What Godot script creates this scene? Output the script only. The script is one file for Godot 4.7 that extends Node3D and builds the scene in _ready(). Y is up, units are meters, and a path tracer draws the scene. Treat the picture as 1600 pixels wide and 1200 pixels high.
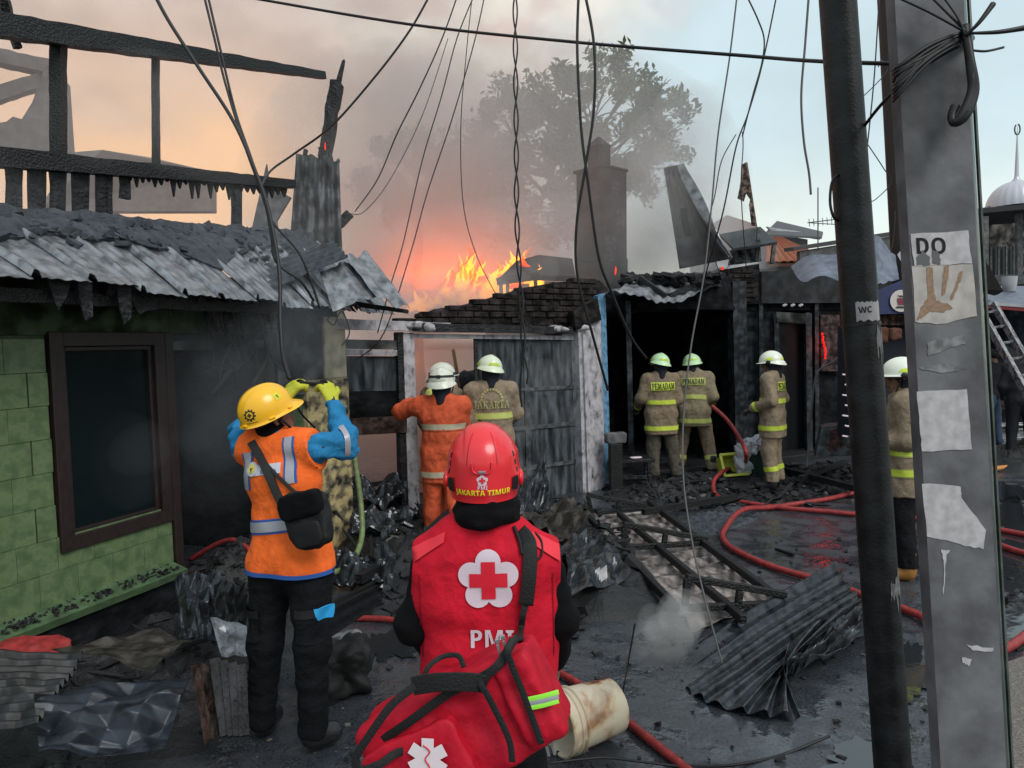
extends Node3D
const F := 1150.0
var view := Transform3D()
var names := {}
var base_of := {}
var mats := {}
var tex := {}
var rng := RandomNumberGenerator.new()
var bumpy := FastNoiseLite.new()

# ---------------------------------------------------------------- layout: a point seen at pixel (u, v) of a 1600 x 1200 view, at a given depth, height or plane
func ray(u: float, v: float) -> Vector3:
	return view.basis * Vector3((u - 800.0) / F, (600.0 - v) / F, -1.0)
func at(u: float, v: float, d: float) -> Vector3:
	return view.origin + ray(u, v) * d
func ground(u: float, v: float, h := 0.0) -> Vector3:
	var r := ray(u, v)
	return view.origin + r * ((h - view.origin.y) / r.y)
func onp(p: Plane, u: float, v: float) -> Vector3:
	var r := ray(u, v)
	return view.origin + r * ((p.d - p.normal.dot(view.origin)) / p.normal.dot(r))
func rnd(a: float, b: float) -> float:
	return rng.randf_range(a, b)

# ---------------------------------------------------------------- meshes
class Mb:
	var v := PackedVector3Array()
	var uv := PackedVector2Array()
	var c := PackedColorArray()
	var i := PackedInt32Array()
	var col := Color.WHITE
	func vert(p: Vector3, t := Vector2.ZERO) -> int:
		v.append(p); uv.append(t); c.append(col)
		return v.size() - 1
	func tri(a: int, b: int, d: int) -> void:
		i.append(a); i.append(b); i.append(d)
	func quad(a: Vector3, b: Vector3, d: Vector3, e: Vector3) -> void:
		var n := v.size()
		vert(a); vert(b); vert(d); vert(e)
		tri(n, n + 1, n + 2); tri(n, n + 2, n + 3)
	func quad_out(a: Vector3, b: Vector3, d: Vector3, e: Vector3, o: Vector3) -> void:
		if (d - a).cross(b - a).dot((a + d) * 0.5 - o) >= 0.0: quad(a, b, d, e)
		else: quad(a, e, d, b)
	func tri_out(a: Vector3, b: Vector3, d: Vector3, o: Vector3) -> void:
		var n := v.size()
		vert(a); vert(b); vert(d)
		if (d - a).cross(b - a).dot(a - o) >= 0.0: tri(n, n + 1, n + 2)
		else: tri(n, n + 2, n + 1)
	func grid(rows: int, cols: int, first: int, wrap := false, flip := false) -> void:
		var last := cols if wrap else cols - 1
		for r in rows - 1:
			for k in last:
				var a := first + r * cols + k
				var b := first + r * cols + (k + 1) % cols
				if flip:
					tri(a, a + cols, b); tri(b, a + cols, b + cols)
				else:
					tri(a, b, a + cols); tri(b, b + cols, a + cols)
	func flat() -> void:
		var nv := PackedVector3Array()
		var nu := PackedVector2Array()
		var nc := PackedColorArray()
		for k in i:
			nv.append(v[k]); nu.append(uv[k]); nc.append(c[k])
		v = nv
		uv = nu
		c = nc
		i = PackedInt32Array(range(v.size()))
	func commit(off := Vector3.ZERO) -> ArrayMesh:
		var n := PackedVector3Array()
		n.resize(v.size())
		for k in range(0, i.size(), 3):
			var a := i[k]
			var b := i[k + 1]
			var d := i[k + 2]
			var f := (v[d] - v[a]).cross(v[b] - v[a])
			n[a] += f; n[b] += f; n[d] += f
		for k in n.size():
			n[k] = n[k].normalized() if n[k].length_squared() > 1e-20 else Vector3.UP
		if off != Vector3.ZERO:
			for k in v.size(): v[k] -= off
		var s := []
		s.resize(Mesh.ARRAY_MAX)
		s[Mesh.ARRAY_VERTEX] = v; s[Mesh.ARRAY_NORMAL] = n; s[Mesh.ARRAY_TEX_UV] = uv; s[Mesh.ARRAY_COLOR] = c; s[Mesh.ARRAY_INDEX] = i
		var m := ArrayMesh.new()
		m.add_surface_from_arrays(Mesh.PRIMITIVE_TRIANGLES, s)
		return m

func box(m: Mb, xf: Transform3D, size: Vector3, ch := 0.004) -> void:
	var h := size * 0.5
	ch = minf(ch, minf(h.x, minf(h.y, h.z)) * 0.6)
	var o := xf.origin
	for ax in 3:
		var b := (ax + 1) % 3
		var d := (ax + 2) % 3
		for s in [-1.0, 1.0]:
			var q := []
			for e in [[-1.0, -1.0], [1.0, -1.0], [1.0, 1.0], [-1.0, 1.0]]:
				var p := Vector3.ZERO
				p[ax] = s * h[ax]; p[b] = e[0] * (h[b] - ch); p[d] = e[1] * (h[d] - ch)
				q.append(xf * p)
			m.quad_out(q[0], q[1], q[2], q[3], o)
			for s2 in [-1.0, 1.0]:
				var p1 := Vector3.ZERO
				p1[ax] = h[ax] - ch; p1[b] = s * h[b]; p1[d] = s2 * (h[d] - ch)
				var p2 := p1
				p2[ax] = -p2[ax]
				var p3 := p2
				p3[b] = s * (h[b] - ch); p3[d] = s2 * h[d]
				var p4 := p3
				p4[ax] = -p4[ax]
				m.quad_out(xf * p1, xf * p2, xf * p3, xf * p4, o)
	for sx in [-1.0, 1.0]:
		for sy in [-1.0, 1.0]:
			for sz in [-1.0, 1.0]:
				m.tri_out(xf * Vector3(sx * h.x, sy * (h.y - ch), sz * (h.z - ch)), xf * Vector3(sx * (h.x - ch), sy * h.y, sz * (h.z - ch)), xf * Vector3(sx * (h.x - ch), sy * (h.y - ch), sz * h.z), o)

func frame_along(p: Vector3, q: Vector3, up := Vector3.UP) -> Basis:
	var z := (q - p).normalized()
	if absf(z.dot(up)) > 0.97: up = Vector3.RIGHT if absf(z.x) < 0.7 else Vector3.BACK
	var x := up.cross(z).normalized()
	return Basis(x, z.cross(x), z)

func bar(m: Mb, p: Vector3, q: Vector3, w: float, h: float, ch := 0.004, up := Vector3.UP) -> void:
	box(m, Transform3D(frame_along(p, q, up), (p + q) * 0.5), Vector3(w, h, p.distance_to(q)), ch)

# a timber with an eaten, uneven skin
func char_beam(m: Mb, p: Vector3, q: Vector3, w: float, h: float, amp := 0.12, segs := 12, taper := 0.0, up := Vector3.UP) -> void:
	var bs := frame_along(p, q, up)
	var ring := [Vector2(-1, -1), Vector2(0, -1), Vector2(1, -1), Vector2(1, 0), Vector2(1, 1), Vector2(0, 1), Vector2(-1, 1), Vector2(-1, 0)]
	var seed_at := rnd(0, 400)
	var l := p.distance_to(q)
	var pts := PackedVector3Array()
	for k in segs + 1:
		var t := float(k) / segs
		var c := p.lerp(q, t)
		var s := 1.0 - taper * t
		for e in 8:
			var g := 1.0 + amp * 1.1 * bumpy.get_noise_3d(t * l * 160.0 + seed_at, e * 37.0, seed_at) + rnd(-amp, amp) * 0.35
			pts.append(c + bs.x * ring[e].x * w * 0.5 * s * g + bs.y * ring[e].y * h * 0.5 * s * g + bs.z * rnd(-0.2, 0.2) * amp * w)
	for side in 4:
		var n := m.v.size()
		for k in segs + 1:
			for e in 3: m.vert(pts[k * 8 + (side * 2 + e) % 8])
		m.grid(segs + 1, 3, n)
	for k in [0, segs]:
		var n := m.v.size()
		m.vert((p if k == 0 else q) + bs.z * rnd(-0.3, 0.3) * w)
		for e in 8: m.vert(pts[k * 8 + e])
		for e in 8:
			if k == 0: m.tri(n, n + 1 + (e + 1) % 8, n + 1 + e)
			else: m.tri(n, n + 1 + e, n + 1 + (e + 1) % 8)

# sharp random folds, as thrown tin has
func folds(s: float, t: float, sd: float) -> float:
	var out := 0.0
	for k in 5:
		var a := sd * 1.7 + k * 2.4
		var f := 1.1 + k * 0.75
		var x := (s * cos(a) + t * sin(a)) * f + sd * 0.37 + k * 0.31
		out += absf(x - floorf(x) - 0.5) * 2.0 / (1.0 + k * 0.8)
	return out * 0.5 - 0.55

func smooth_path(pts: Array, per := 8) -> PackedVector3Array:
	var out := PackedVector3Array()
	for k in pts.size() - 1:
		var p0: Vector3 = pts[maxi(k - 1, 0)]
		var p1: Vector3 = pts[k]
		var p2: Vector3 = pts[k + 1]
		var p3: Vector3 = pts[mini(k + 2, pts.size() - 1)]
		for e in per:
			out.append(p1.cubic_interpolate(p2, p0, p3, float(e) / per))
	out.append(pts[-1])
	return out

func tube(m: Mb, pts: PackedVector3Array, r: float, sides := 7, r1 := -1.0) -> void:
	if r1 < 0.0: r1 = r
	var n := m.v.size()
	var x := Vector3.ZERO
	for k in pts.size():
		var z := (pts[mini(k + 1, pts.size() - 1)] - pts[maxi(k - 1, 0)]).normalized()
		if k == 0: x = frame_along(Vector3.ZERO, z).x
		x = (x - z * x.dot(z)).normalized()
		var y := z.cross(x)
		var rr := lerpf(r, r1, float(k) / maxf(1.0, pts.size() - 1.0))
		for e in sides:
			var a := TAU * e / sides
			m.vert(pts[k] + (x * cos(a) + y * sin(a)) * rr, Vector2(float(e) / sides, k * 0.1))
	m.grid(pts.size(), sides, n, true)
	for side in [0, pts.size() - 1]:
		var cn := m.vert(pts[side])
		for e in sides:
			if side == 0: m.tri(cn, n + (e + 1) % sides, n + e)
			else: m.tri(cn, n + side * sides + e, n + side * sides + (e + 1) % sides)

# a strap of width w and thickness th that follows points whose outward normals are given
func strap(m: Mb, pts: PackedVector3Array, nrm: PackedVector3Array, w: float, th: float) -> void:
	var n := m.v.size()
	for k in pts.size():
		var z := (pts[mini(k + 1, pts.size() - 1)] - pts[maxi(k - 1, 0)]).normalized()
		var x := nrm[k].cross(z).normalized()
		var y := z.cross(x)
		for e in [Vector2(-1, 0), Vector2(-0.9, 1), Vector2(0.9, 1), Vector2(1, 0), Vector2(0.9, -1), Vector2(-0.9, -1)]:
			m.vert(pts[k] + x * e.x * w * 0.5 + y * e.y * th * 0.5)
	m.grid(pts.size(), 6, n, true)
	for side in [0, pts.size() - 1]:
		for e in range(1, 5):
			m.tri(n + side * 6, n + side * 6 + e, n + side * 6 + e + 1)

# a bent sheet: f(s, t) -> Vector3, with a thickness
func sheet(m: Mb, f: Callable, ns: int, nt: int, th := 0.003) -> void:
	var pts := []
	for a in ns + 1:
		var row := []
		for b in nt + 1: row.append(f.call(float(a) / ns, float(b) / nt))
		pts.append(row)
	var n := m.v.size()
	var cols := nt + 1
	for lay in 2:
		for a in ns + 1:
			for b in nt + 1:
				var p: Vector3 = pts[a][b]
				if lay == 1:
					var d1: Vector3 = pts[mini(a + 1, ns)][b] - pts[maxi(a - 1, 0)][b]
					var d2: Vector3 = pts[a][mini(b + 1, nt)] - pts[a][maxi(b - 1, 0)]
					p -= d2.cross(d1).normalized() * th
				m.vert(p, Vector2(float(a) / ns, float(b) / nt))
	var sz := (ns + 1) * cols
	m.grid(ns + 1, cols, n, false, true)
	m.grid(ns + 1, cols, n + sz, false, false)
	for a in ns:
		for b in [0, nt]:
			var p = n + a * cols + b
			m.quad(m.v[p], m.v[p + cols], m.v[p + cols + sz], m.v[p + sz])
	for b in nt:
		for a in [0, ns]:
			var p = n + a * cols + b
			m.quad(m.v[p], m.v[p + 1], m.v[p + 1 + sz], m.v[p + sz])

func bilerp(a: Vector3, b: Vector3, c: Vector3, d: Vector3, s: float, t: float) -> Vector3:
	return a.lerp(b, s).lerp(d.lerp(c, s), t)

# a flat outline with a thickness
func slab(m: Mb, pts: PackedVector3Array, thick: Vector3) -> void:
	var z := thick.normalized()
	var bs := frame_along(Vector3.ZERO, z)
	var flat := PackedVector2Array()
	for p in pts: flat.append(Vector2(p.dot(bs.x), p.dot(bs.y)))
	var t := Geometry2D.triangulate_polygon(flat)
	var ctr := Vector3.ZERO
	for p in pts: ctr += p / pts.size()
	ctr += thick * 0.5
	for k in range(0, t.size(), 3):
		m.tri_out(pts[t[k]], pts[t[k + 1]], pts[t[k + 2]], pts[t[k]] + thick)
		m.tri_out(pts[t[k]] + thick, pts[t[k + 1]] + thick, pts[t[k + 2]] + thick, pts[t[k]])
	for k in pts.size():
		var q := pts[(k + 1) % pts.size()]
		m.quad_out(pts[k], q, q + thick, pts[k] + thick, ctr)

func lathe(m: Mb, prof: PackedVector2Array, xf: Transform3D, sides := 24) -> void:
	var n := m.v.size()
	for p in prof:
		for e in sides:
			var a := TAU * e / sides
			m.vert(xf * Vector3(cos(a) * p.x, p.y, sin(a) * p.x))
	m.grid(prof.size(), sides, n, true)

# a soft box: faces bulge, edges round
func cushion(m: Mb, xf: Transform3D, size: Vector3, power := 5.0, amp := 0.0, n := 14, fr := 9.0) -> void:
	for ax in 3:
		for s in [-1.0, 1.0]:
			var first := m.v.size()
			for a in n + 1:
				for b in n + 1:
					var p := Vector3.ZERO
					p[ax] = s
					p[(ax + 1) % 3] = sin((2.0 * a / n - 1.0) * PI * 0.25) / sin(PI * 0.25)
					p[(ax + 2) % 3] = sin((2.0 * b / n - 1.0) * PI * 0.25) / sin(PI * 0.25)
					var l := pow(pow(absf(p.x), power) + pow(absf(p.y), power) + pow(absf(p.z), power), 1.0 / power)
					p = p / l * size * 0.5
					var nn := p.normalized()
					p += nn * amp * bumpy.get_noise_3d(p.x * fr * 40.0, p.y * fr * 40.0, p.z * fr * 40.0)
					m.vert(xf * p)
			m.grid(n + 1, n + 1, first, false, s < 0.0)

func lump(m: Mb, c: Vector3, r: Vector3, amp: float, fr: float, rows := 8, cols := 14) -> void:
	var n := m.v.size()
	for a in rows + 1:
		for b in cols:
			var th := PI * a / rows
			var ph := TAU * b / cols
			var d := Vector3(sin(th) * cos(ph), cos(th), sin(th) * sin(ph))
			var g := 1.0 + amp * bumpy.get_noise_3d((c.x + d.x * r.x) * fr * 40.0, (c.y + d.y * r.y) * fr * 40.0, (c.z + d.z * r.z) * fr * 40.0)
			m.vert(c + d * r * g)
	m.grid(rows + 1, cols, n, true)

func chunk_mesh(sd: int) -> ArrayMesh:
	var m := Mb.new()
	var r := RandomNumberGenerator.new()
	r.seed = sd
	var q := []
	for k in 8:
		q.append(Vector3(1 if k & 1 else -1, 1 if k & 2 else -1, 1 if k & 4 else -1) * 0.5 * Vector3(r.randf_range(0.5, 1), r.randf_range(0.5, 1), r.randf_range(0.5, 1)))
	for f in [[0, 1, 3, 2], [4, 5, 7, 6], [0, 1, 5, 4], [2, 3, 7, 6], [0, 2, 6, 4], [1, 3, 7, 5]]:
		m.tri_out(q[f[0]], q[f[1]], q[f[2]], Vector3.ZERO); m.tri_out(q[f[0]], q[f[2]], q[f[3]], Vector3.ZERO)
	return m.commit()

# ---------------------------------------------------------------- nodes
func numbered(nm: String) -> String:
	var k: int = names.get(nm, 0)
	names[nm] = k + 1
	return nm if k == 0 else "%s_%03d" % [nm, k]

func tag(o: Node3D, label := "", category := "", group := "", kind := "") -> Node3D:
	for e in [["label", label], ["category", category], ["group", group], ["kind", kind]]:
		if e[1] != "": o.set_meta(e[0], e[1])
	return o

func thing(nm: String, label: String, category: String, where := Vector3.ZERO, group := "", yaw := 0.0) -> Node3D:
	var o := Node3D.new()
	o.name = numbered(nm)
	add_child(o, true)
	o.position = where
	o.rotation.y = yaw
	base_of[o] = where
	return tag(o, label, category, group)

func obj(nm: String, m, mt: Material, parent: Node = self) -> MeshInstance3D:
	var o := MeshInstance3D.new()
	o.mesh = m.commit(base_of.get(parent, Vector3.ZERO)) if m is Mb else m
	o.material_override = mt
	if parent == self: o.name = numbered(nm)
	else: o.name = nm
	parent.add_child(o, true)
	base_of[o] = base_of.get(parent, Vector3.ZERO)
	return o

func local_obj(nm: String, m, mt: Material, parent: Node) -> MeshInstance3D:
	var o := MeshInstance3D.new()
	o.mesh = m.commit() if m is Mb else m
	o.material_override = mt
	o.name = nm
	parent.add_child(o, true)
	return o

func inst(nm: String, me: Mesh, mt: Material, parent: Node, xf: Transform3D) -> MeshInstance3D:
	var o := obj(nm, me, mt, parent)
	o.transform = Transform3D(xf.basis, xf.origin - base_of.get(parent, Vector3.ZERO))
	return o

func stuff(nm: String, me: Mesh, mt: Material, where: Array, parent: Node = self) -> MultiMeshInstance3D:
	var mm := MultiMesh.new()
	mm.transform_format = MultiMesh.TRANSFORM_3D
	mm.mesh = me
	mm.instance_count = where.size()
	for k in where.size(): mm.set_instance_transform(k, where[k])
	var o := MultiMeshInstance3D.new()
	o.multimesh = mm
	o.material_override = mt
	o.name = numbered(nm) if parent == self else nm
	o.set_meta("kind", "stuff")
	parent.add_child(o, true)
	return o

func struct(nm: String, m, mt: Material) -> MeshInstance3D:
	var o := obj(nm, m, mt)
	o.set_meta("kind", "structure")
	return o

# ---------------------------------------------------------------- materials
func noise_tex(key: String, fr: float, oct: int, stops: Array, normal := 0.0, size := 512, kind := FastNoiseLite.TYPE_SIMPLEX_SMOOTH, sd := 3) -> Texture2D:
	if tex.has(key): return tex[key]
	var n := FastNoiseLite.new()
	n.noise_type = kind
	n.seed = sd
	n.frequency = fr
	n.fractal_octaves = oct
	n.fractal_type = FastNoiseLite.FRACTAL_FBM if oct > 1 else FastNoiseLite.FRACTAL_NONE
	var t := NoiseTexture2D.new()
	t.width = size
	t.height = size
	t.seamless = true
	t.noise = n
	if normal > 0.0:
		t.as_normal_map = true
		t.bump_strength = normal
	elif stops.size():
		var g := Gradient.new()
		g.offsets = PackedFloat32Array(stops.map(func(s): return s[0]))
		g.colors = PackedColorArray(stops.map(func(s): return s[1]))
		t.color_ramp = g
	tex[key] = t
	return t

func lin(r: float, g: float, b: float) -> Color:
	return Color(r, g, b).linear_to_srgb()

func grey(v: float) -> Color:
	return Color(v, v, v)

# colour in real-world (linear) values; albedo noise multiplies it
func mat(key: String, c: Color, rough := 0.8, o := {}) -> StandardMaterial3D:
	if mats.has(key): return mats[key]
	var m := StandardMaterial3D.new()
	m.resource_name = key
	m.albedo_color = c
	m.roughness = rough
	m.metallic = o.get("metal", 0.0)
	m.metallic_specular = o.get("spec", 0.25 if rough >= 0.75 else 0.45)
	m.uv1_triplanar = true
	m.uv1_world_triplanar = o.get("world", false)
	m.uv1_scale = Vector3.ONE * o.get("scale", 1.0)
	if o.has("stretch"): m.uv1_scale *= o.stretch
	if o.has("tex"): m.albedo_texture = o.tex
	if o.has("rtex"): m.roughness_texture = o.rtex
	if o.has("normal"):
		m.normal_enabled = true
		m.normal_texture = o.normal
		m.normal_scale = o.get("nscale", 1.0)
	if o.has("bump"):
		m.heightmap_enabled = true
		m.heightmap_texture = o.bump
		m.heightmap_scale = o.get("bscale", 0.3)
	if o.get("vc", false): m.vertex_color_use_as_albedo = true
	if o.has("rim"):
		m.rim_enabled = true
		m.rim = o.rim
		m.rim_tint = 0.6
	if o.has("coat"):
		m.clearcoat_enabled = true
		m.clearcoat = o.coat
		m.clearcoat_roughness = o.get("coat_rough", 0.15)
	if o.has("glow"):
		m.emission_enabled = true
		m.emission = o.glow
		m.emission_energy_multiplier = o.get("power", 1.0)
	if o.has("back"):
		m.backlight_enabled = true
		m.backlight = o.back
	mats[key] = m
	return m
# ---------------------------------------------------------------- bodies and garments: tapered capsules joined by a smooth minimum, meshed by surface nets
class Field:
	var a := PackedVector3Array()
	var ab := PackedVector3Array()
	var il := PackedFloat32Array()
	var ra := PackedFloat32Array()
	var dr := PackedFloat32Array()
	var ax := PackedVector3Array()
	var fs := PackedFloat32Array()
	var cl := PackedColorArray()
	var clips := []
	var k := 60.0
	var noise: FastNoiseLite
	var wamp := 0.0
	var ws := Vector3.ONE
	func bone(p: Vector3, q: Vector3, r0: float, r1: float, axis := Vector3.ZERO, s := 1.0, color := Color.WHITE) -> void:
		a.append(p); ab.append(q - p); il.append(1.0 / maxf((q - p).length_squared(), 1e-9)); ra.append(r0); dr.append(r1 - r0)
		ax.append(axis); fs.append(s - 1.0); cl.append(color)
	func one(n: int, p: Vector3) -> float:
		var q := p - a[n]
		var t := clampf(q.dot(ab[n]) * il[n], 0.0, 1.0)
		q -= ab[n] * t
		if fs[n] != 0.0: q += ax[n] * (q.dot(ax[n]) * fs[n])
		return q.length() - ra[n] - t * dr[n]
	func crease(p: Vector3) -> float:
		return wamp * noise.get_noise_3d(p.x * ws.x, p.y * ws.y, p.z * ws.z) if wamp > 0.0 else 0.0
	func d(p: Vector3) -> float:
		var s := 0.0
		for n in a.size():
			var e := one(n, p)
			if e < 0.15: s += exp(-k * e)
		var f := 0.12 if s < 1e-4 else -log(s) / k
		for c in clips: f = maxf(f, c[0].dot(p) - c[1])
		return f - crease(p)
	func color_at(p: Vector3) -> Color:
		var best := 9.0
		var out := Color.WHITE
		for n in a.size():
			var e := one(n, p)
			if e < best:
				best = e
				out = cl[n]
		return out
	func mesh(m: Mb, cell: float, colors := false) -> void:
		var lo := Vector3(1e9, 1e9, 1e9)
		var hi := -lo
		for n in a.size():
			var r := Vector3.ONE * (maxf(ra[n], ra[n] + dr[n]) + 0.03)
			lo = lo.min(a[n] - r).min(a[n] + ab[n] - r)
			hi = hi.max(a[n] + r).max(a[n] + ab[n] + r)
		lo -= Vector3.ONE * cell * 2.0
		var nx := int((hi.x - lo.x) / cell) + 3
		var ny := int((hi.y - lo.y) / cell) + 3
		var nz := int((hi.z - lo.z) / cell) + 3
		var sum := PackedFloat32Array()
		sum.resize(nx * ny * nz)
		for n in a.size():
			var r := Vector3.ONE * (maxf(ra[n], ra[n] + dr[n]) + 0.03)
			var p0 := a[n]
			var pd := ab[n]
			var l := il[n]
			var r0 := ra[n]
			var r1 := dr[n]
			var fx := fs[n]
			var axis := ax[n]
			var b0 := (p0.min(p0 + pd) - r - lo) / cell
			var b1 := (p0.max(p0 + pd) + r - lo) / cell
			var limit := 0.03 + cell * 2.0
			for z in range(maxi(int(b0.z), 0), mini(int(b1.z) + 2, nz)):
				for y in range(maxi(int(b0.y), 0), mini(int(b1.y) + 2, ny)):
					var at := (z * ny + y) * nx
					var q0 := lo + Vector3(0, y, z) * cell - p0
					for x in range(maxi(int(b0.x), 0), mini(int(b1.x) + 2, nx)):
						var q := q0
						q.x += x * cell
						var t := clampf(q.dot(pd) * l, 0.0, 1.0)
						q -= pd * t
						if fx != 0.0: q += axis * (q.dot(axis) * fx)
						var e := q.length() - r0 - t * r1
						if e < limit: sum[at + x] += exp(-k * e)
		var val := sum
		for n in sum.size():
			var s := sum[n]
			val[n] = -log(s) / k if s > 1e-6 else 0.2
		if clips.size():
			for z in nz:
				for y in ny:
					for x in nx:
						var w := (z * ny + y) * nx + x
						if val[w] < 0.05:
							var p := lo + Vector3(x, y, z) * cell
							for c in clips: val[w] = maxf(val[w], c[0].dot(p) - c[1])
		var ids := {}
		var sy := nx
		var sz := nx * ny
		var first := m.v.size()
		var corner := [0, 1, sy, sy + 1, sz, sz + 1, sz + sy, sz + sy + 1]
		for z in nz - 1:
			for y in ny - 1:
				for x in nx - 1:
					var w := z * sz + y * sy + x
					if val[w] > 0.199: continue
					var inside := 0
					for c in 8:
						if val[w + corner[c]] < 0.0: inside += 1
					if inside == 0 or inside == 8: continue
					var acc := Vector3.ZERO
					var cnt := 0
					for c in 8:
						for bit in [1, 2, 4]:
							if c & bit: continue
							var va := val[w + corner[c]]
							var vb := val[w + corner[c | bit]]
							if (va < 0.0) != (vb < 0.0):
								var t := va / (va - vb)
								acc += Vector3((c & 1) + (t if bit == 1 else 0.0), ((c >> 1) & 1) + (t if bit == 2 else 0.0), ((c >> 2) & 1) + (t if bit == 4 else 0.0))
								cnt += 1
					var p := lo + (Vector3(x, y, z) + acc / cnt) * cell
					if colors: m.col = color_at(p)
					ids[w] = m.vert(p, Vector2(p.x, p.y))
		for w in ids:
			var v0 := val[w]
			for dirn in 3:
				var st: int = [1, sy, sz][dirn]
				var s1: int = [sy, sz, 1][dirn]
				var s2: int = [sz, 1, sy][dirn]
				var v1: float = val[w + st]
				if (v0 < 0.0) == (v1 < 0.0): continue
				if not (ids.has(w - s1) and ids.has(w - s2) and ids.has(w - s1 - s2)): continue
				var i0: int = ids[w]
				var i1: int = ids[w - s1]
				var i2: int = ids[w - s1 - s2]
				var i3: int = ids[w - s2]
				if v0 < 0.0:
					m.tri(i0, i2, i1); m.tri(i0, i3, i2)
				else:
					m.tri(i0, i1, i2); m.tri(i0, i2, i3)
		if wamp > 0.0:
			var nn := PackedVector3Array()
			nn.resize(m.v.size())
			for t in range(0, m.i.size(), 3):
				if m.i[t] < first: continue
				var f := (m.v[m.i[t + 2]] - m.v[m.i[t]]).cross(m.v[m.i[t + 1]] - m.v[m.i[t]])
				for e in 3: nn[m.i[t + e]] += f
			for n in range(first, m.v.size()):
				m.v[n] += nn[n].normalized() * crease(m.v[n])
		m.col = Color.WHITE
	# first point of the surface met from p along dir
	func hit(p: Vector3, dir: Vector3, far := 1.0) -> Vector3:
		var t := 0.0
		for n in 40:
			var e := d(p + dir * t)
			if e < 0.0015 or t > far: break
			t += maxf(e * 0.8, 0.001)
		return p + dir * t

func joints(h: float, over := {}) -> Dictionary:
	var j := {
		pelvis = Vector3(0, 0.94, 0), belly = Vector3(0, 1.10, 0), chest = Vector3(0, 1.28, 0), neck = Vector3(0, 1.43, 0.01), head = Vector3(0, 1.58, -0.015),
		shl = Vector3(-0.175, 1.39, 0), shr = Vector3(0.175, 1.39, 0), ell = Vector3(-0.235, 1.12, 0.02), elr = Vector3(0.235, 1.12, 0.02), wrl = Vector3(-0.22, 0.9, -0.1), wrr = Vector3(0.22, 0.9, -0.1),
		hipl = Vector3(-0.09, 0.9, 0), hipr = Vector3(0.09, 0.9, 0), knl = Vector3(-0.11, 0.49, -0.02), knr = Vector3(0.11, 0.49, -0.02), anl = Vector3(-0.12, 0.09, 0.03), anr = Vector3(0.12, 0.09, 0.03),
		tol = Vector3(-0.14, 0.04, -0.15), tor = Vector3(0.14, 0.04, -0.15), look = Vector3(0, 0, -1),
	}
	j.merge(over, true)
	for key in j:
		if key != "look": j[key] *= h / 1.7
	j.s = h / 1.7
	return j

func torso_bones(f: Field, j: Dictionary, g: float, c := Color.WHITE, wide := 1.0) -> void:
	var s: float = j.s
	var r: Vector3 = (j.shr - j.shl).normalized()
	var fw := r.cross((j.neck - j.pelvis).normalized())
	f.bone(j.pelvis - r * 0.07 * s * wide, j.pelvis + r * 0.07 * s * wide, 0.1 * s + g, 0.1 * s + g, fw, 1.12, c)
	f.bone(j.belly - r * 0.055 * s * wide, j.belly + r * 0.055 * s * wide, 0.103 * s + g, 0.103 * s + g, fw, 1.12, c)
	f.bone(j.chest - r * 0.075 * s, j.chest + r * 0.075 * s, 0.108 * s + g, 0.108 * s + g, fw, 1.2, c)
	f.bone(j.pelvis, j.chest, 0.11 * s + g, 0.115 * s + g, fw, 1.15, c)
	f.bone(j.chest + (j.neck - j.chest) * 0.3, j.neck, 0.095 * s + g, 0.052 * s + g * 0.6, fw, 1.15, c)
	f.bone(j.shl, j.shr, 0.05 * s + g, 0.05 * s + g, Vector3.ZERO, 1.0, c)
	f.bone(j.shl.lerp(j.chest, 0.12), j.neck, 0.05 * s + g, 0.04 * s + g, Vector3.ZERO, 1.0, c)
	f.bone(j.shr.lerp(j.chest, 0.12), j.neck, 0.05 * s + g, 0.04 * s + g, Vector3.ZERO, 1.0, c)

func arm_bones(f: Field, j: Dictionary, g: float, c := Color.WHITE, side := "lr", upto := 1.0) -> void:
	var s: float = j.s
	for e in side:
		f.bone(j["sh" + e], j["el" + e], 0.055 * s + g, 0.043 * s + g, Vector3.ZERO, 1.0, c)
		f.bone(j["el" + e], j["el" + e].lerp(j["wr" + e], upto), 0.043 * s + g, 0.031 * s + g * 0.9, Vector3.ZERO, 1.0, c)

func leg_bones(f: Field, j: Dictionary, g: float, c := Color.WHITE, feet := true) -> void:
	var s: float = j.s
	for e in "lr":
		f.bone(j["hip" + e], j["kn" + e], 0.088 * s + g, 0.056 * s + g, Vector3.ZERO, 1.0, c)
		f.bone(j["kn" + e], j["an" + e], 0.056 * s + g, 0.042 * s + g * 1.2, Vector3.ZERO, 1.0, c)
		if feet: f.bone(j["an" + e], j["to" + e], 0.045 * s + g, 0.036 * s + g, Vector3.ZERO, 1.0, c)

func field(wamp := 0.0, ws := Vector3(7, 7, 7), k := 60.0) -> Field:
	var f := Field.new()
	f.k = k
	f.noise = crinkle
	f.wamp = wamp
	f.ws = ws
	return f
var crinkle := FastNoiseLite.new()

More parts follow.
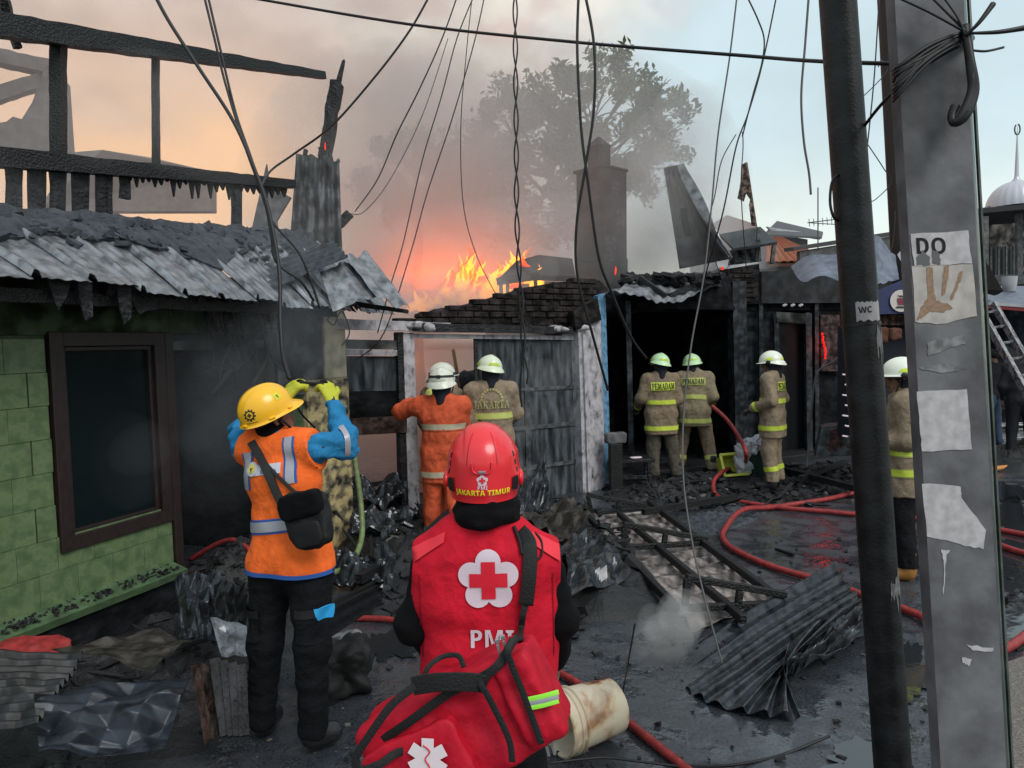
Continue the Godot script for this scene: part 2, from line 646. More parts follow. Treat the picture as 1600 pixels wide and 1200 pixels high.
# palm, four unequal fingers and a thumb; along = wrist to knuckles, back = back of the hand
func hand_field(wrist: Vector3, along: Vector3, back: Vector3, right: bool, curl: float, g := 0.0, c := Color.WHITE) -> Field:
	var f := field(0.0, Vector3.ONE, 220.0)
	along = along.normalized()
	back = (back - along * back.dot(along)).normalized()
	var side := along.cross(back) * (1.0 if right else -1.0)   # towards the thumb
	for e in 4: f.bone(wrist + side * (0.018 - e * 0.012), wrist + along * 0.085 + side * (0.03 - e * 0.02), 0.015 + g, 0.012 + g, back, 1.1, c)
	var hinge := along.cross(back)
	var lens := [0.068, 0.076, 0.07, 0.055]
	for e in 4:
		var p := wrist + along * (0.088 - 0.004 * absf(e - 1.0)) + side * (0.031 - e * 0.0205)
		var d := along
		for n in 3:
			d = d.rotated(hinge, -curl * (0.75 if n == 0 else 1.0))
			var l: float = lens[e] * [0.46, 0.3, 0.24][n]
			f.bone(p, p + d * l, 0.0095 + g, 0.0085 + g, Vector3.ZERO, 1.0, c)
			p += d * l
	var tp := wrist + along * 0.03 + side * 0.03
	var td := (along * 0.6 + side * 0.75 - back * 0.25).normalized()
	f.bone(tp, tp + td * 0.04, 0.014 + g, 0.011 + g, Vector3.ZERO, 1.0, c)
	tp += td * 0.04
	td = (td + along * 0.7 - back * 0.35 * curl).normalized()
	f.bone(tp, tp + td * 0.033, 0.0105 + g, 0.009 + g, Vector3.ZERO, 1.0, c)
	return f

func head_field(j: Dictionary, skin: Color, hair: Color) -> Field:
	var f := field(0.0, Vector3.ONE, 150.0)
	var s: float = j.s
	var h: Vector3 = j.head
	var fw: Vector3 = j.look.normalized()
	var r := fw.cross(Vector3.UP).normalized()
	var up := r.cross(fw)
	f.bone(j.neck - up * 0.02, h - up * 0.05 + fw * -0.01, 0.052 * s, 0.05 * s, Vector3.ZERO, 1.0, skin)
	f.bone(h + up * 0.035 - fw * 0.02, h + up * 0.02 + fw * 0.01, 0.085 * s, 0.08 * s, r, 1.12, hair)
	f.bone(h - up * 0.01 + fw * 0.035, h - up * 0.05 + fw * 0.045, 0.062 * s, 0.05 * s, r, 1.1, skin)
	f.bone(h - up * 0.085 + fw * 0.055, h - up * 0.085 + fw * 0.06, 0.034 * s, 0.032 * s, Vector3.ZERO, 1.0, skin)
	f.bone(h + up * 0.012 + fw * 0.1, h - up * 0.022 + fw * 0.112, 0.009, 0.013, Vector3.ZERO, 1.0, skin)
	for e in [-1.0, 1.0]:
		f.bone(h + r * 0.08 * e * s + up * 0.01 - fw * 0.005, h + r * 0.082 * e * s - up * 0.03, 0.016, 0.01, r, 2.0, skin)
		f.bone(h + r * 0.032 * e + up * 0.005 + fw * 0.085, h + r * 0.034 * e + up * 0.005 + fw * 0.085, 0.013, 0.013, Vector3.ZERO, 1.0, Color(0.03, 0.025, 0.02))
		f.bone(h + r * 0.02 * e + up * 0.03 + fw * 0.092, h + r * 0.045 * e + up * 0.032 + fw * 0.08, 0.009, 0.008, Vector3.ZERO, 1.0, hair)
	f.bone(h - r * 0.02 - up * 0.058 + fw * 0.096, h + r * 0.02 - up * 0.058 + fw * 0.096, 0.0085, 0.0085, Vector3.ZERO, 1.0, Color(skin.r * 0.75, skin.g * 0.45, skin.b * 0.45))
	return f

# the continuous figure under the clothes
func body(root: Node3D, j: Dictionary, skin: Color, cloth: Color, hands := [], cell := 0.022, head_cell := 0.008) -> void:
	var m := Mb.new()
	var f := field()
	torso_bones(f, j, -0.004, cloth)
	arm_bones(f, j, -0.004, cloth)
	leg_bones(f, j, -0.006, cloth)
	f.bone(j.neck, j.head, 0.05 * j.s, 0.06 * j.s, Vector3.ZERO, 1.0, skin)
	f.mesh(m, cell, true)
	head_field(j, skin, Color(0.012, 0.01, 0.01)).mesh(m, head_cell, true)
	for h in hands: h.mesh(m, 0.007, true)
	local_obj("body", m, mat("skin_and_underlayer", Color.WHITE, 0.65, {vc = true}), root)

# bands that lie on a garment: o and axis give the line they go round
func band(f: Field, o: Vector3, axis: Vector3, front: Vector3, y0: float, y1: float, a0: float, a1: float, off := 0.004, n := 36, rows := 2, reach := 0.45, tilt := 0.0) -> Mb:
	var m := Mb.new()
	var z := (front - axis * front.dot(axis)).normalized()
	var x := axis.cross(z)
	for r in rows + 1:
		for k in n + 1:
			var a := lerpf(a0, a1, float(k) / n)
			var dir := x * sin(a) + z * cos(a)
			var c := o + axis * (lerpf(y0, y1, float(r) / rows) + tilt * sin(a))
			var p := f.hit(c + dir * reach, -dir, reach)
			m.vert(p + dir * off)
	m.grid(rows + 1, n + 1, 0)
	return m

# flat triangles (x right, y up, metres) laid on a garment seen from dir
func lay(f: Field, tris: PackedVector2Array, o: Vector3, right: Vector3, up: Vector3, off: float, longest := 0.03) -> Mb:
	var m := Mb.new()
	var dir := right.cross(up).normalized()
	var todo := []
	for k in range(0, tris.size(), 3): todo.append([tris[k], tris[k + 1], tris[k + 2]])
	var known := {}
	while todo.size():
		var t: Array = todo.pop_back()
		var l := [t[0].distance_to(t[1]), t[1].distance_to(t[2]), t[2].distance_to(t[0])]
		var w := l.find(l.max())
		if l[w] > longest:
			var mid: Vector2 = (t[w] + t[(w + 1) % 3]) * 0.5
			todo.append([t[w], mid, t[(w + 2) % 3]]); todo.append([mid, t[(w + 1) % 3], t[(w + 2) % 3]])
			continue
		var id := []
		for p in t:
			var key = (p * 20000.0).round()
			if not known.has(key):
				var q: Vector3 = o + right * p.x + up * p.y
				known[key] = m.vert(f.hit(q + dir * 0.3, -dir, 0.7) + dir * off)
			id.append(known[key])
		m.tri(id[0], id[1], id[2])
	return m

func tris_of(poly: PackedVector2Array) -> PackedVector2Array:
	var out := PackedVector2Array()
	for k in Geometry2D.triangulate_polygon(poly): out.append(poly[k])
	return out

func rect(x0: float, y0: float, x1: float, y1: float) -> PackedVector2Array:
	return PackedVector2Array([Vector2(x0, y0), Vector2(x1, y0), Vector2(x1, y1), Vector2(x0, y1)])

func circle(c: Vector2, r: float, n := 24) -> PackedVector2Array:
	var out := PackedVector2Array()
	for k in n: out.append(c + Vector2(cos(TAU * k / n), sin(TAU * k / n)) * r)
	return out

func cross_shape(a: float, w: float) -> PackedVector2Array:
	return PackedVector2Array([Vector2(-w, -a), Vector2(w, -a), Vector2(w, -w), Vector2(a, -w), Vector2(a, w), Vector2(w, w), Vector2(w, a), Vector2(-w, a), Vector2(-w, w), Vector2(-a, w), Vector2(-a, -w), Vector2(-w, -w)])

func flower(r: float) -> PackedVector2Array:
	var p := circle(Vector2.ZERO, r * 0.62, 20)
	for k in 5:
		var a := PI / 2 + TAU * k / 5
		p = Geometry2D.merge_polygons(p, circle(Vector2(cos(a), sin(a)) * r * 0.6, r * 0.42, 26))[0]
	return p

func letters(text: String, height: float, font := "Droid Sans", weight := 700, squeeze := 1.0) -> PackedVector2Array:
	var t := TextMesh.new()
	var sf := SystemFont.new()
	sf.font_names = PackedStringArray([font])
	sf.font_weight = weight
	t.font = sf
	t.text = text
	t.font_size = 64
	t.pixel_size = height / 46.0
	t.depth = 0.0
	t.curve_step = 3.0
	var s := t.get_mesh_arrays()
	var v: PackedVector3Array = s[Mesh.ARRAY_VERTEX]
	var ix: PackedInt32Array = s[Mesh.ARRAY_INDEX] if s[Mesh.ARRAY_INDEX] != null else PackedInt32Array(range(v.size()))
	var nn: PackedVector3Array = s[Mesh.ARRAY_NORMAL]
	var out := PackedVector2Array()
	for k in range(0, ix.size(), 3):
		if nn[ix[k]].z > 0.5:
			for e in 3: out.append(Vector2(v[ix[k + e]].x * squeeze, v[ix[k + e]].y))
	return out

# flat letters or marks on a flat face
func flat_mark(tris: PackedVector2Array, o: Vector3, right: Vector3, up: Vector3) -> Mb:
	var m := Mb.new()
	for k in range(0, tris.size(), 3):
		for e in 3: m.vert(o + right * tris[k + e].x + up * tris[k + e].y)
		m.tri(k, k + 1, k + 2)
	return m

# a hard shell: pos(a, t): a = bearing (0 front, positive to the right), t = 0 crown .. 1 rim
func shell(f: Callable, na := 40, nt := 14) -> Mb:
	var m := Mb.new()
	for side in 2:
		var n := m.v.size()
		for r in nt + 1:
			for k in na:
				var a := TAU * k / na
				var p: Vector3 = f.call(a, float(r) / nt)
				if side == 1: p = p * 0.955
				m.vert(p)
		m.grid(nt + 1, na, n, true, side == 1)
	var rim := nt * na
	var inner := (nt + 1) * na + nt * na
	for k in na:
		m.quad(m.v[rim + k], m.v[rim + (k + 1) % na], m.v[inner + (k + 1) % na], m.v[inner + k])
	return m

# a mark on a shell round bearing a0 and station t0
func shell_mark(f: Callable, tris: PackedVector2Array, a0: float, t0: float, off: float, longest := 0.02) -> Mb:
	var m := Mb.new()
	var o: Vector3 = f.call(a0, t0)
	var da: float = (f.call(a0 + 0.05, t0) - f.call(a0 - 0.05, t0)).length() / 0.1
	var dt: float = (f.call(a0, t0 + 0.03) - f.call(a0, t0 - 0.03)).length() / 0.06
	var todo := []
	for k in range(0, tris.size(), 3): todo.append([tris[k], tris[k + 1], tris[k + 2]])
	while todo.size():
		var t: Array = todo.pop_back()
		var l := [t[0].distance_to(t[1]), t[1].distance_to(t[2]), t[2].distance_to(t[0])]
		var w := l.find(l.max())
		if l[w] > longest:
			var mid: Vector2 = (t[w] + t[(w + 1) % 3]) * 0.5
			todo.append([t[w], mid, t[(w + 2) % 3]]); todo.append([mid, t[(w + 1) % 3], t[(w + 2) % 3]])
			continue
		var n := m.v.size()
		for p in t:
			var aa: float = a0 - p.x / da
			var tt: float = t0 - p.y / dt
			var q: Vector3 = f.call(aa, tt)
			var nn: Vector3 = (f.call(aa + 0.02, tt) - f.call(aa - 0.02, tt)).cross(f.call(aa, tt + 0.02) - f.call(aa, tt - 0.02)).normalized()
			if nn.dot(q) < 0.0: nn = -nn
			m.vert(q + nn * off)
		m.tri(n, n + 1, n + 2)
	return m
# ---------------------------------------------------------------- helmets and firefighters
func look_basis(dir: Vector3, tilt := 0.0) -> Basis:
	var z := -dir.normalized()
	var x := Vector3.UP.cross(z).normalized()
	return Basis(x, z.cross(x), z) * Basis(Vector3.BACK, tilt)

func fire_shell(a: float, t: float) -> Vector3:
	var d := Vector3(sin(a), 0, -cos(a))
	if t <= 0.8:
		var ph := t / 0.8 * PI * 0.5
		var p := Vector3(d.x * 0.122 * sin(ph), 0.125 * cos(ph), d.z * 0.142 * sin(ph))
		return p * (1.0 + 0.05 * exp(-pow(p.x / 0.02, 2.0)) * smoothstep(0.02, 0.08, p.y))
	var e := (t - 0.8) / 0.2
	var back := maxf(0.0, -cos(a))
	var out := 0.012 + 0.03 * maxf(0.0, cos(a)) * maxf(0.0, cos(a)) + 0.022 * back
	return Vector3(d.x * (0.122 + out * e), -0.012 * e - 0.045 * back * e * e, d.z * (0.142 + out * e))

func fire_helmet(root: Node3D, j: Dictionary, shell_mat: Material, mark: Color, label := "", tilt := 0.0, band_dark := false) -> void:
	var m := shell(fire_shell, 36, 15)
	var h := local_obj("helmet", m, shell_mat, root)
	if label: h.set_meta("label", label)
	h.transform = Transform3D(look_basis(j.look, tilt) * Basis.from_scale(Vector3.ONE * 1.04), j.head + Vector3(0, 0.035, 0))
	var mk := mat("helmet_mark_%d" % int(mark.g * 100), mark, 0.4)
	for s in [-1.0, 1.0]:
		local_obj("reflective_flash", shell_mark(fire_shell, tris_of(PackedVector2Array([Vector2(-0.05, -0.012), Vector2(0.045, -0.02), Vector2(0.03, 0.02), Vector2(-0.03, 0.012)])), PI / 2 * s, 0.66, 0.002), mk, h)
		var b := Mb.new()
		lump(b, Vector3(0.128 * s, -0.002, -0.01), Vector3(0.012, 0.022, 0.03), 0.1, 20.0, 6, 10)
		local_obj("visor_pivot", b, mat("black_plastic", lin(0.015, 0.015, 0.017), 0.4), h)
	local_obj("reflective_flash", shell_mark(fire_shell, tris_of(PackedVector2Array([Vector2(-0.06, -0.015), Vector2(0.06, -0.015), Vector2(0.045, 0.014), Vector2(-0.045, 0.014)])), PI, 0.7, 0.002), mk, h)
	if band_dark:
		var n := Mb.new()
		for k in 29:
			for y in [0.55, 0.64]:
				var p := fire_shell(PI * 0.5 + PI * k / 28.0, y)
				n.vert(p * 1.02)
		n.grid(29, 2, 0)
		local_obj("goggle_strap", n, mat("black_strap", lin(0.012, 0.012, 0.014), 0.7), h)
		var g := Mb.new()
		box(g, Transform3D(Basis.IDENTITY, fire_shell(PI, 0.6) + Vector3(0, 0, 0.006)), Vector3(0.035, 0.03, 0.012), 0.003)
		local_obj("strap_clip", g, mat("black_strap", lin(0.012, 0.012, 0.014), 0.7), h)
	var c := Mb.new()
	var pts := []
	for k in 9:
		var a := PI * k / 8.0
		pts.append(Vector3(cos(a) * 0.1, -0.02 - sin(a) * 0.13, -0.03 - sin(a) * 0.03))
	tube(c, smooth_path(pts, 3), 0.005, 5)
	local_obj("chin_strap", c, mat("black_strap", lin(0.012, 0.012, 0.014), 0.7), h)

func neck_cloth(root: Node3D, j: Dictionary, mt: Material, low := 0.0) -> void:
	var f := field(0.008, Vector3(30, 12, 30), 80.0)
	var fw: Vector3 = j.look.normalized()
	f.bone(j.neck + Vector3(0, 0.02, 0), j.head - fw * 0.025 - Vector3(0, 0.02, 0), 0.078, 0.088)
	f.bone(j.neck + Vector3(0, -0.01 - low, 0.045), j.head - fw * 0.05 - Vector3(0, 0.04, 0), 0.06, 0.07)
	f.clips.append([fw, (j.head + fw * 0.02).dot(fw)])
	var m := Mb.new()
	f.mesh(m, 0.012)
	local_obj("neck_curtain", m, mt, root)

# opts: jacket, trousers, stripe, helmet (materials); stripes: heights; back: lettering
func firefighter(label: String, where: Vector3, yaw: float, h: float, over: Dictionary, o: Dictionary) -> Node3D:
	var root := thing("person", label, "person", where, o.get("group", ""), yaw)
	var j := joints(h, over)
	var s: float = j.s
	var skin := Color(0.19, 0.1, 0.065)
	var hands := []
	for e in "lr":
		var al: Vector3 = (j["wr" + e] - j["el" + e]).normalized()
		hands.append(hand_field(j["wr" + e], al, Vector3.UP if absf(al.y) < 0.8 else Vector3.FORWARD, e == "r", 0.7, 0.0015, Color(0.03, 0.03, 0.03)))
	body(root, j, skin, Color(0.02, 0.02, 0.02), hands)
	var cell: float = o.get("cell", 0.02)
	var tr := field(0.014, Vector3(90, 40, 90))
	leg_bones(tr, j, 0.03, Color.WHITE, false)
	tr.bone(j.pelvis - Vector3(0.06, 0, 0), j.pelvis + Vector3(0.06, 0, 0), 0.115, 0.115)
	tr.clips.append([Vector3.DOWN, -0.1])
	var m := Mb.new()
	tr.mesh(m, cell)
	var trousers := local_obj("trousers", m, o.trousers, root)
	var jk := field(0.014, Vector3(70, 45, 70))
	torso_bones(jk, j, 0.035, Color.WHITE, 1.2)
	arm_bones(jk, j, 0.028, Color.WHITE, "lr", 0.92)
	var hem: float = o.get("hem", 0.78) * s
	jk.bone(j.pelvis - Vector3(0.075, 0.0, 0), Vector3(j.pelvis.x - 0.075, hem - 0.04, j.pelvis.z), 0.135 * s, 0.145 * s)
	jk.bone(j.pelvis + Vector3(0.075, 0.0, 0), Vector3(j.pelvis.x + 0.075, hem - 0.04, j.pelvis.z), 0.135 * s, 0.145 * s)
	jk.bone(j.neck - Vector3(0, 0.03, 0), j.neck + Vector3(0, 0.035, 0), 0.08 * s, 0.078 * s)
	jk.clips.append([Vector3.DOWN, -hem])
	m = Mb.new()
	jk.mesh(m, cell)
	var jacket := local_obj("jacket", m, o.jacket, root)
	var torso := field(0.014, Vector3(70, 45, 70))
	torso_bones(torso, j, 0.035, Color.WHITE, 1.2)
	torso.bone(j.pelvis - Vector3(0.075, 0.0, 0), Vector3(j.pelvis.x - 0.075, hem - 0.04, j.pelvis.z), 0.135 * s, 0.145 * s)
	torso.bone(j.pelvis + Vector3(0.075, 0.0, 0), Vector3(j.pelvis.x + 0.075, hem - 0.04, j.pelvis.z), 0.135 * s, 0.145 * s)
	for st in o.get("stripes", [0.84, 1.16]):
		var up: Vector3 = (j.neck - j.pelvis).normalized() if st > 0.95 else Vector3.UP
		var org: Vector3 = j.pelvis + up * (st * s - j.pelvis.y)
		local_obj("reflective_stripe", band(torso, org, up, Vector3.BACK, -0.026, 0.026, -PI, PI, 0.009, 44), o.stripe, jacket)
		local_obj("stripe_edge", band(torso, org, up, Vector3.BACK, -0.036, 0.036, -PI, PI, 0.006, 44), o.get("edge", o.stripe), jacket)
	for e in "lr":
		var ax: Vector3 = (j["kn" + e] - j["an" + e]).normalized()
		if o.get("shins", true): local_obj("reflective_stripe", band(tr, j["an" + e].lerp(j["kn" + e], o.get("shin", 0.42)), ax, Vector3.BACK, -0.03, 0.03, -PI, PI, 0.006, 20, 2, 0.25), o.stripe, trousers)
		if o.get("cuffs", true):
			var ar := field(0.014, Vector3(70, 45, 70))
			arm_bones(ar, j, 0.028, Color.WHITE, e)
			var aax: Vector3 = (j["el" + e] - j["wr" + e]).normalized()
			local_obj("cuff_stripe", band(ar, j["wr" + e].lerp(j["el" + e], 0.25), aax, Vector3.UP if absf(aax.y) < 0.9 else Vector3.BACK, -0.022, 0.022, -PI, PI, 0.006, 18, 2, 0.2), o.stripe, jacket)
		var b := field(0.0)
		b.bone(j["an" + e] + Vector3(0, 0.02, 0), j["an" + e] + Vector3(0, 0.16, -0.01), 0.058, 0.066)
		b.bone(j["an" + e] + Vector3(0, -0.035, 0), j["to" + e] + Vector3(0, 0.008, 0), 0.052, 0.046)
		b.clips.append([Vector3.DOWN, -0.004])
		m = Mb.new()
		b.mesh(m, 0.014)
		local_obj("boot", m, o.get("boots", mat("black_rubber", lin(0.012, 0.012, 0.013), 0.5)), root)
	if o.has("back"):
		var up2: Vector3 = (j.neck - j.pelvis).normalized()
		var org2: Vector3 = j.pelvis + up2 * (o.get("back_y", 1.31) * s - j.pelvis.y)
		if o.get("panel", true):
			local_obj("name_panel", lay(torso, tris_of(rect(-0.16, -0.05, 0.16, 0.055)), org2, Vector3.RIGHT, up2, 0.012), o.stripe, jacket)
		local_obj("lettering", lay(torso, letters(o.back, o.get("back_h", 0.06), "Droid Serif", 700, o.get("squeeze", 0.8)), org2, Vector3.RIGHT, up2, 0.017), o.ink, jacket)
	neck_cloth(root, j, o.get("curtain", mat("dark_neck_cloth", lin(0.02, 0.022, 0.03), 0.9)))
	fire_helmet(root, j, o.helmet, o.get("mark", Color(0.4, 0.55, 0.04).linear_to_srgb()), "", o.get("tilt", 0.0), o.get("band_dark", false))
	base_of[root] = where
	root.set_meta("label", label)
	torso_of[root] = torso
	joints_of[root] = j
	return root
var torso_of := {}
var joints_of := {}
func _ready() -> void:
	rng.seed = 11
	bumpy.seed = 5
	bumpy.frequency = 0.025
	bumpy.fractal_octaves = 3
	crinkle.seed = 9
	crinkle.frequency = 0.12
	crinkle.fractal_octaves = 2
	var cam := Camera3D.new()
	cam.name = "camera"
	cam.fov = rad_to_deg(2.0 * atan(600.0 / F))
	cam.position = Vector3(0, 1.93, 0)
	cam.rotation_degrees = Vector3(-3.3, 0, -1.5)
	cam.near = 0.05
	cam.far = 400.0
	cam.current = true
	add_child(cam)
	view = cam.transform
	var env := Environment.new()
	env.background_mode = Environment.BG_SKY
	var sky := Sky.new()
	var pano := PanoramaSkyMaterial.new()
	pano.panorama = sky_picture()
	sky.sky_material = pano
	env.sky = sky
	env.tonemap_mode = Environment.TONE_MAPPER_LINEAR
	env.tonemap_exposure = 1.36
	env.sdfgi_enabled = true
	env.ssao_enabled = true
	env.ssil_enabled = true
	env.volumetric_fog_enabled = true
	env.volumetric_fog_density = 0.0
	var we := WorldEnvironment.new()
	we.name = "world_environment"
	we.environment = env
	add_child(we)
	var sun := DirectionalLight3D.new()
	sun.name = "veiled_sun"
	sun.light_energy = 0.5
	sun.light_color = Color(1.0, 0.97, 0.93)
	sun.light_angular_distance = 30.0
	sun.shadow_enabled = true
	add_child(sun)
	sun.look_at_from_position(Vector3(5, 8, 6), Vector3.ZERO)
	make_textures()
	build_ground()
	build_green_house()
	build_burnt_house()
	build_shop()
	build_background()
	build_fire_and_smoke()
	build_people()
	build_street_things()
	build_cables()

func sky_picture() -> ImageTexture:
	var w := 1024
	var h := 512
	var im := Image.create(w, h, false, Image.FORMAT_RGBF)
	var n := FastNoiseLite.new()
	n.seed = 21
	n.frequency = 1.0
	n.fractal_octaves = 4
	n.domain_warp_enabled = true
	n.domain_warp_amplitude = 0.35
	n.domain_warp_frequency = 1.6
	for y in h:
		var el := (0.5 - (y + 0.5) / h) * PI
		var ce := cos(el)
		for x in w:
			if el < -0.08:
				im.set_pixel(x, y, Color(0.1, 0.1, 0.11))
				continue
			var az := wrapf((x + 0.5) / w * TAU, -PI, PI)
			var d := Vector3(sin(az) * ce, sin(el) * 1.6, -cos(az) * ce)
			var n1 := n.get_noise_3d(d.x * 2.2, d.y * 2.6, d.z * 2.2)
			var n2 := n.get_noise_3d(d.x * 5.0 + 7.0, d.y * 6.0, d.z * 5.0)
			var n3 := n.get_noise_3d(d.x * 11.0, d.y * 12.0 + 3.0, d.z * 11.0)
			var e := maxf(el, 0.0)
			var c := Vector3(0.74, 0.76, 0.65).lerp(Vector3(0.47, 0.585, 0.63), smoothstep(0.02, 0.27, e + 0.05 * n1)).lerp(Vector3(0.56, 0.66, 0.73), smoothstep(0.3, 1.1, e))
			c *= 1.0 + 0.16 * n1 + 0.06 * n2
			# the plume: it rises ahead to the left and drifts away from the street
			var s := smoothstep(0.24, -0.16, az + 0.3 * n1 + 0.1 * n2 - 0.1 * e) * smoothstep(-2.2, -1.2, az) * smoothstep(1.5, 0.7, e)
			var smoke := Vector3(0.53, 0.43, 0.385)
			smoke = smoke.lerp(Vector3(0.33, 0.30, 0.30), smoothstep(-0.05, 0.42, n2 + 0.5 * n1 + 0.4 * n3) * 0.85)
			smoke = smoke.lerp(Vector3(0.8, 0.75, 0.66), smoothstep(0.0, 0.4, -n2 - 0.5 * n3 + 0.12) * smoothstep(-0.36, -0.12, az) * 0.85)
			smoke *= 1.0 + 0.35 * n3 + 0.2 * n2
			var glow := exp(-pow((az + 0.44) / 0.26, 2.0) - pow((e - 0.2) / 0.13, 2.0))
			smoke = smoke.lerp(Vector3(0.95, 0.56, 0.29), clampf(glow * (1.0 + 0.6 * n2), 0.0, 1.0))
			c = c.lerp(smoke, s * 0.95)
			im.set_pixel(x, y, Color(c.x, c.y, c.z))
	return ImageTexture.create_from_image(im)

func make_textures() -> void:
	noise_tex("fine", 0.09, 4, [[0.0, grey(0.5)], [0.5, grey(0.8)], [1.0, grey(1.0)]])
	noise_tex("blotch", 0.012, 5, [[0.2, grey(0.7)], [0.5, grey(0.86)], [0.8, grey(1.0)]])
	noise_tex("soot", 0.01, 5, [[0.25, grey(0.32)], [0.48, grey(0.6)], [0.65, grey(0.88)], [0.85, grey(1.0)]])
	noise_tex("wet", 0.012, 4, [[0.3, grey(0.25)], [0.5, grey(0.6)], [0.7, grey(1.0)]], 0.0, 512, FastNoiseLite.TYPE_SIMPLEX_SMOOTH, 8)
	noise_tex("n_fine", 0.08, 4, [], 3.0)
	noise_tex("n_rough", 0.03, 5, [], 8.0)
	noise_tex("n_soft", 0.012, 3, [], 6.0)
	noise_tex("n_char", 0.05, 2, [], 10.0, 512, FastNoiseLite.TYPE_CELLULAR)
	noise_tex("grit", 0.2, 3, [[0.2, grey(0.62)], [0.45, grey(0.84)], [0.62, grey(0.93)], [0.8, grey(1.0)]])
	noise_tex("peel", 0.014, 5, [[0.0, Color(0.16, 0.15, 0.15)], [0.3, Color(0.27, 0.27, 0.28)], [0.36, Color(0.5, 0.49, 0.5)], [0.5, Color(0.64, 0.61, 0.58)], [0.54, Color(0.86, 0.82, 0.7)], [1.0, Color(1.0, 0.95, 0.8)]])
	noise_tex("peel_white", 0.016, 5, [[0.0, Color(0.2, 0.19, 0.19)], [0.2, Color(0.4, 0.39, 0.38)], [0.26, Color(0.72, 0.71, 0.7)], [0.45, Color(0.88, 0.87, 0.87)], [0.8, Color(1, 1, 1)]], 0.0, 512, FastNoiseLite.TYPE_SIMPLEX_SMOOTH, 17)
	noise_tex("rust", 0.014, 5, [[0.2, Color(0.97, 0.94, 0.88)], [0.52, Color(0.92, 0.87, 0.78)], [0.62, Color(0.78, 0.62, 0.45)], [0.72, Color(0.55, 0.33, 0.19)], [0.9, Color(0.36, 0.18, 0.09)]], 0.0, 512, FastNoiseLite.TYPE_SIMPLEX_SMOOTH, 33)
	noise_tex("tinsheet", 0.012, 5, [[0.2, grey(0.45)], [0.4, grey(0.72)], [0.55, grey(0.92)], [0.8, grey(1.0)]], 0.0, 512, FastNoiseLite.TYPE_SIMPLEX_SMOOTH, 41)
	noise_tex("marble", 0.012, 4, [[0.2, Color(0.72, 0.8, 0.72)], [0.5, Color(0.86, 0.92, 0.84)], [0.6, Color(1.0, 1.0, 0.94)], [0.9, Color(0.8, 0.9, 0.75)]], 0.0, 512, FastNoiseLite.TYPE_SIMPLEX_SMOOTH, 51)
	noise_tex("cloth", 0.02, 4, [[0.2, grey(0.88)], [0.8, grey(1.0)]])
	var rn := FastNoiseLite.new()
	rn.noise_type = FastNoiseLite.TYPE_SIMPLEX_SMOOTH
	rn.frequency = 0.007
	rn.fractal_type = FastNoiseLite.FRACTAL_RIDGED
	rn.fractal_octaves = 3
	rn.domain_warp_enabled = true
	rn.domain_warp_amplitude = 40.0
	rn.domain_warp_frequency = 0.008
	var rt := NoiseTexture2D.new()
	rt.width = 1024
	rt.height = 1024
	rt.seamless = true
	rt.noise = rn
	rt.as_normal_map = true
	rt.bump_strength = 14.0
	tex["n_fold"] = rt
	noise_tex("n_weave", 0.22, 2, [], 2.0)

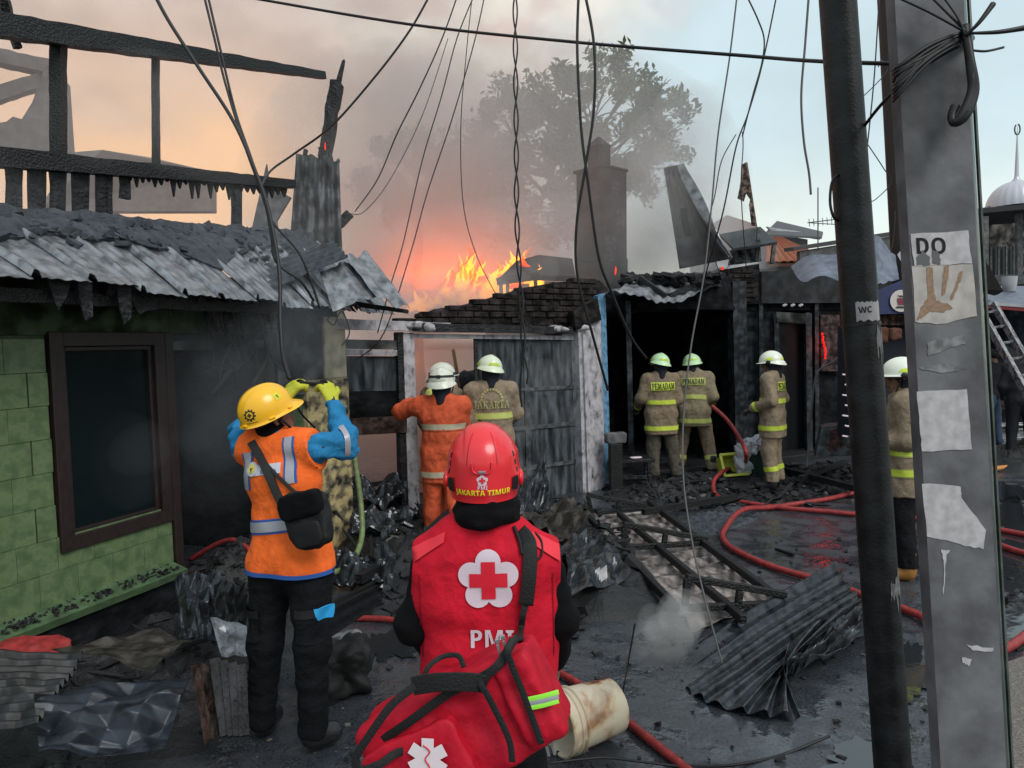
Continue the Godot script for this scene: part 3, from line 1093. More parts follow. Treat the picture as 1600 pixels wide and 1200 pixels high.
func M(key: String) -> StandardMaterial3D:
	if mats.has(key): return mats[key]
	match key:
		"asphalt": return mat(key, lin(0.046, 0.052, 0.063), 0.5, {spec = 0.6, tex = tex.grit, rtex = tex.wet, normal = tex.n_rough, nscale = 0.15, scale = 0.5, world = true})
		"water": return mat(key, lin(0.02, 0.022, 0.025), 0.06, {spec = 0.8, normal = tex.n_soft, nscale = 0.06, scale = 0.7})
		"rubble": return mat(key, lin(0.02, 0.021, 0.024), 0.6, {tex = tex.fine, normal = tex.n_rough, scale = 3.0})
		"ash": return mat(key, lin(0.08, 0.088, 0.105), 0.95, {tex = tex.blotch, normal = tex.n_rough, nscale = 1.5, scale = 1.6})
		"pale_rubble": return mat(key, lin(0.2, 0.19, 0.18), 0.8, {tex = tex.fine, scale = 4.0})
		"char": return mat(key, lin(0.008, 0.008, 0.01), 0.55, {tex = tex.fine, normal = tex.n_char, nscale = 1.2, scale = 2.5})
		"char_grey": return mat(key, lin(0.025, 0.027, 0.033), 0.7, {tex = tex.soot, normal = tex.n_char, nscale = 1.0, scale = 1.5})
		"soot_wall": return mat(key, lin(0.018, 0.02, 0.025), 0.85, {tex = tex.soot, normal = tex.n_rough, nscale = 0.6, scale = 0.6})
		"green_tile": return mat(key, lin(0.13, 0.175, 0.1), 0.42, {tex = tex.marble, scale = 1.5, world = true, normal = tex.n_soft, nscale = 0.05})
		"grout": return mat(key, lin(0.09, 0.125, 0.072), 0.9, {tex = tex.blotch, scale = 1.5})
		"green_ledge": return mat(key, lin(0.085, 0.15, 0.07), 0.7, {tex = tex.blotch, scale = 1.2, normal = tex.n_rough, nscale = 0.2})
		"brown_frame": return mat(key, lin(0.022, 0.011, 0.011), 0.5, {tex = tex.blotch, scale = 1.5, stretch = Vector3(4, 1, 4)})
		"dark_glass": return mat(key, lin(0.006, 0.011, 0.013), 0.08, {spec = 0.15, normal = tex.n_soft, nscale = 0.05})
		"cream_peel": return mat(key, lin(0.62, 0.57, 0.42), 0.85, {tex = tex.peel, scale = 0.8, normal = tex.n_rough, nscale = 0.5})
		"cream": return mat(key, lin(0.6, 0.53, 0.38), 0.85, {tex = tex.blotch, scale = 0.7, normal = tex.n_fine, nscale = 0.3})
		"grey_plaster": return mat(key, lin(0.13, 0.135, 0.14), 0.9, {tex = tex.soot, scale = 0.55, normal = tex.n_fine, nscale = 0.4})
		"white_peel": return mat(key, lin(0.46, 0.45, 0.49), 0.8, {tex = tex.peel_white, scale = 1.2, stretch = Vector3(1, 0.5, 1), normal = tex.n_rough, nscale = 0.4})
		"blue_paint": return mat(key, lin(0.13, 0.3, 0.48), 0.7, {tex = tex.peel_white, scale = 2.0, stretch = Vector3(1, 0.5, 1)})
		"door_soot": return mat(key, lin(0.115, 0.13, 0.15), 0.75, {tex = tex.soot, scale = 0.8, stretch = Vector3(2.2, 0.35, 2.2), normal = tex.n_fine, nscale = 0.4})
		"tin": return mat(key, lin(0.27, 0.285, 0.31), 0.5, {metal = 0.35, tex = tex.tinsheet, rtex = tex.wet, scale = 1.3, normal = tex.n_soft, nscale = 0.12})
		"tin_dark": return mat(key, lin(0.06, 0.065, 0.075), 0.3, {metal = 0.5, tex = tex.tinsheet, rtex = tex.wet, scale = 1.6, normal = tex.n_soft, nscale = 0.15})
		"tin_black": return mat(key, lin(0.03, 0.032, 0.036), 0.5, {metal = 0.3, tex = tex.soot, scale = 1.6, normal = tex.n_soft, nscale = 0.15})
		"tin_brown": return mat(key, lin(0.34, 0.29, 0.275), 0.6, {metal = 0.1, tex = tex.soot, scale = 1.5, normal = tex.n_rough, nscale = 0.5})
		"brick": return mat(key, lin(0.052, 0.042, 0.041), 0.9, {tex = tex.soot, scale = 1.0, world = true, normal = tex.n_rough, nscale = 0.6})
		"mortar": return mat(key, lin(0.046, 0.041, 0.041), 0.95, {tex = tex.soot, scale = 0.9, normal = tex.n_rough})
		"concrete": return mat(key, lin(0.15, 0.15, 0.155), 0.85, {tex = tex.blotch, scale = 0.9, normal = tex.n_fine, nscale = 0.5})
		"stack": return mat(key, lin(0.042, 0.044, 0.052), 0.9, {tex = tex.soot, scale = 0.5, normal = tex.n_rough, nscale = 0.4})
		"roof_tile": return mat(key, lin(0.42, 0.15, 0.085), 0.85, {tex = tex.fine, scale = 1.2})
		"white_wall": return mat(key, lin(0.5, 0.52, 0.55), 0.85, {tex = tex.blotch, scale = 0.3})
		"bark": return mat(key, lin(0.1, 0.085, 0.07), 0.95, {tex = tex.fine, scale = 2.0})
		"leaf": return mat(key, lin(0.045, 0.065, 0.03), 0.6, {back = lin(0.05, 0.07, 0.02)})
		"cable": return mat(key, lin(0.008, 0.008, 0.01), 0.5)
		"cable_grey": return mat(key, lin(0.09, 0.09, 0.095), 0.6)
		"pole_black": return mat(key, lin(0.016, 0.018, 0.022), 0.55, {tex = tex.soot, scale = 1.5, normal = tex.n_fine, nscale = 0.3})
		"pole_brown": return mat(key, lin(0.035, 0.025, 0.022), 0.6, {tex = tex.fine, scale = 2.0})
		"pole_concrete": return mat(key, lin(0.155, 0.155, 0.168), 0.75, {tex = tex.blotch, scale = 0.6, normal = tex.n_rough, nscale = 0.12})
		"pole_edge": return mat(key, lin(0.12, 0.145, 0.13), 0.35, {metal = 0.3, tex = tex.blotch, scale = 1.2})
		"paper": return mat(key, lin(0.46, 0.44, 0.46), 0.9, {tex = tex.cloth, scale = 2.0})
		"paper_rust": return mat(key, lin(0.44, 0.41, 0.39), 0.9, {tex = tex.cloth, scale = 1.5})
		"paper_grey": return mat(key, lin(0.24, 0.24, 0.25), 0.9, {tex = tex.blotch, scale = 3.0})
		"ink": return mat(key, lin(0.02, 0.02, 0.022), 0.8)
		"hose_red": return mat(key, lin(0.36, 0.035, 0.035), 0.5, {tex = tex.blotch, scale = 2.5, normal = tex.n_weave, nscale = 0.4})
		"hose_green": return mat(key, lin(0.2, 0.27, 0.11), 0.5, {tex = tex.blotch, scale = 2.5})
		"hose_orange": return mat(key, lin(0.5, 0.2, 0.05), 0.5)
		"bucket": return mat(key, lin(0.62, 0.59, 0.54), 0.6, {tex = tex.rust, scale = 0.9})
		"red_vest": return mat(key, lin(0.6, 0.012, 0.032), 0.75, {tex = tex.cloth, scale = 1.4, normal = tex.n_fold, nscale = 0.45, rim = 0.08})
		"red_bag": return mat(key, lin(0.5, 0.009, 0.028), 0.55, {tex = tex.cloth, scale = 1.8, normal = tex.n_fold, nscale = 0.3, spec = 0.3})
		"red_helmet": return mat(key, lin(0.72, 0.02, 0.03), 0.32, {coat = 0.5})
		"orange_vest": return mat(key, lin(1.0, 0.17, 0.03), 0.75, {tex = tex.cloth, scale = 1.4, normal = tex.n_fold, nscale = 0.55, rim = 0.2})
		"orange_suit": return mat(key, lin(0.62, 0.105, 0.045), 0.8, {tex = tex.cloth, scale = 1.4, normal = tex.n_fold, nscale = 0.6})
		"blue_shirt": return mat(key, lin(0.025, 0.2, 0.42), 0.8, {tex = tex.cloth, scale = 1.4, normal = tex.n_fold, nscale = 0.9})
		"blue_trim": return mat(key, lin(0.03, 0.1, 0.34), 0.8)
		"silver_tape": return mat(key, lin(0.34, 0.34, 0.38), 0.4, {metal = 0.2})
		"black_cloth": return mat(key, lin(0.004, 0.004, 0.005), 0.9, {normal = tex.n_weave, nscale = 0.5, rim = 0.1})
		"black_trousers": return mat(key, lin(0.009, 0.0095, 0.012), 0.85, {tex = tex.cloth, scale = 1.4, normal = tex.n_fold, nscale = 0.9})
		"webbing": return mat(key, lin(0.006, 0.006, 0.007), 0.7, {normal = tex.n_weave, nscale = 0.5})
		"beige_suit": return mat(key, lin(0.225, 0.172, 0.12), 0.88, {tex = tex.cloth, scale = 1.4, normal = tex.n_fold, nscale = 0.9})
		"olive_suit": return mat(key, lin(0.095, 0.085, 0.068), 0.88, {tex = tex.cloth, scale = 1.4, normal = tex.n_fold, nscale = 0.9})
		"lime_stripe": return mat(key, lin(0.42, 0.46, 0.12), 0.55)
		"lime_bright": return mat(key, lin(0.5, 0.6, 0.06), 0.55)
		"silver_lime": return mat(key, lin(0.42, 0.44, 0.32), 0.5)
		"cream_tape": return mat(key, lin(0.42, 0.38, 0.27), 0.5)
		"helmet_white": return mat(key, lin(0.66, 0.68, 0.58), 0.35, {coat = 0.3, tex = tex.cloth, scale = 4.0})
		"helmet_green": return mat(key, lin(0.46, 0.68, 0.4), 0.35, {coat = 0.3})
		"helmet_yellow": return mat(key, lin(0.85, 0.45, 0.015), 0.3, {coat = 0.4})
		"lilac": return mat(key, lin(0.62, 0.52, 0.6), 0.7)
		"cross_red": return mat(key, lin(0.62, 0.01, 0.03), 0.7)
		"yellow_ink": return mat(key, lin(0.88, 0.78, 0.03), 0.5)
		"glove_yellow": return mat(key, lin(0.46, 0.47, 0.05), 0.85, {normal = tex.n_weave, nscale = 0.6})
		"steel": return mat(key, lin(0.42, 0.42, 0.42), 0.35, {metal = 0.8})
		"basket": return mat(key, lin(0.4, 0.42, 0.05), 0.5)
		"plastic_bag": return mat(key, lin(0.5, 0.5, 0.55), 0.4, {normal = tex.n_rough, nscale = 0.8, scale = 3.0})
		"tarp": return mat(key, lin(0.16, 0.18, 0.24), 0.45, {tex = tex.blotch, scale = 1.0, normal = tex.n_soft, nscale = 0.6})
		"navy": return mat(key, lin(0.02, 0.028, 0.1), 0.6, {tex = tex.cloth, scale = 2.0})
		"dome": return mat(key, lin(0.5, 0.5, 0.55), 0.4, {metal = 0.3})
		"wood_grey": return mat(key, lin(0.2, 0.185, 0.17), 0.85, {tex = tex.blotch, scale = 2.0, stretch = Vector3(4, 0.6, 4)})
		"ember": return mat(key, Color(0.2, 0.02, 0.01), 0.8, {glow = Color(1.0, 0.2, 0.07), power = 0.9})
	push_error("no material " + key)
	return StandardMaterial3D.new()

func build_ground() -> void:
	var m := Mb.new()
	var xs := []
	var zs := []
	for k in 90: xs.append(-9.0 + k * 0.22)
	xs = [-150.0, -60.0, -25.0, -14.0] + xs + [14.0, 25.0, 60.0, 150.0]
	for k in 90: zs.append(3.0 - k * 0.2)
	zs = [60.0, 20.0, 8.0] + zs + [-18.0, -24.0, -40.0, -90.0, -220.0]
	for z in zs:
		for x in xs: m.vert(Vector3(x, -0.006 + 0.006 * bumpy.get_noise_2d(x * 40.0, z * 40.0), z))
	m.grid(zs.size(), xs.size(), 0, false, true)
	struct("ground", m, M("asphalt"))
	# standing water
	for e in [[1585, 850, 95, 70], [1600, 965, 70, 40], [1345, 1192, 60, 34], [1420, 1055, 34, 46], [604, 1010, 46, 20], [1560, 770, 60, 14]]:
		var ring := PackedVector3Array()
		for k in 56:
			var a := TAU * k / 56.0
			var g: float = 1.0 + 0.75 * bumpy.get_noise_2d(cos(a) * 42.0 + e[0], sin(a) * 42.0) + 0.25 * bumpy.get_noise_2d(cos(a) * 130.0, sin(a) * 130.0 + e[1])
			ring.append(ground(e[0] + cos(a) * e[2] * g, e[1] + sin(a) * e[3] * g, 0.004))
		var w := Mb.new()
		slab(w, ring, Vector3(0, -0.004, 0))
		struct("puddle", w, M("water"))
	# the strip of pavement at the right edge
	var p := Mb.new()
	var a := ground(1560, 1030)
	slab(p, PackedVector3Array([ground(1572, 1035, 0.02), ground(1700, 990, 0.02), ground(1900, 1300, 0.02), ground(1590, 1300, 0.02)]), Vector3(0, -0.06, 0))
	struct("pavement", p, M("wood_grey"))
var ga := Vector3(-2.46, 0, -5.2)
var gd := Vector3(0.358, 0, -0.934).normalized()
var gn := Vector3(0.934, 0, 0.358).normalized()
func G(s: float, y: float, o := 0.0) -> Vector3:
	return ga + gd * s + gn * o + Vector3.UP * y
func gplane(o := 0.0) -> Plane:
	return Plane(gn, ga + gn * o)
var da := Vector3(-1.65, 0, -7.3)
var dd := Vector3(2.57, 0, -2.1).normalized()
var dn := Vector3(2.1, 0, 2.57).normalized()
func D(s: float, y: float, o := 0.0) -> Vector3:
	return da + dd * s + dn * o + Vector3.UP * y
func dplane(o := 0.0) -> Plane:
	return Plane(dn, da + dn * o)
var sa := Vector3(1.33, 0, -10.2)
var sd := Vector3(4.2, 0, -1.8).normalized()
var sn := Vector3(1.8, 0, 4.2).normalized()
func S(s: float, y: float, o := 0.0) -> Vector3:
	return sa + sd * s + sn * o + Vector3.UP * y
func splane(o := 0.0) -> Plane:
	return Plane(sn, sa + sn * o)
func panel(m: Mb, f: Callable, s0: float, s1: float, y0: float, y1: float, o: float, th: float, ch := 0.004) -> void:
	var p: Vector3 = f.call((s0 + s1) * 0.5, (y0 + y1) * 0.5, o - th * 0.5)
	var x: Vector3 = (f.call(1.0, 0.0, 0.0) - f.call(0.0, 0.0, 0.0))
	box(m, Transform3D(Basis(x, Vector3.UP, x.cross(Vector3.UP)), p), Vector3(absf(s1 - s0), absf(y1 - y0), th), ch)
func poly_on(p: Plane, px: Array, th: float) -> Mb:
	var m := Mb.new()
	var pts := PackedVector3Array()
	for q in px: pts.append(onp(p, q[0], q[1]))
	slab(m, pts, -p.normal * th)
	return m

func eave_y(s: float, t: float) -> float:
	return lerpf(2.66 + (s + 1.2) * 0.075, 2.31 - (s + 0.1) * 0.03, t)

func build_green_house() -> void:
	var h := thing("house", "green tiled house with a burnt upper storey and tin eave", "house", G(0, 0))
	var m := Mb.new()
	panel(m, G, -2.6, -0.86, 0.42, 2.5, -0.012, 0.16)
	panel(m, G, -0.86, 0.0, 0.42, 0.74, -0.012, 0.16)
	panel(m, G, -0.86, 0.0, 2.04, 2.5, -0.012, 0.16)
	panel(m, G, -2.6, -0.02, -0.02, 0.42, -0.02, 0.15)
	panel(m, G, 0.0, 1.19, 2.05, 2.5, -0.03, 0.16)
	panel(m, G, 1.19, 1.9, -0.02, 2.5, -0.03, 0.16)
	obj("wall", m, M("grout"), h)
	# tiles, each of its own
	var tv := []
	for k in 4:
		m = Mb.new()
		box(m, Transform3D.IDENTITY, Vector3(0.2475, 0.1975, 0.012), 0.0015)
		tv.append(m.commit())
	var half := Mb.new()
	box(half, Transform3D.IDENTITY, Vector3(0.1225, 0.1975, 0.012), 0.0015)
	var hm := half.commit()
	var bs := Basis(gd, Vector3.UP, gd.cross(Vector3.UP))
	for row in 8:
		var y := 0.42 + row * 0.2 + 0.1
		var k := 0
		var s := -0.125 - (0.125 if row % 2 else 0.0)
		if row % 2: 
			if y < 0.74: inst("tile", hm, M("green_tile"), h, Transform3D(bs, G(-0.0625, y, 0.0)))
		while s > -2.6:
			if y < 0.73 or s < -0.98:
				inst("tile", tv[k % 4], M("green_tile"), h, Transform3D(bs * Basis(Vector3.RIGHT, rnd(-0.006, 0.006)), G(s, y, rnd(-0.001, 0.001))))
			elif s < -0.86:
				inst("tile", hm, M("green_tile"), h, Transform3D(bs, G(-0.93, y, 0.0)))
			s -= 0.25
			k += 1
	m = Mb.new()
	panel(m, G, -2.6, 0.0, 2.04, 2.42, 0.002, 0.012)
	obj("fascia", m, mat("green_plaster", lin(0.085, 0.13, 0.07), 0.8, {tex = tex.soot, scale = 0.8}), h)
	# sloping ledge and plinth
	m = Mb.new()
	sheet(m, func(s, t): return G(lerpf(-2.6, -0.02, s), lerpf(0.43, 0.385, t) + 0.002 * bumpy.get_noise_2d(s * 900.0, t * 90.0), lerpf(0.0, 0.15, t)), 60, 6, 0.05)
	obj("ledge", m, M("green_ledge"), h)
	m = Mb.new()
	panel(m, G, -2.6, -0.06, -0.02, 0.34, 0.11, 0.12)
	obj("plinth", m, M("soot_wall"), h)
	# crumbs of soot on the ledge
	var wh := []
	for k in 420:
		var s := rnd(-1.5, -0.05)
		var clump := smoothstep(-0.25, 0.35, bumpy.get_noise_1d(s * 260.0))
		if rnd(0, 1) > 0.25 + clump: continue
		wh.append(Transform3D(Basis.from_euler(Vector3(rnd(0, 6), rnd(0, 6), 0)) * Basis.from_scale(Vector3(rnd(0.008, 0.035), rnd(0.006, 0.016), rnd(0.008, 0.03))), G(s, 0.425 - rnd(0, 0.03), rnd(0.01, 0.13))))
	stuff("soot_crumbs", chunk_mesh(4), M("rubble"), wh.map(func(e): return Transform3D(e.basis, e.origin - base_of[h])), h)
	# window
	m = Mb.new()
	panel(m, G, -0.86, -0.77, 0.72, 2.06, 0.03, 0.12)
	panel(m, G, -0.09, 0.0, 0.72, 2.06, 0.03, 0.12)
	panel(m, G, -0.77, -0.09, 1.97, 2.06, 0.028, 0.12)
	panel(m, G, -0.77, -0.09, 0.72, 0.81, 0.028, 0.12)
	var win := obj("window", m, M("brown_frame"), h)
	m = Mb.new()
	panel(m, G, -0.78, -0.08, 0.8, 1.98, -0.03, 0.008)
	obj("pane", m, M("dark_glass"), win)
	m = Mb.new()
	panel(m, G, -0.77, -0.74, 0.81, 1.97, 0.0, 0.05)
	panel(m, G, -0.12, -0.09, 0.81, 1.97, 0.0, 0.05)
	panel(m, G, -0.74, -0.12, 1.94, 1.97, 0.0, 0.05)
	panel(m, G, -0.74, -0.12, 0.81, 0.84, 0.0, 0.05)
	obj("sash", m, M("brown_frame"), win)
	# door jamb, doorway
	m = Mb.new()
	panel(m, G, 0.0, 0.07, -0.02, 2.06, 0.035, 0.13)
	panel(m, G, 1.12, 1.19, -0.02, 2.06, 0.0, 0.12)
	obj("door_jamb", m, M("brown_frame"), h)
	m = Mb.new()
	panel(m, G, 0.07, 1.05, 1.93, 2.0, 0.02, 0.07)
	obj("door_lintel", m, M("grey_plaster"), h)
	m = Mb.new()
	panel(m, G, -2.6, 2.3, -0.02, 2.6, -1.9, 0.1)
	panel(m, func(s, y, o): return G(0.03 + o, y, -1.0 + s), -0.85, 0.85, -0.02, 2.6, 0.0, 0.1)
	panel(m, func(s, y, o): return G(1.7 + o, y, -1.0 + s), -0.85, 0.85, -0.02, 2.6, 0.0, 0.1)
	obj("inner_wall", m, M("soot_wall"), h)
	# pillar with flaking paint
	m = Mb.new()
	panel(m, G, 1.9, 2.26, 1.62, 2.5, 0.02, 0.34, 0.008)
	obj("pillar", m, M("cream"), h)
	m = Mb.new()
	panel(m, G, 1.6, 2.27, -0.02, 1.62, 0.03, 0.36, 0.012)
	obj("pillar_base", m, M("cream_peel"), h)
	m = Mb.new()
	panel(m, G, 1.22, 1.88, 1.5, 2.46, 0.01, 0.05)
	obj("board", m, M("grey_plaster"), h)
	# beams and soffit under the eave
	m = Mb.new()
	for s in [-2.2, -1.5, -0.8, -0.1, 0.6, 1.3, 2.0]:
		char_beam(m, G(s, eave_y(s, 0.84) - 0.1, 0.48), G(s + rnd(-0.04, 0.04), eave_y(s, 0.0) - 0.12, -0.1), 0.05, 0.07)
	char_beam(m, G(-2.6, 2.24, 0.42), G(1.5, 2.22, 0.42), 0.05, 0.07, 0.15, 40)
	var eb := obj("eave_beam", m, M("char"), h)
	# hanging scraps of burnt ceiling
	for k in 26:
		m = Mb.new()
		var s := rnd(-2.2, 1.4)
		var w := rnd(0.06, 0.22)
		var l := rnd(0.04, 0.2)
		var o := rnd(0.1, 0.5)
		var yt := eave_y(s, (o + 0.06) / 0.64) - 0.06
		slab(m, PackedVector3Array([G(s, yt, o), G(s + w, yt, o + 0.02), G(s + w * rnd(0.6, 1.0), yt - 0.04 - l * rnd(0.3, 1.0), o + 0.03), G(s + w * 0.4, yt - 0.04 - l, o), G(s + w * rnd(0.0, 0.2), yt - 0.02 - l * 0.4, o)]), gn * 0.01)
		obj("ceiling_scrap", m, M("char_grey"), h)
	# tin sheets of the eave
	for k in 14:
		var s0 := -2.35 + k * 0.33
		var w := 0.345
		var drop := rnd(-0.02, 0.03)
		var skew := rnd(-0.015, 0.015)
		var sd2 := rnd(0, 90)
		m = Mb.new()
		sheet(m, func(s, t):
			var x: float = s0 + s * w + skew * t
			var prof: float = 0.036 * (smoothstep(0.0, 0.05, s) - smoothstep(0.13, 0.18, s)) + 0.0035 * sin(s * 31.0)
			var edge: float = 0.02 * bumpy.get_noise_1d(s * 60.0 + sd2 * 7.0) * smoothstep(0.6, 1.0, t)
			var y: float = eave_y(x, t) - drop * t + prof + 0.01 * bumpy.get_noise_2d(s * 26.0 + sd2, t * 40.0) * (0.3 + t) - 0.03 * t * t
			return G(x, y, lerpf(-0.06, 0.58 + edge * 2.0, t)), 22, 14, 0.003)
		obj("roof_sheet", m, M("tin"), h)
	# ash and burnt felt on the eave
	m = Mb.new()
	sheet(m, func(s, t):
		var x := lerpf(-2.4, 1.9, s)
		var low := 0.2 + 0.18 * bumpy.get_noise_1d(x * 70.0) + 0.34 * exp(-pow((x - 0.28) / 0.36, 2.0)) + 0.1 * exp(-pow((x + 1.3) / 0.3, 2.0))
		var q = t * clampf(low, 0.06, 0.7)
		var th := 0.05 * sin(PI * minf(t * 1.05, 1.0)) + 0.03 * bumpy.get_noise_2d(x * 160.0, t * 50.0)
		return G(x, eave_y(x, q) + 0.02 + maxf(th, -0.005) + (0.09 if t < 0.12 else 0.02 * (1.0 - t)), lerpf(-0.08, 0.58, q)), 160, 12, 0.03)
	obj("ash_layer", m, M("ash"), h)
	var bits := []
	for k in 260:
		var x := rnd(-2.3, 1.6)
		var q := pow(rnd(0, 1), 2.0) * 0.45
		var g := rnd(0.015, 0.085) * (1.2 - q)
		bits.append(Transform3D(Basis.from_euler(Vector3(rnd(-0.6, 0.6), rnd(0, 6), rnd(-0.6, 0.6))) * Basis.from_scale(Vector3(g * 1.6, g * 0.6, g)), G(x, eave_y(x, q) + 0.06 - q * 0.05, lerpf(-0.1, 0.58, q))))
	stuff("ash_crumbs", chunk_mesh(6), M("ash"), bits.map(func(e): return Transform3D(e.basis, e.origin - base_of[h])), h)
	# burnt upper storey
	var up := gplane(-0.3)
	var beams := [["top_beam", 0, 40, 506, 118, 0.13, 0.16, 0.55], ["rail_beam", 0, 246, 459, 288, 0.1, 0.13, 0.4]]
	for b in beams:
		m = Mb.new()
		var p := onp(up, b[1], b[2])
		var q := onp(up, b[3], b[4])
		char_beam(m, p + (p - q) * 0.3, q, b[5], b[6], 0.1, 44, b[7])
		obj(b[0], m, M("char"), h)
	for b in [[91, 60, 91, 250, 0.075], [243, 84, 244, 272, 0.045]]:
		m = Mb.new()
		char_beam(m, onp(gplane(-0.34), b[0], b[1]), onp(gplane(-0.34), b[2], b[3]), b[4], b[4], 0.08, 16)
		obj("post", m, M("char"), h)
	for b in [[-12, 1, 240, 330], [24, 27, 240, 340], [60, 26, 250, 345], [92, 28, 240, 350], [128, 26, 255, 355], [160, 14, 262, 350], [172, 10, 262, 352], [197, 15, 268, 312], [371, 15, 284, 375], [-50, 26, 240, 340]]:
		var pts := []
		var ctr: float = b[0]
		var w: float = b[1] * 0.5
		pts = [[ctr - w, b[2]], [ctr + w, b[2] + 2], [ctr + w * rnd(0.7, 1.0), lerpf(b[2], b[3], 0.5)], [ctr + w * rnd(0.7, 1.1), b[3]], [ctr - w * rnd(0.6, 1.0), b[3] - 3], [ctr - w * rnd(0.6, 1.1), lerpf(b[2], b[3], 0.45)]]
		obj("burnt_board", poly_on(gplane(-0.31), pts, 0.03), M("char_grey"), h)
	m = Mb.new()
	for k in 26:
		var x := 205.0 + k * 9.6
		var l := rnd(6, 26) if k % 3 else rnd(2, 8)
		var y0 := 262.0 + (x - 205.0) * 0.098
		m.col = Color.WHITE
		var q := poly_on(gplane(-0.3), [[x - 5, y0], [x + 6, y0], [x + 4, y0 + 12], [x + 1, y0 + 14 + l], [x - 4, y0 + 12]], 0.02)
		var n := m.v.size()
		for e in q.v: m.vert(e)
		for e in q.i: m.i.append(n + e)
	obj("burnt_fringe", m, M("char"), h)
	for b in [[-10, -30, 28, 75], [8, 0, 22, 60]]:
		m = Mb.new()
		char_beam(m, at(b[0], b[1], 4.6), at(b[2], b[3], 4.7), 0.045, 0.045)
		obj("splinter", m, M("char"), h)
	# standing corner: tin upright and charred post
	m = Mb.new()
	sheet(m, func(s, t):
		var u := lerpf(lerpf(463, 452, t), lerpf(530, 535, t), s)
		var top = 240.0 + 14.0 * absf(sin(s * 9.0)) * s
		var vv := lerpf(top, 398.0, t)
		return at(u, vv, 7.0 + 0.014 * sin(s * TAU * 5.0) + 0.05 * bumpy.get_noise_2d(s * 60.0, t * 120.0)), 44, 22, 0.004)
	obj("upright_sheet", m, mat("tin_sooty", lin(0.14, 0.145, 0.16), 0.6, {metal = 0.2, tex = tex.soot, scale = 1.1, stretch = Vector3(1.6, 0.6, 1.6), normal = tex.n_rough, nscale = 0.2}), h)
	m = Mb.new()
	char_beam(m, at(522, 300, 7.15), at(507, 232, 7.15), 0.15, 0.1, 0.1, 8)
	char_beam(m, at(507, 250, 7.15), at(526, 130, 7.15), 0.15, 0.1, 0.18, 14)
	char_beam(m, at(524, 150, 7.15), at(537, 96, 7.15), 0.1, 0.06, 0.18, 8, 0.5)
	char_beam(m, at(530, 352, 7.1), at(547, 333, 7.1), 0.06, 0.08, 0.2, 4)
	obj("charred_post", m, M("char_grey"), h)
	m = Mb.new()
	lump(m, at(508, 229, 7.06), Vector3(0.007, 0.035, 0.008), 0.8, 30.0)
	obj("ember", m, M("ember"), h)
	m = Mb.new()
	char_beam(m, at(475, 252, 7.06), at(478, 234, 7.06), 0.05, 0.03, 0.2, 5)
	char_beam(m, at(526, 262, 7.06), at(529, 250, 7.06), 0.04, 0.03, 0.2, 5)
	obj("torn_edge", m, M("char_grey"), h)
	# meter boxes and soot-black wiring
	for k in 2:
		var x := 0.55 + k * 0.5
		m = Mb.new()
		panel(m, G, x - 0.13, x + 0.13, 2.06, 2.4, 0.08, 0.1, 0.01)
		var bx := obj("meter_box", m, mat("meter_grey", lin(0.16, 0.14, 0.14), 0.7, {tex = tex.soot, scale = 2.0}), h)
		m = Mb.new()
		panel(m, G, x - 0.09, x + 0.09, 2.1, 2.3, 0.088, 0.012)
		obj("meter_frame", m, M("paper_grey"), bx)
		m = Mb.new()
		panel(m, G, x - 0.07, x + 0.07, 2.12, 2.28, 0.093, 0.012)
		obj("meter_face", m, mat("meter_dark", lin(0.07, 0.05, 0.05), 0.5), bx)
		m = Mb.new()
		lathe(m, PackedVector2Array([Vector2(0, 0.02), Vector2(0.035, 0.015), Vector2(0.045, 0.0)]), Transform3D(Basis(gd, gn, gd.cross(gn)), G(x, 2.18, 0.094)), 16)
		obj("meter_dial", m, M("dark_glass"), bx)
	m = Mb.new()
	for k in 12:
		var x := rnd(0.35, 1.0)
		var pts := [G(x, 2.36, 0.1), G(x + rnd(-0.1, 0.1), 2.1, 0.13), G(x + rnd(-0.25, 0.2), 1.85 + rnd(-0.1, 0.1), 0.12), G(x + rnd(-0.3, 0.3), 1.62 + rnd(-0.1, 0.2), 0.1)]
		tube(m, smooth_path(pts, 5), rnd(0.006, 0.014), 5)
	obj("burnt_wiring", m, M("cable"), h)
	# corner of the eave torn loose, hanging over the passage
	m = Mb.new()
	var p1 := at(540, 402, 6.4)
	var p2 := at(574, 394, 6.9)
	var p3 := at(641, 484, 6.5)
	var p4 := at(590, 466, 6.2)
	sheet(m, func(s, t): return bilerp(p1, p2, p3, p4, s, t) + Vector3(0, 0.03 * sin(s * 9.0) + 0.02 * bumpy.get_noise_2d(s * 70.0, t * 70.0), 0), 14, 16, 0.004)
	var c1 := at(500, 425, 6.2)
	var c2 := at(560, 405, 6.6)
	var c3 := at(596, 462, 6.3)
	var c4 := at(520, 486, 6.0)
	sheet(m, func(s, t): return bilerp(c1, c2, c3, c4, s, t) + Vector3(0, 0.03 * smoothstep(0.4, 0.5, s) - 0.03 * smoothstep(0.6, 0.7, s) + 0.02 * bumpy.get_noise_2d(s * 70.0, t * 70.0), 0), 14, 14, 0.004)
	obj("torn_eave_corner", m, M("tin"), h)
	m = Mb.new()
	char_beam(m, at(520, 470, 6.5), at(638, 487, 6.6), 0.05, 0.05, 0.15, 14, 0.3)
	obj("eave_batten", m, M("char"), h)
	m = Mb.new()
	tube(m, smooth_path([at(534, 482, 6.2), at(520, 490, 6.2), at(512, 500, 6.2), at(522, 508, 6.2), at(528, 494, 6.2), at(536, 488, 6.25), at(546, 520, 6.4), at(534, 540, 6.4)], 6), 0.006, 5)
	obj("wire_curl", m, M("cable"), h)
	# loose corrugated sheet lying on the eave
	m = Mb.new()
	var q1 := at(366, 432, 5.7)
	var q2 := at(520, 376, 6.6)
	var q3 := at(544, 402, 6.35)
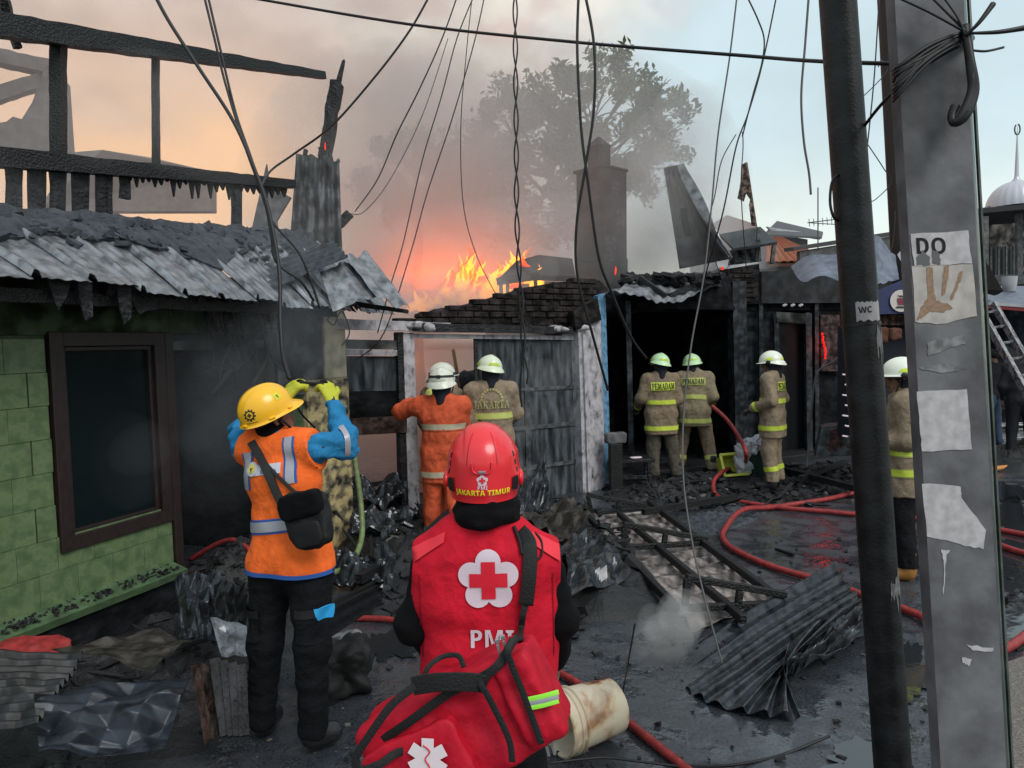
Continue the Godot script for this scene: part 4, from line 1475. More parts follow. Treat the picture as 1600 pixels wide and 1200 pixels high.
	var q4 := at(398, 462, 5.5)
	sheet(m, func(s, t): return bilerp(q1, q2, q3, q4, s, t) + Vector3(0, 0.018 * sin(t * TAU * 4.5) + 0.015 * bumpy.get_noise_2d(s * 80.0, t * 20.0), 0.0), 20, 40, 0.003)
	tag(obj("corrugated_sheet", m, M("tin_dark")), "small grey corrugated sheet lying aslant on the tin eave", "metal sheet")

func build_burnt_house() -> void:
	var h := thing("house", "burnt brick house front with white door frame and charred panels", "house", D(0, 0))
	var m := Mb.new()
	# lintel and head beams
	var p := onp(dplane(0.03), 520, 506)
	char_beam(m, p, onp(dplane(0.03), 700, 512), 0.1, 0.1, 0.06, 20)
	obj("lintel_beam", m, M("white_peel"), h)
	m = Mb.new()
	char_beam(m, onp(dplane(0.035), 640, 511), onp(dplane(0.035), 925, 517), 0.12, 0.085, 0.1, 30)
	obj("lintel_beam", m, M("char_grey"), h)
	for e in [[645, 508, 14], [870, 514, 16], [905, 512, 18], [668, 512, 12]]:
		m = Mb.new()
		lump(m, onp(dplane(0.09), e[0], e[1]), Vector3(e[2] * 0.008, 0.04, 0.04), 0.7, 9.0)
		obj("broken_plaster", m, M("white_peel"), h)
	obj("door_frame", poly_on(dplane(0.02), [[640, 521], [905, 525], [905, 531], [640, 528]], 0.08), M("white_peel"), h)
	# left bay: rail, sooty board, sill
	obj("window_rail", poly_on(dplane(0.01), [[528, 530], [630, 532], [630, 546], [528, 545]], 0.05), M("grey_plaster"), h)
	obj("window_rail", poly_on(dplane(0.02), [[528, 546], [630, 547], [630, 556], [528, 555]], 0.06), M("white_peel"), h)
	obj("window_panel", poly_on(dplane(-0.02), [[520, 556], [634, 557], [634, 652], [520, 660]], 0.04), M("door_soot"), h)
	obj("window_panel", poly_on(dplane(-0.01), [[520, 612], [634, 610], [634, 652], [520, 658]], 0.04), M("soot_wall"), h)
	obj("window_sill", poly_on(dplane(0.05), [[520, 656], [636, 650], [636, 676], [520, 682]], 0.14), mat("sill_brown", lin(0.09, 0.06, 0.05), 0.8, {tex = tex.soot, scale = 2.0}), h)
	obj("dwarf_wall", poly_on(dplane(-0.02), [[530, 790], [630, 775], [630, 850], [530, 880]], 0.12), M("soot_wall"), h)
	# posts
	obj("door_post", poly_on(dplane(0.04), [[630, 520], [647, 520], [657, 830], [640, 835]], 0.1), M("white_peel"), h)
	obj("door_post_side", poly_on(dplane(0.03), [[621, 519], [630.5, 519], [641, 838], [629, 840]], 0.08), M("char_grey"), h)
	obj("pillar", poly_on(dplane(0.1), [[903, 500], [938, 480], [947, 786], [912, 792]], 0.3), M("white_peel"), h)
	obj("pillar_moulding", poly_on(dplane(0.13), [[911, 522], [917, 521], [926, 784], [920, 786]], 0.04), M("white_peel"), h)
	obj("blue_post", poly_on(dplane(0.06), [[934, 462], [946, 458], [956, 784], [943, 786]], 0.12), M("blue_paint"), h)
	obj("pillar_cap", poly_on(dplane(0.14), [[896, 486], [934, 466], [940, 500], [900, 516]], 0.1), M("mortar"), h)
	# the right leaf: sooty panels, one of its own each, in a grid of rails
	var cols := [742, 822, 902]
	var rows := [528, 604, 665, 728, 786]
	for a in 2:
		for b in 4:
			var sl := -0.133
			var u0: float = cols[a]
			var u1: float = cols[a + 1]
			var f := func(u, v): return [u, v + (sl * (u - 820.0) if v > 540 else 0.012 * (u - 820.0)) * ((v - 534.0) / 190.0 if v > 540 else 1.0)]
			obj("door_panel", poly_on(dplane(-0.03), [f.call(u0, rows[b]), f.call(u1, rows[b]), f.call(u1, rows[b + 1]), f.call(u0, rows[b + 1])], 0.02), M("door_soot"), h)
	for r in [[606, 5], [666, 6], [729, 6]]:
		var k = -0.133 * (r[0] - 534.0) / 190.0
		obj("door_rail", poly_on(dplane(-0.012), [[742, r[0] - k * 78], [902, r[0] + k * 82], [902, r[0] + k * 82 + r[1]], [742, r[0] - k * 78 + r[1]]], 0.018), mat("rail_grey", lin(0.12, 0.13, 0.145), 0.7, {tex = tex.soot, scale = 1.5}), h)
	obj("door_stile", poly_on(dplane(-0.01), [[818, 528], [825, 528], [831, 784], [824, 786]], 0.02), mat("rail_grey", lin(0.12, 0.13, 0.145), 0.7), h)
	obj("door_stile", poly_on(dplane(-0.01), [[741, 528], [746, 528], [752, 800], [747, 801]], 0.02), M("char_grey"), h)
	obj("door_stile", poly_on(dplane(-0.01), [[896, 528], [903, 528], [913, 780], [906, 781]], 0.02), M("white_peel"), h)
	# brick wall over the beam: rough core and bricks laid in courses
	obj("wall", poly_on(dplane(-0.02), [[600, 505], [650, 500], [700, 484], [770, 466], [830, 448], [880, 440], [936, 438], [950, 452], [944, 500], [905, 512], [640, 510]], 0.14), M("mortar"), h)
	var bm := []
	for k in 4:
		m = Mb.new()
		box(m, Transform3D.IDENTITY, Vector3(0.205 + k * 0.003, 0.056 + 0.002 * k, 0.1), 0.006)
		bm.append(m.commit())
	var bs := Basis(dd, Vector3.UP, dd.cross(Vector3.UP))
	for row in 10:
		for k in 24:
			var s := -0.4 + k * 0.222 + (0.11 if row % 2 else 0.0)
			var y := 2.03 + row * 0.072
			var c := view.affine_inverse() * D(s, y)
			var u := 800.0 + c.x / -c.z * F
			var v := 600.0 - c.y / -c.z * F
			var top := 508.0
			for e in [[600, 505, 650, 500], [650, 500, 700, 484], [700, 484, 830, 448], [830, 448, 936, 438]]:
				if u >= e[0] and u < e[2]: top = lerpf(e[1], e[3], (u - e[0]) / float(e[2] - e[0]))
			if u < 610 or u > 930 or v < top - 3 or v > 512: continue
			if rnd(0, 1) < 0.12: continue
			inst("brick", bm[(row + k) % 4], M("brick"), h, Transform3D(bs * Basis(Vector3.UP, rnd(-0.03, 0.03)) * Basis(Vector3.BACK, rnd(-0.02, 0.02)), D(s, y, -0.055 + rnd(0.0, 0.02))))
	for k in 40:
		var u := rnd(640, 935)
		var top := lerpf(503, 440, clampf((u - 640.0) / 260.0, 0, 1))
		inst("loose_brick", bm[k % 4], M("brick"), h, Transform3D(Basis.from_euler(Vector3(rnd(-0.6, 0.6), rnd(0, 6), rnd(-0.6, 0.6))) * Basis.from_scale(Vector3.ONE * rnd(0.4, 0.9)), onp(dplane(-0.1), u, top + rnd(-6, 8))))
	# what stands inside, seen through the door
	m = Mb.new()
	for e in [[560, 760, 640, 748, 9.5], [600, 800, 640, 730, 9.3]]: char_beam(m, at(e[0], e[1], e[4]), at(e[2], e[3], e[4]), 0.06, 0.06)
	obj("inner_rafter", m, M("char"), h)
	obj("inner_wall", poly_on(Plane(Vector3(0, 0, 1), Vector3(0, 0, -12.5)), [[400, 640], [960, 640], [960, 800], [400, 860]], 0.15), M("soot_wall"), h)
	m = Mb.new()
	bar(m, at(708, 545, 9.4), at(724, 640, 9.6), 0.05, 0.04)
	obj("leaning_timber", m, mat("raw_wood", lin(0.4, 0.26, 0.15), 0.8, {tex = tex.fine}), h)
	m = Mb.new()
	lump(m, at(733, 597, 9.5), Vector3(0.12, 0.14, 0.1), 0.6, 5.0)
	obj("charred_furniture", m, M("char_grey"), h)

func build_shop() -> void:
	var h := thing("shop", "burnt out black shop with sagging tin roof beside the blue post", "shop", S(0, 0))
	var m := Mb.new()
	panel(m, S, -0.5, 5.4, -0.02, 3.0, -3.2, 0.12)
	panel(m, func(s, y, o): return S(-0.45 + o, y, s), -3.1, -0.12, -0.02, 2.6, 0.0, 0.1)
	panel(m, func(s, y, o): return S(2.35 + o, y, s), -3.1, -0.2, -0.02, 2.4, 0.0, 0.1)
	panel(m, func(s, y, o): return S(5.3 + o, y, s), -3.1, -0.2, -0.02, 2.6, 0.0, 0.1)
	obj("inner_wall", m, M("soot_wall"), h)
	m = Mb.new()
	sheet(m, func(s, t): return S(lerpf(-0.5, 5.4, s), 2.55 + 0.1 * bumpy.get_noise_2d(s * 80.0, t * 40.0), lerpf(-3.1, 0.0, t)), 30, 12, 0.03)
	obj("roof", m, M("tin_black"), h)
	m = Mb.new()
	panel(m, S, -0.3, 5.4, 2.3, 2.56, 0.0, 0.12)
	obj("lintel", m, M("soot_wall"), h)
	# face left of the door frame, and beyond it
	obj("boarding", poly_on(splane(-0.02), [[1140, 470], [1212, 474], [1214, 738], [1145, 742]], 0.06), mat("boarding_blue", lin(0.042, 0.05, 0.062), 0.8, {tex = tex.soot, scale = 0.8}), h)
	obj("boarding", poly_on(splane(-0.02), [[1266, 470], [1420, 470], [1420, 700], [1268, 720]], 0.06), M("soot_wall"), h)
	for b in [[981, 470, 987, 748, 0.07, "post"], [1152, 440, 1158, 750, 0.2, "pier"], [1275, 440, 1276, 725, 0.06, "post"], [1262, 490, 1264, 722, 0.09, "door_post"], [1212, 490, 1216, 728, 0.07, "door_post"], [1188, 470, 1190, 735, 0.06, "post"]]:
		m = Mb.new()
		char_beam(m, onp(splane(0.05), b[0], b[1]), onp(splane(0.05), b[2], b[3]), b[4], b[4], 0.05, 24)
		obj(b[5], m, mat("post_blue", lin(0.055, 0.065, 0.08), 0.7, {tex = tex.soot, scale = 1.2}), h)
	obj("door_lintel", poly_on(splane(0.1), [[1213, 487], [1260, 490], [1260, 506], [1214, 503]], 0.08), M("grey_plaster"), h)
	obj("door_leaf", poly_on(splane(-0.3), [[1214, 505], [1262, 505], [1262, 730], [1216, 732]], 0.04), mat("door_dark", lin(0.02, 0.024, 0.028), 0.6), h)
	for k in 3:
		m = Mb.new()
		box(m, Transform3D(Basis.from_euler(Vector3(0.2, 0, 0.4)), onp(splane(0.12), 1226 + k * 12.5, 477)), Vector3(0.07, 0.035, 0.05), 0.01)
		obj("white_insulator", m, mat("porcelain", lin(0.5, 0.5, 0.52), 0.4), h)
	# brick pier over the opening
	obj("pier_core", poly_on(splane(0.06), [[1138, 420], [1186, 412], [1192, 474], [1142, 476]], 0.2), M("mortar"), h)
	var bm := Mb.new()
	box(bm, Transform3D.IDENTITY, Vector3(0.2, 0.055, 0.1), 0.006)
	var bmesh := bm.commit()
	var bs := Basis(sd, Vector3.UP, sd.cross(Vector3.UP))
	var o := onp(splane(0.06), 1141, 474)
	for row in 7:
		for k in 2:
			inst("brick", bmesh, M("brick"), h, Transform3D(bs * Basis(Vector3.UP, rnd(-0.06, 0.06)), o + sd * (0.1 + k * 0.215 + (0.05 if row % 2 else 0.0)) + Vector3.UP * (0.04 + row * 0.073) - sn * 0.03))
	# hanging gable and fascia above the shop
	obj("fascia", poly_on(splane(0.15), [[1000, 474], [1060, 470], [1140, 430], [1146, 476], [1150, 484], [1000, 482]], 0.04), M("soot_wall"), h)
	obj("fascia", poly_on(splane(0.1), [[1190, 424], [1420, 420], [1420, 472], [1190, 474]], 0.05), mat("fascia_dark", lin(0.03, 0.034, 0.042), 0.7, {tex = tex.soot, scale = 0.7}), h)
	# sagging tin roof
	m = Mb.new()
	var rows := [[[940, 462, 9.55], [1000, 436, 10.6], [1068, 430, 11.2], [1142, 414, 11.6]], [[950, 458, 9.4], [1006, 452, 10.0], [1066, 452, 10.4], [1128, 432, 10.9]], [[958, 452, 9.3], [1012, 468, 9.7], [1060, 474, 9.9], [1122, 440, 10.6]]]
	sheet(m, func(s, t):
		var a: float = s * 3.0
		var k := mini(int(a), 2)
		var q := []
		for r in 3:
			var e0: Array = rows[r][k]
			var e1: Array = rows[r][k + 1]
			q.append(at(e0[0], e0[1], e0[2]).lerp(at(e1[0], e1[1], e1[2]), a - k))
		var p: Vector3 = q[0].lerp(q[1], t * 2.0) if t < 0.5 else q[1].lerp(q[2], t * 2.0 - 1.0)
		return p + Vector3.UP * (0.05 * bumpy.get_noise_2d(s * 90.0, t * 60.0) + 0.012 * sin(s * 70.0)), 70, 18, 0.006)
	obj("sagging_roof", m, mat("roof_grey", lin(0.27, 0.285, 0.31), 0.5, {metal = 0.3, tex = tex.tinsheet, scale = 0.8, normal = tex.n_rough, nscale = 0.5}), h)
	m = Mb.new()
	char_beam(m, at(1000, 434, 10.2), at(1040, 462, 9.9), 0.06, 0.06)
	char_beam(m, at(1045, 462, 10.0), at(1100, 440, 10.4), 0.05, 0.05)
	obj("roof_timber", m, M("char_grey"), h)
	var rub := []
	for k in 240:
		var g := rnd(0.03, 0.16)
		rub.append(Transform3D(Basis.from_euler(Vector3(rnd(-0.6, 0.6), rnd(0, 6), rnd(-0.6, 0.6))) * Basis.from_scale(Vector3(g * 1.7, g * 0.5, g)), at(rnd(975, 1125), rnd(430, 446), rnd(10.2, 11.2)) - base_of[h]))
	stuff("roof_rubble", chunk_mesh(7), M("char_grey"), rub, h)
	m = Mb.new()
	lump(m, at(1129, 419, 10.7), Vector3(0.018, 0.024, 0.02), 0.8, 30.0)
	lump(m, at(962, 423, 12.4), Vector3(0.016, 0.06, 0.02), 0.9, 30.0)
	obj("ember", m, M("ember"), h)
	# step along the shop
	m = Mb.new()
	panel(m, S, -0.3, 5.6, -0.02, 0.09, 0.35, 0.5, 0.01)
	obj("step", m, M("rubble"), h)
	# curled tin roof sheet standing up, with peeled lip
	m = Mb.new()
	sheet(m, func(s, t):
		var u := lerpf(lerpf(1037, 1062, t), lerpf(1058, 1140, pow(t, 1.3)), s)
		var v := lerpf(lerpf(262, 420, t), lerpf(258, 405, t), s)
		return at(u, v, 12.6 - 0.9 * s * s - 0.5 * t + 0.04 * bumpy.get_noise_2d(s * 80.0, t * 100.0)), 24, 30, 0.01)
	var cs := thing("roof_sheet", "tall curled tin roof sheet standing up in the smoke", "metal sheet", at(1090, 420, 12.4))
	obj("curled_sheet", m, mat("sheet_mid", lin(0.14, 0.15, 0.165), 0.6, {metal = 0.2, tex = tex.soot, scale = 0.7}), cs)
	m = Mb.new()
	sheet(m, func(s, t):
		var u := lerpf(1058, 1142, pow(t, 1.3)) + lerpf(0.0, 10.0 + 8.0 * sin(t * 5.0), s)
		var v = lerpf(258, 405, t) - s * 3.0
		return at(u, v, 11.7 - 0.5 * t - 0.12 * s), 6, 30, 0.01)
	obj("sheet_lip", m, mat("sheet_pale", lin(0.36, 0.4, 0.43), 0.4, {metal = 0.4, tex = tex.tinsheet, scale = 0.8}), cs)
	obj("sheet_tear", poly_on(Plane(Vector3(0, 0, 1), at(1070, 340, 11.6)), [[1063, 326], [1072, 324], [1076, 350], [1080, 368], [1072, 370], [1066, 350]], 0.02), M("char"), cs)
	# the square smoke-blackened stack
	var st := thing("chimney", "square smoke-blackened masonry stack with a narrower cap", "chimney", at(937, 440, 12.6))
	var c0 := at(940, 360, 12.7)
	var turn := Basis(Vector3.UP, 0.72) * Basis(Vector3.BACK, -0.02)
	m = Mb.new()
	box(m, Transform3D(turn, c0), Vector3(0.6, 1.98, 0.66), 0.03)
	obj("shaft", m, M("stack"), st)
	m = Mb.new()
	box(m, Transform3D(turn, c0 + Vector3(0, 1.0, 0)), Vector3(0.66, 0.05, 0.7), 0.015)
	obj("shaft_lip", m, M("stack"), st)
	m = Mb.new()
	box(m, Transform3D(turn, c0 + Vector3(-0.02, 1.22, 0)), Vector3(0.28, 0.42, 0.3), 0.02)
	lathe(m, PackedVector2Array([Vector2(0.22, 1.42), Vector2(0.03, 1.58), Vector2(0.0, 1.58)]), Transform3D(Basis(Vector3.UP, 0.72 + PI / 4), c0 + Vector3(-0.02, 0, 0)), 4)
	obj("cap", m, M("stack"), st)
	for e in [[0.1, 0.2, 0.22], [-0.16, -0.35, 0.3], [0.2, -0.62, 0.18], [-0.05, 0.65, 0.16]]:
		m = Mb.new()
		box(m, Transform3D(turn, c0 + turn * Vector3(e[0], e[1], 0.33)), Vector3(e[2], e[2] * 1.4, 0.02), 0.008)
		obj("plaster_patch", m, mat("stack_pale", lin(0.11, 0.11, 0.125), 0.9, {tex = tex.soot, scale = 2.0}), st)
func build_background() -> void:
	# ruins that show through the smoke behind the upper storey
	var r := thing("ruined_house", "pale ruined gable wall half hidden in smoke", "house", at(50, 240, 11))
	var zp := Plane(Vector3(0.3, 0, 1).normalized(), at(50, 200, 11.0))
	obj("gable_wall", poly_on(zp, [[72, 100], [104, 128], [112, 246], [-60, 250], [-60, 200], [10, 190], [20, 182], [34, 186], [50, 160]], 0.2), M("concrete"), r)
	var m := Mb.new()
	char_beam(m, at(-60, 78, 10.8), at(88, 110, 11.4), 0.28, 0.2)
	char_beam(m, at(-60, 168, 10.8), at(72, 124, 11.4), 0.28, 0.2)
	obj("rafter", m, M("concrete"), r)
	m = Mb.new()
	slab(m, PackedVector3Array([at(112, 238, 14), at(160, 234, 14), at(235, 246, 15), at(330, 268, 16), at(330, 330, 16), at(60, 330, 14)]), Vector3(0, 0, -0.3))
	tag(obj("hall_roof", m, M("concrete")), "low pale roof behind the burnt rail beam, blurred by smoke", "roof")
	m = Mb.new()
	slab(m, PackedVector3Array([at(390, 372, 9.0), at(416, 256, 9.0), at(420, 290, 9.0), at(454, 308, 9.0), at(432, 345, 9.0), at(436, 380, 9.0)]), Vector3(0, 0, -0.05))
	tag(obj("broken_sheet", m, M("concrete")), "jagged pale panel standing in smoke left of the upright tin", "panel")
	# trees
	tree("tall leafy tree half veiled by smoke behind the stack", [at(1000, 470, 24), at(875, 330, 24), at(860, 180, 24)], [[860, 165, 1.6, 1.1], [740, 260, 1.2, 1.0], [930, 175, 2.0, 1.7], [800, 195, 1.7, 1.4], [1010, 190, 1.4, 1.3], [850, 260, 2.2, 1.5], [770, 290, 1.3, 1.2], [960, 250, 1.8, 1.5], [1020, 260, 1.3, 1.3], [740, 220, 0.7, 0.6], [985, 140, 0.9, 0.5], [1035, 165, 0.7, 0.6], [800, 345, 2.0, 0.9], [900, 340, 1.5, 1.0]], 24.0, 2900, 5)
	tree("smaller tree fading into smoke behind the fire", [at(650, 470, 28), at(655, 360, 28), at(650, 260, 28)], [[640, 250, 1.6, 1.1], [690, 285, 1.4, 1.3], [600, 290, 1.2, 1.2], [650, 320, 2.0, 1.2], [720, 330, 1.3, 1.2]], 28.0, 1500, 8)
	# houses beyond the shop
	var t := thing("house", "house with orange tiled roof beyond the shop", "house", at(1200, 420, 20))
	m = Mb.new()
	slab(m, PackedVector3Array([at(1120, 420, 20), at(1300, 420, 20), at(1300, 400, 20.1), at(1120, 400, 20.1)]), Vector3(0, 0, -3))
	obj("wall", m, M("white_wall"), t)
	var ra := at(1196, 374, 21.5)
	var rb := at(1222, 374, 21.5)
	var rc := at(1300, 408, 18.6)
	var rd := at(1196, 412, 18.6)
	var tm := Mb.new()
	sheet(tm, func(a, b): return Vector3((a - 0.5) * 0.2, 0.035 * sin(a * PI), (b - 0.5) * 0.3), 4, 1, 0.015)
	var tile := tm.commit()
	m = Mb.new()
	slab(m, PackedVector3Array([ra, rb, rc, rd]), Vector3(0, -0.08, 0))
	obj("roof", m, mat("roof_under", lin(0.12, 0.06, 0.045), 0.9), t)
	for a in 13:
		for b in 9:
			var p := ra.lerp(rd, (a + 0.5) / 13.0).lerp(rb.lerp(rc, (a + 0.5) / 13.0), (b + 0.5) / 9.0)
			var q := ra.lerp(rd, (a + 1.5) / 13.0).lerp(rb.lerp(rc, (a + 1.5) / 13.0), (b + 0.5) / 9.0)
			var z := (q - p).normalized()
			var x := (rb - ra).normalized()
			var sc := lerpf(ra.distance_to(rb), rd.distance_to(rc), a / 13.0) / 9.0 / 0.2
			inst("roof_tile", tile, M("roof_tile"), t, Transform3D(Basis(x * sc, z.cross(x).normalized(), z * 1.1).rotated(x, rnd(-0.03, 0.03)), p + Vector3(0, 0.04, 0)))
	var t2 := thing("house", "white eaved house with grey hipped roof left of the black pole", "house", at(1240, 400, 23))
	m = Mb.new()
	slab(m, PackedVector3Array([at(1193, 366, 22), at(1214, 345, 23.5), at(1286, 362, 23.5), at(1284, 370, 22)]), Vector3(0, -0.06, 0))
	obj("roof", m, mat("hip_grey", lin(0.1, 0.1, 0.11), 0.8), t2)
	m = Mb.new()
	slab(m, PackedVector3Array([at(1198, 354, 22.4), at(1283, 367, 22.4), at(1282, 374, 22.4), at(1206, 362, 22.4)]), Vector3(0, 0, -0.1))
	obj("eave_board", m, M("white_wall"), t2)
	m = Mb.new()
	slab(m, PackedVector3Array([at(1200, 364, 23), at(1262, 374, 23), at(1262, 420, 23), at(1200, 420, 23)]), Vector3(0, 0, -1.0))
	obj("wall", m, mat("wall_shade", lin(0.3, 0.32, 0.34), 0.9), t2)
	var t3 := thing("house", "far house with pale red hipped roof behind the shop", "house", at(1140, 400, 27))
	m = Mb.new()
	slab(m, PackedVector3Array([at(1090, 390, 27), at(1100, 360, 27), at(1136, 336, 27.5), at(1180, 350, 27.5), at(1200, 372, 27), at(1196, 392, 27)]), Vector3(0, 0, -2))
	obj("roof", m, mat("pale_roof", lin(0.32, 0.24, 0.24), 0.9, {tex = tex.fine, scale = 1.5}), t3)
	# small lean-to over the pier
	var lt := thing("canopy", "dark tin canopy on two posts above the brick pier", "canopy", at(1170, 420, 12))
	m = Mb.new()
	slab(m, PackedVector3Array([at(1124, 366, 12.4), at(1188, 354, 12.8), at(1214, 378, 11.8), at(1146, 388, 11.6)]), Vector3(0, -0.04, 0))
	obj("roof", m, M("tin_black"), lt)
	for e in [[1186, 356, 1182, 408], [1210, 378, 1206, 412]]:
		m = Mb.new()
		bar(m, at(e[0], e[1], 12.0), at(e[2], e[3], 12.0), 0.06, 0.06)
		obj("post", m, M("concrete"), lt)
	m = Mb.new()
	slab(m, PackedVector3Array([at(1144, 390, 12.2), at(1188, 384, 12.2), at(1190, 408, 12.2), at(1140, 414, 12.2)]), Vector3(0, 0, -0.1))
	obj("pale_board", m, mat("board_pale", lin(0.36, 0.38, 0.42), 0.8, {tex = tex.soot, scale = 1.0}), lt)
	m = Mb.new()
	slab(m, PackedVector3Array([at(1158, 258, 12.6), at(1166, 253, 12.6), at(1181, 352, 12.6), at(1174, 352, 12.6), at(1170, 320, 12.6), at(1172, 312, 12.6), at(1164, 300, 12.6), at(1160, 314, 12.6), at(1152, 310, 12.6), at(1155, 296, 12.6), at(1157, 284, 12.6)]), Vector3(0.05, 0, -0.08))
	tag(obj("broken_wall_post", m, mat("post_pink", lin(0.24, 0.17, 0.15), 0.9, {tex = tex.soot, scale = 1.5})), "tall broken plaster post standing alone against the sky", "post")
	# aerial
	m = Mb.new()
	tube(m, PackedVector3Array([at(1278, 400, 20), at(1278, 293, 20)]), 0.018, 5)
	tube(m, PackedVector3Array([at(1262, 348, 20), at(1312, 342, 20.4)]), 0.015, 5)
	tube(m, PackedVector3Array([at(1262, 348, 20), at(1312, 351, 19.6)]), 0.012, 5)
	for k in 7: tube(m, PackedVector3Array([at(1264 + k * 7, 342 - k * 0.6, 20), at(1265 + k * 7, 354 - k * 0.6, 20)]), 0.01, 4)
	tag(obj("aerial", m, M("cable_grey")), "rooftop television aerial left of the black pole", "aerial")
	# buildings at the right edge
	var mo := thing("mosque", "pale ribbed mosque dome with tall spire at the right edge", "mosque", at(1590, 330, 36))
	m = Mb.new()
	var dome_at := at(1588, 324, 36)
	var n := m.v.size()
	for a in 17:
		for b in 96:
			var ph := PI * 0.5 * a / 16.0
			var th := TAU * b / 96.0
			var g := 1.0 + 0.025 * absf(sin(th * 12.0))
			m.vert(dome_at + Vector3(sin(ph) * cos(th) * 1.28 * g, cos(ph) * 1.28, sin(ph) * sin(th) * 1.28 * g))
	m.grid(17, 96, n, true)
	obj("dome", m, M("dome"), mo)
	m = Mb.new()
	lathe(m, PackedVector2Array([Vector2(0.28, 1.2), Vector2(0.2, 1.32), Vector2(0.14, 1.36), Vector2(0.1, 1.5), Vector2(0.07, 2.4), Vector2(0.025, 3.5), Vector2(0.0, 4.1)]), Transform3D(Basis.IDENTITY, dome_at), 12)
	obj("spire", m, M("dome"), mo)
	m = Mb.new()
	for k in 18:
		var a := -PI * 0.5 + 0.6 + (TAU - 1.2) * k / 17.0 - PI
		tube(m, PackedVector3Array([dome_at + Vector3(cos(a) * 0.13, 3.75 + sin(a) * 0.26, 0), dome_at + Vector3(cos(a + 0.3) * 0.13, 3.75 + sin(a + 0.3) * 0.26, 0)]), 0.035, 5)
	obj("finial", m, M("cable_grey"), mo)
	m = Mb.new()
	slab(m, PackedVector3Array([at(1545, 322, 36), at(1680, 318, 36), at(1680, 420, 36), at(1545, 420, 36)]), Vector3(0, 0, -3))
	obj("base_wall", m, M("white_wall"), mo)
	var bl := thing("building", "weathered two-storey building with open gallery below the dome", "building", at(1570, 420, 20))
	m = Mb.new()
	slab(m, PackedVector3Array([at(1524, 334, 20), at(1700, 318, 18), at(1700, 310, 18), at(1524, 326, 20)]), Vector3(0.3, 0.0, -3))
	obj("roof", m, mat("old_roof", lin(0.08, 0.08, 0.085), 0.8), bl)
	for e in [[1524, 340, 1546, 470], [1590, 334, 1594, 440]]:
		m = Mb.new()
		bar(m, at((e[0] + e[2]) * 0.5, e[1], 19.5), at((e[0] + e[2]) * 0.5, e[3], 19.5), 0.3 if e[0] < 1560 else 0.12, 0.15)
		obj("column", m, M("concrete"), bl)
	m = Mb.new()
	slab(m, PackedVector3Array([at(1500, 330, 21.5), at(1720, 320, 21.5), at(1720, 480, 21.5), at(1500, 480, 21.5)]), Vector3(0, 0, -0.2))
	obj("wall", m, mat("old_wall", lin(0.16, 0.155, 0.15), 0.9, {tex = tex.soot, scale = 0.5}), bl)
	m = Mb.new()
	slab(m, PackedVector3Array([at(1546, 384, 21.3), at(1590, 386, 21.3), at(1590, 430, 21.3), at(1546, 430, 21.3)]), Vector3(0, 0, -0.1))
	var wd := obj("window", m, mat("window_dark", lin(0.02, 0.025, 0.03), 0.4), bl)
	m = Mb.new()
	for k in 4: bar(m, at(1548 + k * 12, 384, 21.2), at(1548 + k * 12, 430, 21.2), 0.05, 0.05)
	obj("window_bar", m, M("concrete"), wd)
	m = Mb.new()
	slab(m, PackedVector3Array([at(1540, 430, 19.4), at(1700, 426, 18.4), at(1700, 440, 18.4), at(1540, 446, 19.4)]), Vector3(0, 0, -1.5))
	obj("gallery_floor", m, M("concrete"), bl)
	# wall beyond, seen between the poles
	m = Mb.new()
	slab(m, PackedVector3Array([at(1250, 392, 17), at(1500, 352, 16), at(1500, 470, 16), at(1250, 470, 17)]), Vector3(0, 0, -0.2))
	tag(obj("far_wall", m, M("concrete")), "long weathered grey wall seen between the two black poles", "wall")
	m = Mb.new()
	slab(m, PackedVector3Array([at(1240, 386, 17), at(1500, 346, 16), at(1500, 353, 16), at(1240, 392, 17)]), Vector3(0, 0.05, -0.6))
	tag(obj("wall_coping", m, mat("old_roof", lin(0.08, 0.08, 0.085), 0.8)), "thin dark roofing edge on top of the far grey wall", "roof edge")

func leaf_spray(sd: int) -> ArrayMesh:
	var m := Mb.new()
	var r := RandomNumberGenerator.new()
	r.seed = sd
	for k in 7:
		var o := Vector3(r.randf_range(-0.2, 0.2), r.randf_range(-0.16, 0.16), r.randf_range(-0.2, 0.2))
		var bs := Basis.from_euler(Vector3(r.randf_range(-1.0, 0.4), r.randf_range(0, TAU), r.randf_range(-0.5, 0.5)))
		var l := r.randf_range(0.09, 0.15)
		var a := o + bs * Vector3(0, 0, -l)
		var b := o + bs * Vector3(l * 0.42, 0.015, 0)
		var c := o + bs * Vector3(0, -0.01, l)
		var d := o + bs * Vector3(-l * 0.42, 0.015, 0)
		m.quad(a, b, c, d)
	return m.commit()

